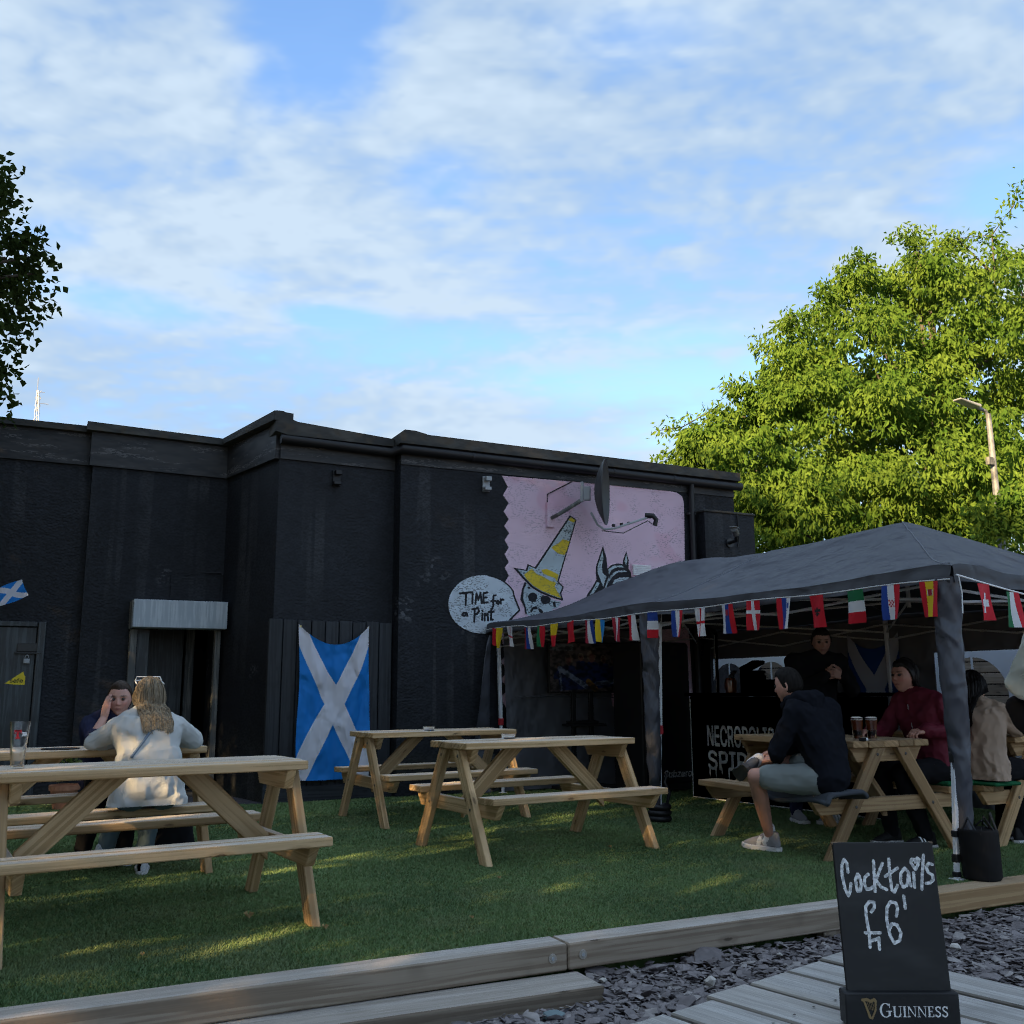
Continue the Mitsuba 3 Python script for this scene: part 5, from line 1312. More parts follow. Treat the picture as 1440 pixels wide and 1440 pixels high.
leafmat('leaf_sunny', (0.062, 0.140, 0.022), (0.185, 0.285, 0.050), 0.85)
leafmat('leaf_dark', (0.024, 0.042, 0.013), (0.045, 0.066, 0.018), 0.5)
mat('bark', bump(prin(mikit.proc(lambda p, n, uv: mix((0.06, 0.05, 0.04), (0.13, 0.115, 0.095), fbm(p.x * 14, p.y * 14, p.z * 4))), 0.9, 0.2), lambda p, n, uv: fbm(p.x * 24, p.y * 24, p.z * 6), 0.02))


def leaves(P, D, L, W, g, droop=0.5, fold=0.25):
    """leaf blades: P foot points, D directions (n,3), lengths, widths -> two triangles each, folded along the rib"""
    n = len(P)
    D = D + np.array([0, 0, -1.0]) * droop
    D /= np.linalg.norm(D, axis=1, keepdims=True)
    S = np.cross(D, g.normal(size=(n, 3)))
    S /= np.linalg.norm(S, axis=1, keepdims=True) + 1e-9
    N = np.cross(S, D)
    mid = P + D * (L * 0.45)[:, None]
    tip = P + D * L[:, None] - N * (0.12 * L)[:, None]
    a = mid + S * W[:, None] + N * (fold * W)[:, None]
    b = mid - S * W[:, None] + N * (fold * W)[:, None]
    V = np.stack([P, a, tip, P, tip, b], 1).reshape(-1, 3)
    return V


def ball(n, g):
    d = g.normal(size=(n, 3))
    return d / np.linalg.norm(d, axis=1, keepdims=True)


def crown(blobs, clumps, per, L0, W0, g, droop, spread, inner=0.55):
    blobs = np.array(blobs)
    w = blobs[:, 3] ** 2
    k = g.choice(len(blobs), clumps, p=w / w.sum())
    d = ball(clumps, g)
    rad = blobs[k, 3] * (inner + (1.12 - inner) * g.random(clumps) ** 0.5)
    C = blobs[k, :3] + d * rad[:, None]
    # keep the clumps that no other blob buries deeply, and break the surface up
    bury = np.min(np.linalg.norm(C[:, None] - blobs[None, :, :3], axis=2) / blobs[None, :, 3], axis=1)
    hole = meshkit.fbm(C * 1.1, 3, 77)
    keep = (bury > 0.45) & (hole > 0.40)
    C, d = C[keep], d[keep]
    out = np.cross(d, g.normal(size=d.shape)) * 0.5 + d
    out /= np.linalg.norm(out, axis=1, keepdims=True)
    n = len(C)
    t = g.random((n, per))
    P = C[:, None] + out[:, None] * (t * spread * 2 - spread)[..., None] + g.normal(size=(n, per, 3)) * spread * 0.32
    P[..., 2] -= (t ** 2) * spread * droop * 0.8
    D = out[:, None] * 0.7 + g.normal(size=(n, per, 3)) * 0.62
    P, D = P.reshape(-1, 3), D.reshape(-1, 3)
    s = g.uniform(0.7, 1.2, len(P))
    return leaves(P, D, L0 * s, W0 * s * g.uniform(0.8, 1.1, len(P)), g, droop), C


def tiers(sat, clumps, per, L0, W0, g):
    """leaf sprays in flattened, drooping tiers, so that shadow lies between them"""
    V = []
    for x, y, z, r in sat:
        n = max(4, int(clumps * (r / 0.4) ** 2 * g.uniform(0.7, 1.2)))
        d = ball(n, g) * (g.random(n) ** 0.4)[:, None] * r * np.array([1.25, 1.25, 0.62])
        c = np.array([x, y, z]) + d
        c[:, 2] -= 0.35 * (d[:, 0] ** 2 + d[:, 1] ** 2) / r
        out = d / (np.linalg.norm(d, axis=1, keepdims=True) + 1e-6)
        P = c[:, None] + g.normal(size=(n, per, 3)) * np.array([0.085, 0.085, 0.06])
        D = out[:, None] * 0.55 + g.normal(size=(n, per, 3)) * 0.45
        P, D = P.reshape(-1, 3), D.reshape(-1, 3)
        s = g.uniform(0.65, 1.2, len(P))
        V.append(leaves(P, D, L0 * s, W0 * s, g, 1.0))
    return np.concatenate(V), None


def spray(paths, g, L0, W0, per):
    V = []
    for s in paths:
        s = np.array(s)
        k = np.linspace(0, 1, 14)
        c = np.stack([np.interp(k, np.linspace(0, 1, len(s)), s[:, i]) for i in range(3)], 1)
        for q in c:
            n = int(per * g.uniform(0.4, 1.3))
            P = q + g.normal(size=(n, 3)) * 0.085
            V.append(leaves(P, g.normal(size=(n, 3)), L0 * g.uniform(.7, 1.1, n), W0 * g.uniform(.7, 1.1, n), g, 0.9))
    return np.concatenate(V)


def limbs(base, top, targets, r0, g):
    """tapered trunk and limbs as one mesh"""
    base, top = np.array(base, float), np.array(top, float)
    k = np.linspace(0, 1, 9)[:, None]
    tr = base + (top - base) * k + 0.06 * np.sin(np.array([[3.0, 2.0, 0]]) * k * 3)
    ms = [tube(tr, r0 * (1 - 0.72 * k[:, 0]), 10)]
    for q in targets:
        q = np.array(q[:3], float)
        f = np.clip((q[2] - base[2]) / (top[2] - base[2]) - 0.22, 0.25, 0.95)
        p = base + (top - base) * f
        m = (p + q) / 2 + g.normal(size=3) * 0.15 + [0, 0, 0.1]
        k2 = np.linspace(0, 1, 8)[:, None]
        c = (1 - k2) ** 2 * p + 2 * k2 * (1 - k2) * m + k2 ** 2 * q
        ms.append(tube(c, r0 * (0.40 - 0.33 * k2[:, 0]) * (1.1 - 0.5 * f), 7))
    return cat(*ms)


def soup(V):
    return trimesh.Trimesh(V, np.arange(len(V)).reshape(-1, 3), process=False)


g = np.random.default_rng(5)
RT = [[12.95, 11.78, 6.61, 1.79], [14.61, 11.29, 7.37, 1.88], [11.62, 11.87, 5.32, 1.33], [10.21, 12.13, 4.74, 0.79], [15.44, 10.77, 6.14, 2.05], [12.7, 10.67, 4.8, 1.67], [11.26, 11.16, 3.84, 1.04], [13.47, 10.06, 3.94, 1.54], [9.85, 12.35, 4.86, 0.40], [10.9, 12.23, 5.94, 0.52], [12.75, 11.88, 7.86, 0.66], [13.91, 11.52, 8.35, 0.66], [15.27, 11.41, 8.3, 0.6], [17.21, 10.67, 7.9, 1.1], [16.78, 10.44, 5.43, 2.34], [11.49, 12.16, 6.77, 0.49], [9.6, 12.5, 5.1, 0.2], [10.2, 12.4, 5.45, 0.3], [10.2, 11.91, 3.88, 0.67], [15.52, 9.61, 3.44, 1.82], [12.25, 10.45, 3.18, 1.3], [14.2, 13.5, 5.5, 2.4], [11.8, 13.4, 4.2, 1.5]]
SP = [[[10.67, 12.35, 5.57], [10.09, 12.64, 5.76], [9.59, 12.88, 5.45], [9.18, 13.08, 5.38]], [[10.88, 12.24, 5.45], [10.53, 12.42, 6.01], [10.29, 12.54, 6.2]], [[12.07, 11.65, 7.46], [11.93, 11.72, 7.85], [11.74, 11.82, 7.88]], [[12.65, 11.36, 7.98], [12.57, 11.4, 8.44], [12.3, 11.54, 8.48]], [[13.33, 11.03, 8.24], [13.31, 11.04, 8.77], [13.02, 11.18, 8.9]], [[13.42, 10.98, 7.98], [13.36, 11.01, 8.63], [13.3, 11.04, 9.01]], [[14.54, 10.43, 8.1], [13.99, 10.7, 8.83], [13.7, 10.85, 8.7]], [[14.52, 10.44, 7.97], [14.55, 10.43, 8.89], [14.93, 10.24, 9.43], [15.05, 10.18, 9.81]], [[14.94, 10.23, 7.71], [14.78, 10.31, 8.36], [14.55, 10.43, 8.89], [14.04, 10.68, 8.83]], [[10.0, 12.68, 4.84], [9.57, 12.89, 4.84], [9.26, 13.05, 4.96]], [[11.5, 11.93, 7.08], [11.3, 12.03, 7.4], [11.16, 12.1, 7.18]]]
tr = thing('leafy_tree', 'big bright green sunlit tree behind the gazebo on the right', 'tree')
SAT = []
for q in RT:
    for _ in range(int(9 + 17 * q[3] ** 1.5)):
        d_ = ball(1, g)[0]
        r_ = g.uniform(0.26, 0.52) * min(1.0, 0.45 + q[3] * 0.5)
        c_ = np.array(q[:3]) + d_ * q[3] * g.uniform(0.62, 0.94)
        SAT.append([*c_, r_])
V, C = tiers(SAT, 13, 19, 0.118, 0.027, g)
LS = [[[11.76, 8.35, 3.59], [11.5, 8.48, 3.55], [11.15, 8.65, 3.41]], [[11.72, 8.37, 3.21], [11.38, 8.54, 3.12], [11.03, 8.71, 3.02]], [[11.8, 8.4, 3.4], [11.3, 8.6, 3.25]]]
put(tr, 'crown', soup(np.concatenate([V, spray(SP, g, 0.12, 0.026, 20), spray(LS, g, 0.13, 0.03, 26)])), 'leaf_sunny')
put(tr, 'trunk', cat(limbs((13.3, 11.6, -0.3), (14.0, 11.4, 7.8), RT[:8] + RT[9:16] + RT[18:], 0.20, g), *[tube(np.array(s), np.linspace(0.018, 0.006, len(s)), 5) for s in SP]), 'bark', True)

LT = [[-0.8, 8.88, 4.32, 0.7], [-1.44, 9.42, 5.19, 1.09], [-0.72, 8.84, 4.89, 0.45], [-0.51, 8.74, 4.41, 0.35], [-0.41, 8.57, 4.63, 0.27], [-0.25, 8.49, 4.63, 0.18], [-0.17, 8.45, 4.49, 0.13], [-0.53, 8.75, 3.7, 0.27], [-0.4, 8.57, 3.97, 0.16], [-0.32, 8.53, 3.51, 0.11], [-0.63, 8.79, 5.44, 0.19], [-0.49, 8.61, 5.41, 0.11], [-1.51, 9.45, 3.77, 1.09], [-1.13, 9.26, 3.15, 0.51], [-0.21, 8.47, 4.74, 0.1], [-0.18, 8.46, 4.21, 0.09], [-2.6, 8.9, 5.2, 1.5], [-2.4, 8.8, 4.0, 1.3], [-3.0, 9.2, 6.6, 1.3], [-3.8, 8.6, 4.8, 1.4]]
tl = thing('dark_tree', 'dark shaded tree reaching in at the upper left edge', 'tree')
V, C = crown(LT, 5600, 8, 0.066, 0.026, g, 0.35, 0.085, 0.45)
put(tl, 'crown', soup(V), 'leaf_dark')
put(tl, 'trunk', limbs((-3.1, 8.7, -0.3), (-2.5, 8.9, 6.2), LT[:9] + LT[12:14] + LT[16:], 0.17, g), 'bark', True)

# the row of tall trees along the left side of the garden; their shade lies over the lawn and the pub
g2 = np.random.default_rng(8)
EL = [[0, 0, 6.2, 2.5], [1.5, 0.6, 5.2, 1.5], [-1.3, 0.9, 4.9, 1.8], [0.4, -1.6, 5.0, 1.8], [-0.5, 1.7, 6.2, 1.7], [0.6, 0.4, 8.3, 1.9], [-1.2, -0.9, 7.3, 1.6], [0.2, -0.3, 8.8, 2.1], [-1.6, 0.4, 8.2, 1.5], [1.5, 0.8, 7.6, 1.6], [1.2, -1.2, 7.2, 1.4], [0.2, 0.3, 3.5, 1.4], [0, 1.4, 3.3, 1.2], [0, -1.6, 3.4, 1.2], [0.2, 0, 2.4, 1.3], [0, 1.8, 2.2, 1.1], [0, -1.8, 2.2, 1.1]]
V, C = crown(EL, 7400, 7, 0.15, 0.05, g2, 0.3, 0.22, 0.2)
dense_crown = mikit.ply(soup(V), 'leaf_dark', False)
V = V.reshape(-1, 42, 3)
zv = V[:, 0, 2]
V = V[g2.random(len(V)) < np.where(zv < 4.0, 0.6, np.where(zv < 6.4, 0.24, 1.0))].reshape(-1, 3)
shade_crown = mikit.ply(soup(V), 'leaf_dark', False)
shade_trunk = mikit.ply(limbs((0, 0, -0.3), (0.1, 0, 9.3), EL, 0.22, g2), 'bark', True)
for k, (x, y, a, s, zz_) in enumerate([(-7.5, -5.5, 10, 1.0, 1.1), (-8.0, -1.6, 80, 1.05, 1.12), (-7.6, 2.2, 200, 1.0, 1.12), (-8.0, 5.6, 300, 1.0, 1.12), (-7.0, 9.5, 120, 0.95, 1.1), (-11.5, 0.2, 40, 1.1, 1.2), (-11.8, 4.2, 150, 1.1, 1.22), (-9.8, -3.5, 220, 1.0, 1.0)]):
    key = thing('row_tree', 'tall leafy tree of the row along the left side of the garden, beyond the frame', 'tree', 'trees along the left side of the garden')
    M = T().translate([x, y, 0]).rotate([0, 0, 1], a).scale([s, s, zz_])
    scene[key + '__crown'] = {**(dense_crown if k in (0, 1, 3, 4, 7) else shade_crown), 'to_world': M}
    scene[key + '__trunk'] = {**shade_trunk, 'to_world': M}

# street lamp in front of the tree
lp = thing('street_lamp', 'galvanised street lamp with a flat lamp head in front of the big green tree', 'street lamp')
mat('lamp_steel', prin(mikit.proc(lambda p, n, uv: mix((0.08, 0.086, 0.095), (0.22, 0.23, 0.245), smoothstep(0.3, 0.7, fbm(p.x * 9, p.y * 9, p.z * 7, 4)))), 0.5, 0.5))
put(lp, 'pole', tube([(11.89, 8.84, -0.3), (11.89, 8.84, 2.0), (11.88, 8.85, 4.90)], [0.07, 0.06, 0.036], 14), 'lamp_steel', 40)
put(lp, 'arm', tube([(11.88, 8.85, 4.86), (11.85, 8.862, 4.94), (11.66, 8.88, 4.99)], 0.024, 8), 'lamp_steel', 40)
P = np.array([[[[11.70, 8.80, 4.965], [11.70, 8.80, 5.01]], [[11.70, 8.96, 4.965], [11.70, 8.96, 5.01]]], [[[11.32, 8.83, 5.045], [11.32, 8.83, 5.065]], [[11.32, 8.97, 5.045], [11.32, 8.97, 5.065]]]])
put(lp, 'lamp_head', hexa(P, 0.01), 'grey_metal')
put(lp, 'sign_clip', bx((11.74, 8.80, 4.15), (11.84, 8.86, 4.26), 0.004), 'jamb_metal')

ms = thing('radio_mast', 'thin distant lattice radio mast above the roof at the left', 'mast')
for dx, dy in ((0, 0), (0.24, 0), (0.12, 0.2)):
    put(ms, 'leg', tube([(-0.48 + dx, 40 + dy, 0), (-0.44 + dx * 0.6, 40 + dy, 11.6), (-0.42 + dx * .2, 40 + dy * .2, 12.5)], 0.018, 5), 'galvanised', True)
zs = np.arange(8, 12.3, 0.3)
put(ms, 'lattice', cat(*[tube([(-0.46, 40, z), (-0.28, 40, z + 0.3)], 0.012, 4) for z in zs], *[tube([(-0.28, 40, z), (-0.46, 40, z + 0.3)], 0.012, 4) for z in zs]), 'galvanised')
put(ms, 'aerial', cat(tube([(-0.42, 40, 12.3), (-0.42, 40, 13.0)], 0.015, 5), tube([(-0.40, 40, 12.0), (0.0, 40, 12.0)], 0.012, 5), tube([(-0.40, 40, 12.45), (-0.15, 40, 12.45)], 0.012, 5)), 'galvanised')

# slatted fence behind the gazebo
fn = thing('slatted_fence', 'horizontal slat timber fence seen through the gazebo windows', 'fence')
for k in range(14):
    z = 0.02 + k * 0.112
    put(fn, 'slat', hexa(np.array([[[tp(a, b, zz2) for zz2 in (z, z + 0.103)] for b in (3.75 + 0.006 * (k % 2), 3.772 + 0.006 * (k % 2))] for a in (-1.5, 8.0)]), 0.004, roff()), 'wood_fence')
put(fn, 'backing', hexa(np.array([[[tp(a, b, zz2) for zz2 in (0.0, 1.57)] for b in (3.782, 3.795)] for a in (-1.5, 8.0)]), 0.002), 'dark_void')
for a in np.arange(-1.5, 8.1, 1.9):
    put(fn, 'post', hexa(np.array([[[tp(a + da, b, zz2) for da in (-0.04, 0.04)] for b in (3.80, 3.88)] for zz2 in (-0.2, 1.6)]), 0.004, roff()), 'wood_fence')

# ------------------------------------------------------------------ people
A = lambda *x: np.array(x, float)
mat('skin', prin({'type': 'mesh_attribute', 'name': 'vertex_color'}, 0.5, 0.4))
mat('eye_white', prin((0.55, 0.52, 0.50), 0.25, 0.5))
for k, c, r in (('hair_blond', (0.205, 0.165, 0.115), 0.5), ('hair_brown', (0.035, 0.022, 0.015), 0.45), ('hair_dark', (0.012, 0.010, 0.010), 0.4), ('hair_short', (0.010, 0.0085, 0.008), 0.8)):
    mat(k, {'type': 'twosided', 'bsdf': prin(mikit.proc(lambda p, n, uv, c=c: mi.Color3f(c) * (0.40 + 1.25 * noise(p.x * 130, p.y * 130, p.z * 5))), r, 0.2)})
cloth('cloth_pale', (0.46, 0.475, 0.475), 0.8, 0.2, 0.05, 0.06)
cloth('cloth_navy', (0.014, 0.018, 0.050), 0.9, 0.2, 0.1, 0.05)
cloth('cloth_hoodie', (0.0085, 0.010, 0.0155), 0.95, 0.15, 0.1, 0.06)
cloth('cloth_black', (0.010, 0.010, 0.012), 0.95, 0.15, 0.1, 0.05)
cloth('cloth_maroon', (0.130, 0.014, 0.030), 0.7, 0.3, 0.08, 0.08)
cloth('cloth_beige', (0.42, 0.31, 0.235), 0.85, 0.2, 0.06, 0.08)
cloth('cloth_shorts', (0.20, 0.225, 0.222), 0.85, 0.2, 0.06, 0.06)
cloth('cloth_jeans', (0.11, 0.16, 0.19), 0.9, 0.2, 0.12, 0.04)
cloth('cloth_cream', (0.42, 0.43, 0.37), 0.85, 0.2, 0.05, 0.06)
cloth('sock_white', (0.66, 0.66, 0.68), 0.9, 0.2, 0.05, 0.02)
cloth('shoe_grey', (0.26, 0.26, 0.28), 0.8, 0.25, 0.08, 0.01)
cloth('shoe_dark', (0.09, 0.095, 0.11), 0.8, 0.25, 0.08, 0.01)
cloth('shoe_white', (0.60, 0.62, 0.66), 0.7, 0.3, 0.05, 0.01)
cloth('shoe_black', (0.014, 0.014, 0.015), 0.7, 0.3, 0.05, 0.01)
mat('shoe_sole', prin((0.62, 0.62, 0.62), 0.6, 0.3))
mat('tread', prin((0.06, 0.06, 0.065), 0.7, 0.3))
mat('strap_blue', prin((0.13, 0.18, 0.25), 0.6, 0.4))
mat('cushion_green', {'type': 'twosided', 'bsdf': prin((0.015, 0.12, 0.05), 0.8, 0.2)})
cloth('blanket_grey', (0.075, 0.085, 0.10), 0.95, 0.1, 0.1, 0.04)


def S(p, r):
    return m3.Manifold.sphere(float(r), 18).translate([float(a) for a in p])


def H(*pr):
    return m3.Manifold.batch_hull([S(p, r) for p, r in pr])


def U(ms):
    return m3.Manifold.batch_boolean(ms, m3.OpType.Add)


def soften(man, edge, it=10):
    t = mtri(man.refine_to_length(edge))
    trimesh.smoothing.filter_taubin(t, lamb=0.5, nu=0.52, iterations=it)
    return t


def back(t):
    return m3.Manifold(m3.Mesh(np.ascontiguousarray(t.vertices, np.float32), np.ascontiguousarray(t.faces, np.uint32)))


def rough(t, amp, f, seed, stretch=(1, 1, 0.6)):
    """cloth folds pushed along the normals"""
    n = np.array(t.vertex_normals)
    v = np.array(t.vertices)
    q = v * np.array(stretch) * f
    fine = 0.5 - np.abs(meshkit.fbm(v * np.array([1, 1, 0.8]) * f * 2.6 + 5.1 * seed, 2, 63 + seed) - 0.5) * 2
    w = meshkit.fbm(q + 7.7 * seed, 3, 60 + seed) - 0.5
    rid = 0.5 - np.abs(meshkit.fbm(q * 1.7 + 3.1 * seed, 2, 61 + seed) - 0.5) * 2
    t.vertices = v + n * (amp * (1.4 * w + 1.5 * (rid - 0.3) + 0.55 * (fine - 0.3)))[:, None]
    return t


_ico = trimesh.creation.icosphere(subdivisions=5)


def head_shape(sc=1.0, male=False):
    d = np.array(_ico.vertices)
    v = d * np.array([0.076, 0.096, 0.116])
    x, y, z = v.T.copy()
    low = np.clip(-z / 0.116, 0, 1)
    f = np.clip(d[:, 1], 0, 1)
    x = x * (1 - (0.30 if male else 0.38) * low ** 1.6)
    y = y + 0.012 * low * (d[:, 1] > -0.2)
    y = np.where((y < 0) & (z < -0.02), y * (1 - 0.45 * np.clip((-z - 0.02) / 0.08, 0, 1)), y)
    y = np.where(y > 0.062, 0.062 + (y - 0.062) * 0.62, y)
    G = lambda cx, cz, sx_, sz_: np.exp(-((x - cx) / sx_) ** 2 - ((z - cz) / sz_) ** 2) * (d[:, 1] > 0.15)
    nose = np.exp(-(x / 0.0115) ** 2) * np.clip((0.028 - z) / 0.05, 0, 1) * (1 / (1 + np.exp((-0.024 - z) / 0.0028))) * (d[:, 1] > 0.3)
    y = y + 0.021 * nose + 0.006 * G(0.011, -0.022, 0.008, 0.007) + 0.006 * G(-0.011, -0.022, 0.008, 0.007)
    y = y - 0.0115 * (G(0.032, 0.012, 0.017, 0.011) + G(-0.032, 0.012, 0.017, 0.011)) + 0.004 * (G(0.03, 0.032, 0.022, 0.008) + G(-0.03, 0.032, 0.022, 0.008))
    y = y + 0.004 * (G(0.040, -0.018, 0.02, 0.02) + G(-0.040, -0.018, 0.02, 0.02))
    y = y + 0.0055 * G(0, -0.049, 0.022, 0.006) + 0.006 * G(0, -0.061, 0.020, 0.007) - 0.003 * G(0, -0.055, 0.024, 0.0028) - 0.003 * G(0, -0.072, 0.02, 0.006) + 0.007 * G(0, -0.094, 0.022, 0.014)
    return np.stack([x, y, z], 1) * sc


def frame(fwd, tilt=0.0, roll=0.0):
    f = np.array(fwd, float)
    f /= np.linalg.norm(f)
    r = np.cross(f, [0, 0, 1.0])
    r /= np.linalg.norm(r)
    u = np.cross(r, f)
    R = np.stack([r, f, u], 1)
    return R @ trimesh.transformations.rotation_matrix(roll, [0, 1, 0])[:3, :3]


def hand(w, dirv, palm, curl, L=0.18, left=False):
    """five fingered hand from the wrist along dirv; palm = direction the palm faces; curl = bend of the fingers"""
    d = np.array(dirv, float) / np.linalg.norm(dirv)
    n = np.array(palm, float)
    n -= d * (n @ d)
    n /= np.linalg.norm(n)
    s = np.cross(d, n) * (-1 if left else 1)     # towards the thumb
    w = np.array(w, float)
    k = L / 0.18
    ms = [H((w, 0.022 * k), (w + d * 0.03 * k + s * 0.018 * k, 0.017 * k), (w + d * 0.03 * k - s * 0.018 * k, 0.016 * k)),
          H((w + d * 0.03 * k + s * 0.02 * k, 0.016 * k), (w + d * 0.03 * k - s * 0.022 * k, 0.015 * k), (w + d * 0.085 * k + s * 0.030 * k, 0.0115 * k), (w + d * 0.078 * k - s * 0.030 * k, 0.011 * k))]
    for o, l, r in ((0.029, 0.070, 0.0092), (0.0095, 0.078, 0.0095), (-0.010, 0.072, 0.0092), (-0.029, 0.056, 0.0082)):
        p = w + d * (0.085 - 0.004 * abs(o) / 0.03) * k + s * o * k
        a = 0.0
        for seg, f_ in enumerate((0.45, 0.31, 0.24)):
            a += curl * (0.55, 0.9, 0.6)[seg] * (1 + 2.0 * abs(o - 0.01))
            q = p + (d * math.cos(a) + n * math.sin(a)) * l * f_ * k
            ms.append(H((p, r * k * (1 - 0.06 * seg)), (q, r * k * (0.94 - 0.08 * seg))))
            p = q
    p = w + d * 0.02 * k + s * 0.022 * k
    dirs = (d * 0.62 + s * 0.70 + n * 0.35, d * 0.85 + s * 0.25 + n * (0.3 + 0.3 * curl), d * 0.9 - s * 0.1 * curl + n * 0.4 * curl)
    for dd, l, r in zip(dirs, (0.042, 0.034, 0.028), (0.0125, 0.0108, 0.0095)):
        q = p + dd / np.linalg.norm(dd) * l * k
        ms.append(H((p, r * k), (q, r * 0.93 * k)))
        p = q
    t = mtri(U(ms).refine_to_length(0.007))
    trimesh.smoothing.filter_taubin(t, lamb=0.4, nu=0.42, iterations=4)
    return back(t)


def cap(hs, R, c, out, mask, seed, wav=0.004):
    """hair lying on the head: the head's own surface pushed out where mask(x, y, z) holds"""
    d = hs / np.linalg.norm(hs, axis=1, keepdims=True)
    n = meshkit.fbm(hs * np.array([40, 40, 12]) + seed, 3, 70) - 0.5
    o = out(hs) if callable(out) else np.full(len(hs), float(out))
    m = mask(hs) + 0.010 * (meshkit.fbm(hs * 70 + seed, 2, 71) - 0.5)
    o = o * np.clip(m / 0.022, 0.05, 1)
    v = hs + d * (o + wav * 2 * n * np.clip(m / 0.02, 0, 1))[:, None]
    f = np.array(_ico.faces)
    keep = (m > 0)[f].all(1)
    t = trimesh.Trimesh(v @ R.T + c, f[keep], process=False)
    t.remove_unreferenced_vertices()
    return t


def long_hair(R, c, n, length, seed, spread=0.10, face=0.9, r=0.0055, tuck=0.0):
    """strands from the parting over the skull and down to the shoulders"""
    g = np.random.default_rng(seed)
    ms = []
    for i in range(n):
        a = g.uniform(-math.pi + face, math.pi - face)            # 0 = straight back
        ex = np.array([math.sin(a), -math.cos(a)])
        l = length * g.uniform(0.80, 1.05)
        w = spread * g.uniform(0.75, 1.1)
        pts = []
        for s in np.linspace(0, 1, 12):
            if s < 0.45:
                q = s / 0.45 * math.pi / 2
                rad, z = math.sin(q), math.cos(q)
                p = np.array([ex[0] * 0.084 * rad, ex[1] * 0.104 * rad - 0.004, 0.124 * z - 0.01 * (1 - z)])
            else:
                k = (s - 0.45) / 0.55
                p = np.array([ex[0] * (0.084 + (w - 0.084) * k), ex[1] * (0.104 + (w * 0.9 - 0.104) * k) - tuck * k, -0.01 - (l - 0.01) * k])
            pts.append(p + g.normal(size=3) * 0.0009)
        jit = g.normal(size=3) * np.array([0.006, 0.006, 0.004])
        pts = (np.array(pts) + jit) @ R.T + c
        ms.append(tube(pts, r * np.linspace(1.0, 0.35, 12) * g.uniform(0.7, 1.3), 4, False))
    return trimesh.util.concatenate(ms)


def foot(t, name, ankle, fwd, up=(0, 0, 1), upper='shoe_grey', L=0.275, logo=None, sole_mat='shoe_sole', accent=None, left=True):
    """a trainer: sole slab and soft upper; the ankle stands 9 cm above its sole"""
    R = np.stack([np.cross(fwd, up), np.array(fwd, float), np.array(up, float)], 1)
    R /= np.linalg.norm(R, axis=0)
    o = np.array(ankle, float) - R[:, 2] * 0.09 - R[:, 1] * 0.07
    k = L / 0.275
    outl = [(-0.030, 0.0), (-0.036, 0.05), (-0.036, 0.12), (-0.047, 0.19), (-0.040, 0.245), (-0.015, 0.274), (0.012, 0.272), (0.034, 0.245), (0.043, 0.19), (0.036, 0.12), (0.034, 0.05), (0.028, 0.0), (0, -0.014)]
    po = Polygon(outl).buffer(0.008).buffer(-0.003)
    fr = lambda z0: (lambda u, v, w: o + (np.stack([u * k, v * k, z0 + w + 0.010 * np.clip((v - 0.2) / 0.07, 0, 1) ** 2], 1)) @ R.T)
    put(t, name, prism(po, 0.026, fr(0.0)), sole_mat)
    key = [q for q in scene if q.startswith(t + '__' + name)][-1]
    P = lambda x, y, z, r: (o + R @ (np.array([x, y, z]) * k), r * k)
    m = U([H(P(0, 0.035, 0.055, 0.034), P(0, 0.05, 0.085, 0.036), P(0, 0.12, 0.055, 0.036)), H(P(0, 0.12, 0.058, 0.036), P(-0.008, 0.19, 0.040, 0.032), P(0.012, 0.19, 0.038, 0.030), P(-0.004, 0.245, 0.030, 0.022)),
           H(P(0, 0.06, 0.095, 0.034), P(0, 0.115, 0.075, 0.030)), H(P(0, 0.018, 0.045, 0.028), P(0, 0.016, 0.105, 0.018), P(0, 0.05, 0.1, 0.03))])
    m = m ^ m3.Manifold.batch_hull([S(o + R @ np.array([a, b_, c_]), 0.001) for a in (-.2, .2) for b_ in (-.2, .5) for c_ in (0.012, 0.3)])
    up_ = soften(m, 0.012, 6)
    put(key, 'upper', up_, upper, True)
    put(key, 'sock', soften(U([H((np.array(ankle) + R[:, 2] * 0.055, 0.038 * k), (np.array(ankle) - R[:, 2] * 0.01, 0.040 * k))]), 0.02, 4), 'sock_white', True)
    ce = P(0, 0.13, 0.062, 0)[0]
    if accent:
        for y0, y1, z0, z1 in ((-0.01, 0.055, 0.03, 0.078), (0.10, 0.17, 0.085, 0.12)):
            pl = sbox(y0, z0, y1, z1)
            put(key, 'panel', wrapped(pl, up_, o, R, k, left), accent, True)
    if logo is not None:
        put(key, 'emblem', wrapped(logo, up_, o, R, k, left), 'white_print', True)
    return key


def wrapped(poly, body, o, R, k, left):
    """a flat badge laid on the side of a shoe"""
    out = []
    for gm in getattr(poly, 'geoms', [poly]):
        v, f = trimesh.creation.triangulate_polygon(gm, engine='earcut')
        v3 = np.column_stack([v, np.zeros(len(v))])
        v3, f = trimesh.remesh.subdivide_to_size(v3, f, 0.008)
        sx_ = -1 if left else 1
        w = o + np.stack([np.full(len(v3), sx_ * 0.08), v3[:, 0], v3[:, 1]], 1) * k @ R.T
        loc, ray, _ = body.ray.intersects_location(w, np.tile(R[:, 0] * -sx_, (len(w), 1)), multiple_hits=False)
        q = o + np.stack([np.full(len(v3), sx_ * 0.030), v3[:, 0], v3[:, 1]], 1) * k @ R.T
        q[ray] = loc
        q += R[:, 0] * sx_ * 0.0022
        m_ = trimesh.Trimesh(q, f, process=False)
        if (m_.face_normals @ (R[:, 0] * sx_)).mean() < 0:
            m_.invert()
        out.append(m_)
    return trimesh.util.concatenate(out)


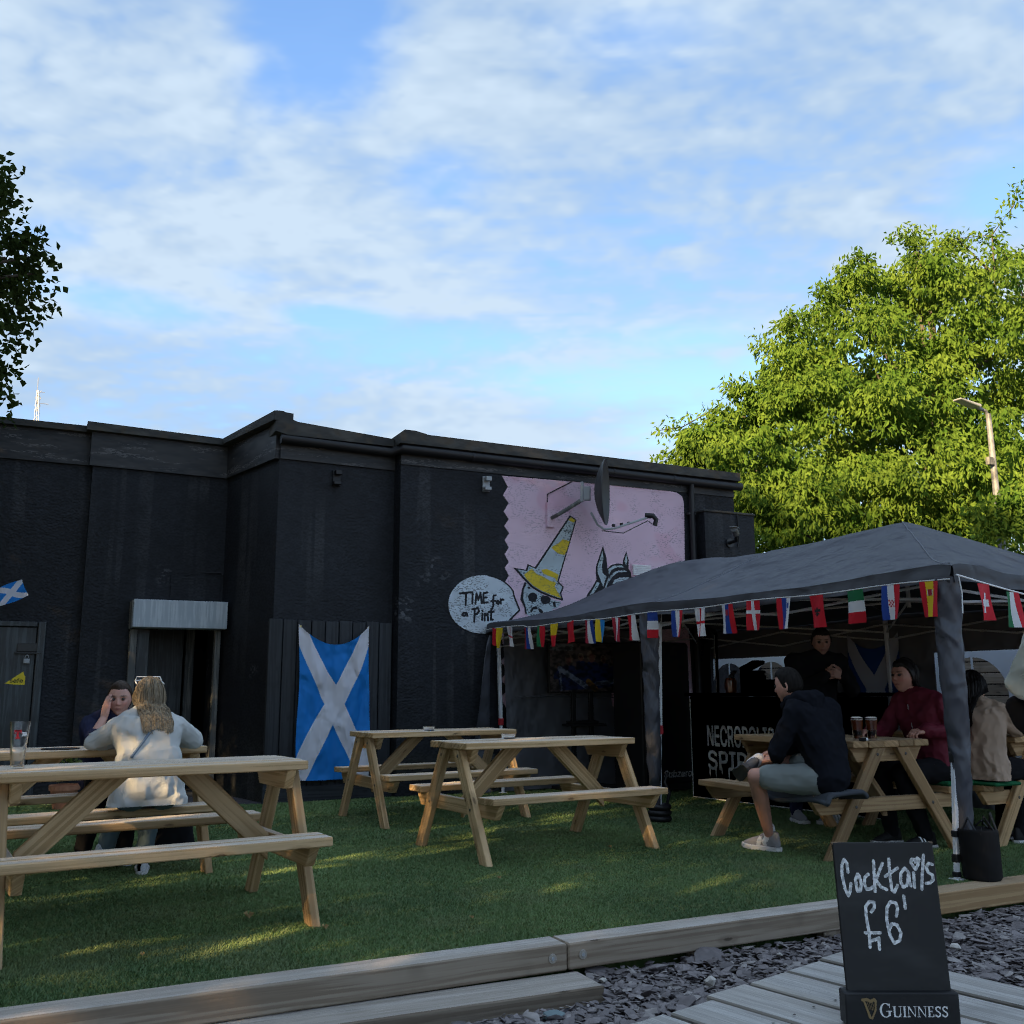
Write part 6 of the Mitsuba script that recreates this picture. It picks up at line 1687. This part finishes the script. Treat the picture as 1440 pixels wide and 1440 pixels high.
def person(label, J, face, skin=(0.46, 0.27, 0.20), male=False, build=1.0, head=1.0, tops='cloth_navy', legs='cloth_black', bare=0.0, hood=False, seed=1, hands=None, name_top='jacket', skirt=None, sleeve=1.0, group=None, loose=1.0, hem=None):
    t = thing('person', label, 'person')
    R = frame(*face) if isinstance(face, tuple) and np.ndim(face[0]) else frame(face)
    hc = J['head']
    lat = (J['shR'] - J['shL']) / np.linalg.norm(J['shR'] - J['shL'])
    lp = (J['hipR'] - J['hipL']) / np.linalg.norm(J['hipR'] - J['hipL'])
    b = build
    sw = np.linalg.norm(J['shR'] - J['shL']) / 2

    def torso(e):
        pe, wa, ch, nk = J['pelvis'], J['waist'], J['chest'], J['neck']
        lw = lp * 0.5 + lat * 0.5
        lv = [(pe, lp, 0.085 * b, 0.100 * b), (wa, lw, 0.070 * b, 0.092 * b), (ch, lat, 0.092 * b, 0.100 * b)]
        ms = [H(*[(p + s * l * o, r + e) for p, l, o, r in lv[i:i + 2] for s in (-1, 1)]) for i in (0, 1)]
        ms.append(H(*[(ch + s * lat * 0.092 * b, 0.098 * b + e) for s in (-1, 1)], *[(J[k], 0.056 * b + e) for k in ('shL', 'shR')]))
        ms.append(H(*[(J[k], 0.054 * b + e) for k in ('shL', 'shR')], (nk, 0.055 + e)))
        return ms
    arms = lambda e, stop: [m for s in 'LR' for m in (H((J['sh' + s], 0.054 * b + e), (J['el' + s], 0.040 * b + e)), H((J['el' + s], 0.040 * b + e), (J['el' + s] + (J['wr' + s] - J['el' + s]) * stop, 0.028 + e + 0.012 * (1 - stop))))]
    lg = lambda e, stop: [m for s in 'LR' for m in (H((J['hip' + s], 0.088 * b + e), (J['kn' + s], 0.056 * b + e)), H((J['kn' + s], 0.056 * b + e), ((J['kn' + s] * 0.62 + J['an' + s] * 0.38), 0.056 * b + e)), H((J['kn' + s] * 0.62 + J['an' + s] * 0.38, 0.056 * b + e), (J['kn' + s] + (J['an' + s] - J['kn' + s]) * stop, 0.036 + e)))]
    nk2 = hc + R @ np.array([0, -0.022, -0.085])
    body = U(torso(-0.012) + arms(-0.004, 1.0) + lg(-0.006, 1.0) + [H((J['neck'], 0.054), (nk2, 0.050))])
    body = back(soften(body, 0.03, 8))
    hs = head_shape(head, male)
    hm = m3.Manifold(m3.Mesh(np.ascontiguousarray(hs @ R.T + hc, np.float32), np.ascontiguousarray(_ico.faces, np.uint32)))
    ears = []
    for s in (-1, 1):
        e = [m3.Manifold.sphere(1.0, 20).scale((0.007, 0.017, 0.030)).rotate((0, 0, 18 * s)), m3.Manifold.sphere(1.0, 16).scale((0.008, 0.010, 0.020)).translate((0.006 * s, 0.004, 0.003))]
        ear = (e[0] - e[1]).translate((s * 0.077, -0.010, -0.006))
        tv = mtri(ear)
        ears.append(back(trimesh.Trimesh(np.array(tv.vertices) * head @ R.T + hc, tv.faces, process=False)))
    parts = [body, hm] + ears
    for s in 'LR':
        if hands and s in hands:
            dv, pv, cu = hands[s]
            parts.append(hand(J['wr' + s], dv, pv, cu, left=(s == 'L')))
    full = mtri(U(parts))
    v = np.array(full.vertices)
    col = np.tile(np.array(skin), (len(v), 1)) * (0.94 + 0.12 * meshkit.fbm(v * 30, 2, 5))[:, None]
    l = (v - hc) @ R / head
    inh = (np.abs(l[:, 0]) < 0.085) & (l[:, 1] > 0.02) & (np.abs(l[:, 2]) < 0.12)
    g = lambda cx, cz, a_, c_: np.exp(-((l[:, 0] - cx) / a_) ** 2 - ((l[:, 2] - cz) / c_) ** 2) * inh
    cheek = np.clip(g(0.042, -0.022, 0.022, 0.018) + g(-0.042, -0.022, 0.022, 0.018) + 0.8 * g(0, -0.018, 0.012, 0.012), 0, 1)
    col = col * (1 - 0.35 * cheek[:, None] * np.array([0.0, 0.55, 0.5]))
    lip = np.clip(1.3 * g(0, -0.055, 0.021, 0.0085), 0, 1)[:, None]
    col = col * (1 - 0.75 * lip) + np.array([0.30, 0.10, 0.09]) * 0.75 * lip
    brow = np.clip(1.3 * (g(0.031, 0.034, 0.018, 0.0055) + g(-0.031, 0.034, 0.018, 0.0055)), 0, 1)[:, None]
    lash = np.clip(1.2 * (g(0.031, 0.0135, 0.014, 0.0045) + g(-0.031, 0.0135, 0.014, 0.0045)), 0, 1)[:, None]
    col = col * (1 - 0.8 * brow) + np.array([0.05, 0.03, 0.02]) * 0.8 * brow
    col = col * (1 - 0.85 * lash) + np.array([0.03, 0.02, 0.018]) * 0.85 * lash
    mouth = np.clip(1.2 * g(0, -0.0545, 0.019, 0.0016), 0, 1)[:, None]
    col = col * (1 - 0.8 * mouth) + np.array([0.07, 0.02, 0.02]) * 0.8 * mouth
    if male:
        beard = np.clip((-0.035 - l[:, 2]) / 0.03, 0, 1) * inh * 0.25
        col = col * (1 - beard[:, None]) + np.array([0.10, 0.07, 0.06]) * beard[:, None]
    put(t, 'body', full, 'skin', True, color=np.clip(col, 0, 1))
    e = 0.012 * loose
    top = torso(e) + arms(e, sleeve)
    if skirt:
        top.append(H(*skirt))
    if hood:
        f0 = R[:, 1] * 0.0
        bk_ = np.cross(lat, [0, 0, 1.0])
        bk_ = bk_ if bk_ @ (J['neck'] - hc + np.array([0, 0, 0.09])) > 0 or True else -bk_
        fw_ = np.cross([0, 0, 1.0], lat)
        nk_ = J['neck'] + A(0, 0, 0.012)
        q_ = [(nk_ + lat * a_ + fw_ * b_ + A(0, 0, c_), r_) for a_, b_, c_, r_ in ((-0.070, 0.075, -0.035, 0.026), (-0.098, 0.02, 0.0, 0.036), (-0.088, -0.06, 0.018, 0.044), (-0.03, -0.115, 0.012, 0.048), (0.03, -0.115, 0.012, 0.048), (0.088, -0.06, 0.018, 0.044), (0.098, 0.02, 0.0, 0.036), (0.070, 0.075, -0.035, 0.026))]
        hd_ = [H(q_[i_], q_[i_ + 1]) for i_ in range(len(q_) - 1)]
        hd_.append(H(q_[2], q_[3], q_[4], q_[5], (nk_ - fw_ * 0.120 - A(0, 0, 0.11) + lat * 0.03, 0.030), (nk_ - fw_ * 0.120 - A(0, 0, 0.11) - lat * 0.03, 0.030)))
        put(t, 'hood', rough(soften(U(hd_), 0.010, 5), 0.013, 10.0, seed + 3), tops, True)
    else:
        top.append(H(*[(J['neck'] + lat * s_ * 0.03 + A(0, 0, 0.012), 0.048) for s_ in (-1, 1)], (J['neck'] - A(0, 0, 0.04), 0.07)))
    tt = rough(soften(U(top), 0.012, 12), 0.0125 * loose, 7.0, seed)
    if hem is not None:
        tt = trimesh.intersections.slice_mesh_plane(tt, [0, 0, 1], [0, 0, hem])
    put(t, name_top, tt, tops, True)
    if bare < 1:
        le = rough(soften(U(lg(0.014, 1.0 if bare == 0 else 1.0) if bare == 0 else [m for s in 'LR' for m in (H((J['hip' + s], 0.105 * b), (J['hip' + s] + (J['kn' + s] - J['hip' + s]) * 0.80, 0.082 * b)),)] + [H(*[(J['pelvis'] - A(0, 0, 0.025) + s_ * lp * 0.085, 0.092 * b) for s_ in (-1, 1)])]), 0.02, 8), 0.009, 8.0, seed + 1)
        put(t, 'shorts' if bare else 'trousers', le, legs, True)
    if face is not None:
        for s in (-1, 1):
            c = hc + R @ (np.array([0.031 * s, 0.0745, 0.0115]) * head)
            ev = trimesh.creation.icosphere(subdivisions=2, radius=0.0105 * head)
            ev.apply_translation(c)
            put(t, 'eye', ev, 'eye_dark', True)
    return t, R, hs, tt


mat('eye_dark', prin((0.035, 0.028, 0.025), 0.2, 0.5))
POSE = {'lady1': {'pelvis': [0.7, 6.24, 0.53], 'waist': [0.7, 6.27, 0.68], 'chest': [0.69, 6.35, 0.85], 'neck': [0.69, 6.43, 0.97], 'head': [0.7, 6.5, 1.055], 'shL': [0.535, 6.4, 0.885], 'shR': [0.85, 6.4, 0.885], 'elL': [0.395, 6.5, 0.8], 'elR': [0.985, 6.5, 0.795], 'wrL': [0.58, 6.7, 0.8], 'wrR': [0.84, 6.72, 0.8], 'hipL': [0.61, 6.26, 0.5], 'hipR': [0.79, 6.26, 0.5], 'knL': [0.6, 6.68, 0.5], 'knR': [0.78, 6.68, 0.5], 'anL': [0.53, 6.8, 0.14], 'anR': [0.735, 6.62, 0.09]}, 'lady2': {'pelvis': [0.57, 7.45, 0.53], 'waist': [0.57, 7.43, 0.67], 'chest': [0.555, 7.36, 0.84], 'neck': [0.56, 7.31, 0.945], 'head': [0.595, 7.27, 1.055], 'shR': [0.42, 7.36, 0.88], 'shL': [0.76, 7.36, 0.88], 'elR': [0.43, 7.1, 0.8], 'elL': [0.8, 7.13, 0.79], 'wrR': [0.493, 7.165, 0.925], 'wrL': [0.66, 6.98, 0.79], 'hipR': [0.51, 7.42, 0.5], 'hipL': [0.69, 7.42, 0.5], 'knR': [0.48, 7.02, 0.5], 'knL': [0.68, 7.02, 0.5], 'anR': [0.42, 7.15, 0.09], 'anL': [0.66, 7.05, 0.09]}, 'man': {'pelvis': [4.76, 4.95, 0.53], 'waist': [4.75, 4.97, 0.68], 'chest': [4.72, 5.03, 0.88], 'neck': [4.67, 5.09, 1.01], 'head': [4.63, 5.15, 1.115], 'shL': [4.54, 4.99, 0.945], 'shR': [4.89, 5.06, 0.955], 'elL': [4.46, 5.1, 0.7], 'elR': [4.84, 5.33, 0.72], 'wrL': [4.55, 5.22, 0.64], 'wrR': [4.66, 5.34, 0.68], 'hipL': [4.7, 4.9, 0.51], 'hipR': [4.82, 5.02, 0.51], 'knL': [4.37, 5.22, 0.53], 'knR': [4.84, 5.38, 0.6], 'anL': [4.66, 5.45, 0.1], 'anR': [4.465, 5.355, 0.6]}, 'stand': {'pelvis': [6.03, 6.42, 0.88], 'waist': [6.04, 6.42, 1.03], 'chest': [6.06, 6.42, 1.22], 'neck': [6.09, 6.4, 1.36], 'head': [6.12, 6.37, 1.5], 'shR': [5.9, 6.48, 1.32], 'shL': [6.28, 6.33, 1.32], 'elR': [5.87, 6.42, 1.08], 'elL': [6.33, 6.25, 1.08], 'wrR': [5.97, 6.18, 1.2], 'wrL': [6.1, 6.12, 1.2], 'hipR': [5.95, 6.46, 0.86], 'hipL': [6.11, 6.38, 0.86], 'knR': [5.9, 6.5, 0.48], 'knL': [6.1, 6.32, 0.48], 'anR': [5.89, 6.54, 0.09], 'anL': [6.1, 6.24, 0.09]}, 'maroon': {'pelvis': [5.93, 5.12, 0.55], 'waist': [5.92, 5.12, 0.7], 'chest': [5.88, 5.14, 0.9], 'neck': [5.84, 5.18, 1.05], 'head': [5.8, 5.22, 1.185], 'shL': [5.85, 4.98, 0.99], 'shR': [5.87, 5.32, 0.99], 'elL': [5.9, 4.9, 0.8], 'elR': [5.78, 5.42, 0.78], 'wrL': [5.72, 5.0, 0.8], 'wrR': [5.58, 5.36, 0.79], 'hipL': [5.93, 5.03, 0.52], 'hipR': [5.93, 5.21, 0.52], 'knL': [5.52, 5.05, 0.52], 'knR': [5.52, 5.25, 0.52], 'anL': [5.7, 5.05, 0.09], 'anR': [5.65, 5.3, 0.09]}, 'beige': {'pelvis': [6.18, 4.93, 0.54], 'waist': [6.18, 4.93, 0.68], 'chest': [6.21, 4.95, 0.86], 'neck': [6.24, 4.98, 0.98], 'head': [6.27, 5.02, 1.09], 'shR': [6.25, 4.8, 0.925], 'shL': [6.22, 5.13, 0.925], 'elR': [6.38, 4.78, 0.8], 'elL': [6.35, 5.2, 0.8], 'wrR': [6.55, 4.9, 0.8], 'wrL': [6.55, 5.1, 0.8], 'hipR': [6.2, 4.84, 0.52], 'hipL': [6.2, 5.02, 0.52], 'knR': [6.6, 4.86, 0.52], 'knL': [6.6, 5.04, 0.52], 'anR': [6.5, 4.9, 0.09], 'anL': [6.5, 5.05, 0.09]}}
POSE = {k: {a: np.array(b) for a, b in v.items()} for k, v in POSE.items()}


def hairline(front, nape, y0=-0.02, y1=0.05):
    def m(h):
        s = np.clip((h[:, 1] - y0) / (y1 - y0), 0, 1)
        s = s * s * (3 - 2 * s)
        return h[:, 2] - (nape + (front - nape) * s)
    return m


back_hair = hairline(0.062, -0.10)


def drape_on(mesh, body, R, gap=0.009):
    """lay the strands that would run inside a garment on its back"""
    bk = -R[:, 1] * np.array([1, 1, 0])
    bk /= np.linalg.norm(bk)
    la = np.array([-bk[1], bk[0], 0])
    smp, _ = trimesh.sample.sample_surface(body, 60000, seed=3)
    o = smp.mean(0)
    c = 0.012
    key = lambda q: (np.floor(((q - o) @ la) / c).astype(int) + 100, np.floor((q[:, 2] - o[2]) / c).astype(int) + 100)
    G = np.full((200, 200), -9.0)
    i, j = key(smp)
    np.maximum.at(G, (np.clip(i, 0, 199), np.clip(j, 0, 199)), (smp - o) @ bk)
    v = np.array(mesh.vertices)
    i, j = key(v)
    h = G[np.clip(i, 0, 199), np.clip(j, 0, 199)]
    d = (v - o) @ bk
    f = (h > -5) & (d < h + gap)
    v[f] += bk * (h + gap - d)[f][:, None]
    mesh.vertices = v
    return mesh

# the two women at the doorway table
J = POSE['lady1']
t, R, hs, tt = person('person with long ash blonde hair in a pale jacket, back turned, by the doorway', J, (-0.12, 0.97, -0.22), tops='cloth_pale', legs='cloth_jeans', seed=2, build=0.93, loose=1.35,
                      skirt=[(J['pelvis'] + A(-0.15, -0.03, -0.11), 0.075), (J['pelvis'] + A(0.15, -0.03, -0.11), 0.075), (J['waist'] + A(-0.09, 0, 0.02), 0.10), (J['waist'] + A(0.09, 0, 0.02), 0.10)], hem=0.447,
                      hands={'L': ((0.8, 0.6, 0), (0, 0, -1), 0.4), 'R': ((-0.8, 0.6, 0), (0, 0, -1), 0.4)})
put(t, 'hair', cat(cap(hs, R, J['head'], 0.016, back_hair, 1.0), drape_on(long_hair(R, J['head'], 1100, 0.19, 3, 0.074, 0.75, 0.0046, 0.0), tt, R)), 'hair_blond', True)
P = []
for k in np.linspace(0, 1, 24):
    q = A(0.80, 6.40, 1.01) + (A(0.585, 6.22, 0.72) - A(0.80, 6.40, 1.01)) * k
    P.append(q)
P = np.array(P) + A(0, -0.3, 0)
loc, ray, _ = tt.ray.intersects_location(P, np.tile([0, 1.0, 0], (len(P), 1)), multiple_hits=False)
o_ = np.argsort(ray)
put(t, 'bag_strap', tube(loc[o_] + A(0, -0.004, 0), 0.008, 6), 'strap_blue', True)
hc = J['head']
gl = [hc + R @ A(x, y, z) for x, y, z in ((-0.082, -0.03, 0.085), (-0.078, 0.03, 0.118), (-0.04, 0.055, 0.128), (0, 0.058, 0.120), (0.04, 0.055, 0.128), (0.078, 0.03, 0.118), (0.082, -0.03, 0.085))]
put(t, 'sunglasses', cat(tube(gl, 0.0045, 6), tube([hc + R @ A(x, 0.02, z) for x, z in ((-0.078, 0.118), (-0.07, 0.142), (0.07, 0.142), (0.078, 0.118))], 0.0045, 6)), 'white_print', True)
foot(t, 'shoe', J['anR'], A(0.1, 1, 0.0), (0, 0, 1), 'shoe_white', 0.245, accent='strap_blue')
foot(t, 'shoe', J['anL'], A(0.75, 0.62, -0.25), (0.2, 0.15, 0.95), 'shoe_white', 0.245, accent='strap_blue')
J = POSE['lady2']
t, R, hs, tt = person('person with dark tied back hair in a navy top resting a cheek on one hand', J, (-0.22, -0.93, -0.24), skin=(0.54, 0.31, 0.25), tops='cloth_navy', legs='cloth_black', seed=4, build=1.0, sleeve=0.12,
                      hands={'R': ((0.16, 0.22, 0.95), (0.85, 0.45, -0.1), 0.10), 'L': ((-0.9, -0.2, 0), (0, 0, -1), 0.5)}, name_top='top')
put(t, 'hair', cap(hs, R, J['head'], 0.007, hairline(0.074, -0.095, -0.03, 0.055), 2.0, 0.002), 'hair_brown', True)
foot(t, 'shoe', J['anR'], A(0.1, -1, 0), (0, 0, 1), 'shoe_white', 0.24)
foot(t, 'shoe', J['anL'], A(0.0, -1, 0), (0, 0, 1), 'shoe_white', 0.24)
t = thing('handbag', 'black bag standing on the grass under the doorway table', 'bag')
put(t, 'body', rough(soften(H((A(0.86, 6.98, 0.06), 0.05), (A(1.05, 6.98, 0.06), 0.05), (A(0.88, 6.98, 0.22), 0.045), (A(1.03, 6.98, 0.22), 0.045)), 0.02, 4), 0.008, 9, 3), 'cloth_black', True)
put(t, 'handle', tube([(0.90, 6.98, 0.25), (0.92, 6.97, 0.34), (0.99, 6.97, 0.34), (1.01, 6.98, 0.25)], 0.008, 6), 'black_plastic', True)

# the man on the gazebo bench
N_ = unary_union([Polygon([(0.075, 0.030), (0.098, 0.030), (0.108, 0.058), (0.125, 0.030), (0.150, 0.030), (0.134, 0.088), (0.112, 0.088), (0.104, 0.062), (0.088, 0.088), (0.062, 0.088)])])
J = POSE['man']
t, R, hs, tt = person('person in a black hoodie and grey green shorts sitting on the gazebo bench', J, (-0.45, 0.87, -0.18), skin=(0.50, 0.27, 0.21), male=True, tops='cloth_hoodie', legs='cloth_shorts', bare=0.5, hood=True, seed=6, build=1.06, loose=1.6, name_top='hoodie',
                      hands={'L': ((-0.2, 0.9, -0.1), (0.5, 0, -0.8), 0.7), 'R': ((-0.6, 0.3, -0.2), (0, 0, -1), 0.6)})
put(t, 'hair', cap(hs, R, J['head'], lambda h: 0.004 + 0.010 * np.clip((h[:, 2] + 0.02) / 0.09, 0, 1), hairline(0.066, -0.055), 3.0, 0.003), 'hair_short', True)
put(t, 'drawstring', tube([(4.60, 4.98, 0.64), (4.585, 4.975, 0.675), (4.60, 4.965, 0.66), (4.63, 4.94, 0.60)], 0.004, 6), 'white_print', True)
foot(t, 'shoe', J['anL'], A(-0.28, 0.96, 0), (0, 0, 1), 'shoe_grey', 0.285, N_)
k = foot(t, 'shoe', J['anR'], A(0.35, 0.88, -0.30), (0.80, -0.22, 0.55), 'shoe_dark', 0.275, sole_mat='tread')
t = thing('grey_blanket', 'folded grey blanket padding the bench under the person in shorts', 'blanket')


def pad(u, v):
    x = 4.58 + 0.34 * v + 0.02 * np.sin(9 * u)
    y = 4.80 + 0.68 * u
    z = 0.445 + 0.012 * np.sin(7 * u + 2 * v) - 0.05 * np.clip((0.12 - v) / 0.12, 0, 1) ** 2 - 0.03 * np.clip((v - 0.9) / 0.1, 0, 1)
    return np.stack([x, y, z], -1)


m = sheet(pad, 40, 24)
low = m.copy()
low.vertices = np.array(low.vertices) - [0, 0, 0.03]
put(t, 'fold', m, 'blanket_grey', True)
put(t, 'fold', low, 'blanket_grey', True)
put(t, 'edge', cat(*[tube(np.array([pad(np.array(u), np.array(v)) for u in np.linspace(0, 1, 20)]) - [0, 0, 0.015], 0.0165, 8) for v in (0.0, 1.0)], *[tube(np.array([pad(np.array(u), np.array(v)) for v in np.linspace(0, 1, 16)]) - [0, 0, 0.015], 0.0165, 8) for u in (0.0, 1.0)]), 'blanket_grey', True)

# standing man
J = POSE['stand']
t, R, hs, tt = person('standing person in dark clothes looking down at something held at the chest', J, (-0.50, -0.80, -0.30), skin=(0.40, 0.23, 0.18), male=True, tops='cloth_black', legs='cloth_navy', seed=8, build=1.08, name_top='jumper', loose=1.4,
                      hands={'R': ((0.75, -0.35, 0.25), (0.3, 0.8, 0.2), 0.55), 'L': ((-0.8, 0.1, 0.25), (-0.3, 0.8, 0.2), 0.55)})
put(t, 'hair', cap(hs, R, J['head'], 0.010, hairline(0.066, -0.06), 4.0, 0.003), 'hair_short', True)
foot(t, 'shoe', J['anR'], A(-0.35, -0.93, 0), (0, 0, 1), 'shoe_grey', 0.28)
foot(t, 'shoe', J['anL'], A(-0.92, 0.35, 0), (0, 0, 1), 'shoe_grey', 0.28, unary_union([Polygon([(a, 0.03), (a + .012, 0.03), (a + .03, 0.085), (a + .018, 0.085)]) for a in (0.06, 0.085, 0.11)]))
# woman in maroon
J = POSE['maroon']
t, R, hs, tt = person('smiling person in a maroon jacket sitting at the gazebo table, fist on its top', J, (-0.98, 0.06, -0.05), skin=(0.48, 0.25, 0.19), tops='cloth_maroon', legs='cloth_black', seed=10, build=1.0, loose=1.6,
                      hands={'L': ((-0.95, 0.1, -0.05), (0.1, 0.2, -1), 1.1), 'R': ((-0.9, -0.1, 0), (0, 0, -1), 0.5)})
put(t, 'hair', cat(cap(hs, R, J['head'], 0.014, hairline(0.066, -0.09, -0.035, 0.05), 5.0), drape_on(long_hair(R, J['head'], 260, 0.17, 7, 0.07, 1.75, 0.006, -0.01), tt, R)), 'hair_dark', True)
put(t, 'zip', tube([(5.79, 5.20, 1.06), (5.765, 5.17, 0.95), (5.785, 5.16, 0.80)], 0.004, 5), 'grey_metal', True)
foot(t, 'shoe', J['anL'], A(-0.95, 0.3, 0), (0, 0, 1), 'shoe_black', 0.255, unary_union([Polygon([(a, 0.03), (a + .012, 0.03), (a + .03, 0.09), (a + .018, 0.09)]) for a in (0.06, 0.085, 0.11)]))
foot(t, 'shoe', J['anR'], A(-0.98, 0.1, 0), (0, 0, 1), 'shoe_black', 0.255)
t = thing('green_cushion', 'flat green cushion under the person in maroon', 'cushion')
put(t, 'pad', bx((5.80, 4.90, 0.4245), (6.10, 5.40, 0.455), 0.012), 'cushion_green')
# woman in beige
J = POSE['beige']
t, R, hs, tt = person('person with long black hair in a beige coat, back turned, behind the gazebo pole', J, (0.98, 0.1, -0.12), tops='cloth_beige', legs='cloth_black', seed=12, build=0.98, loose=1.6, name_top='coat',
                      skirt=[(J['pelvis'] + A(-0.04, -0.16, -0.11), 0.075), (J['pelvis'] + A(-0.04, 0.16, -0.11), 0.075), (J['waist'] + A(0, -0.08, 0), 0.10), (J['waist'] + A(0, 0.08, 0), 0.10)], hem=0.462,
                      hands={'R': ((0.9, 0.3, 0), (0, 0, -1), 0.4), 'L': ((0.9, -0.3, 0), (0, 0, -1), 0.4)})
put(t, 'hair', cat(cap(hs, R, J['head'], 0.014, back_hair, 6.0), drape_on(long_hair(R, J['head'], 420, 0.26, 9, 0.09, 0.9, 0.0065, 0.0), tt, R)), 'hair_dark', True)
foot(t, 'shoe', J['anR'], A(1, 0, 0), (0, 0, 1), 'shoe_black', 0.25)
foot(t, 'shoe', J['anL'], A(1, 0, 0), (0, 0, 1), 'shoe_black', 0.25)
t = thing('green_cushion', 'flat green cushion under the person in the beige coat', 'cushion')
put(t, 'pad', bx((6.05, 4.72, 0.4245), (6.32, 5.20, 0.45), 0.012), 'cushion_green')
# someone standing on the path just right of the frame, one sleeve in view
q = A(3.207, 1.986, 0)
fw_, rt_ = A(0.444, 0.896, 0), A(0.896, -0.444, 0)
Z = lambda r_, f_, z: q + rt_ * r_ + fw_ * f_ + A(0, 0, z)
J = dict(pelvis=Z(0, 0, 0.92), waist=Z(0, 0, 1.07), chest=Z(0, 0, 1.27), neck=Z(0, 0.01, 1.43), head=Z(0, 0.03, 1.58), shL=Z(-0.175, 0, 1.375), shR=Z(0.175, 0, 1.375), elL=Z(-0.325, 0.0, 1.10), elR=Z(0.27, -0.02, 1.1), wrL=Z(-0.06, 0.14, 1.09), wrR=Z(0.15, 0.2, 1.06),
         hipL=Z(-0.09, 0, 0.9), hipR=Z(0.09, 0, 0.9), knL=Z(-0.10, 0.02, 0.5), knR=Z(0.10, 0.02, 0.5), anL=Z(-0.10, 0, 0.095), anR=Z(0.10, 0, 0.095))
t, R, hs, tt = person('person in a loose cream top standing at the right edge, only one sleeve in view', J, (0.44, 0.89, -0.1), tops='cloth_cream', legs='cloth_black', seed=14, loose=1.8, hands={'L': ((0.5, 0.8, 0), (0, 0, -1), 0.8), 'R': ((-0.5, 0.8, 0), (0, 0, -1), 0.8)}, name_top='top')
put(t, 'hair', cap(hs, R, J['head'], 0.014, back_hair, 8.0), 'hair_dark', True)
foot(t, 'shoe', J['anL'], A(0.44, 0.89, 0), (0, 0, 1), 'shoe_black', 0.25)
foot(t, 'shoe', J['anR'], A(0.44, 0.89, 0), (0, 0, 1), 'shoe_black', 0.25)
t = thing('shoulder_bag', 'black bag hanging at the cream sleeve at the right edge', 'bag')
put(t, 'body', rough(soften(H((Z(-0.315, 0.09, 1.03), 0.035), (Z(-0.25, 0.09, 1.03), 0.04), (Z(-0.29, 0.09, 0.98), 0.04), (Z(-0.22, 0.09, 0.93), 0.05)), 0.015, 4), 0.004, 9, 3), 'cloth_black', True)
put(t, 'strap', tube([Z(-0.29, 0.09, 1.06), Z(-0.24, 0.06, 1.12), Z(-0.22, 0.10, 1.06)], 0.008, 6), 'black_plastic', True)
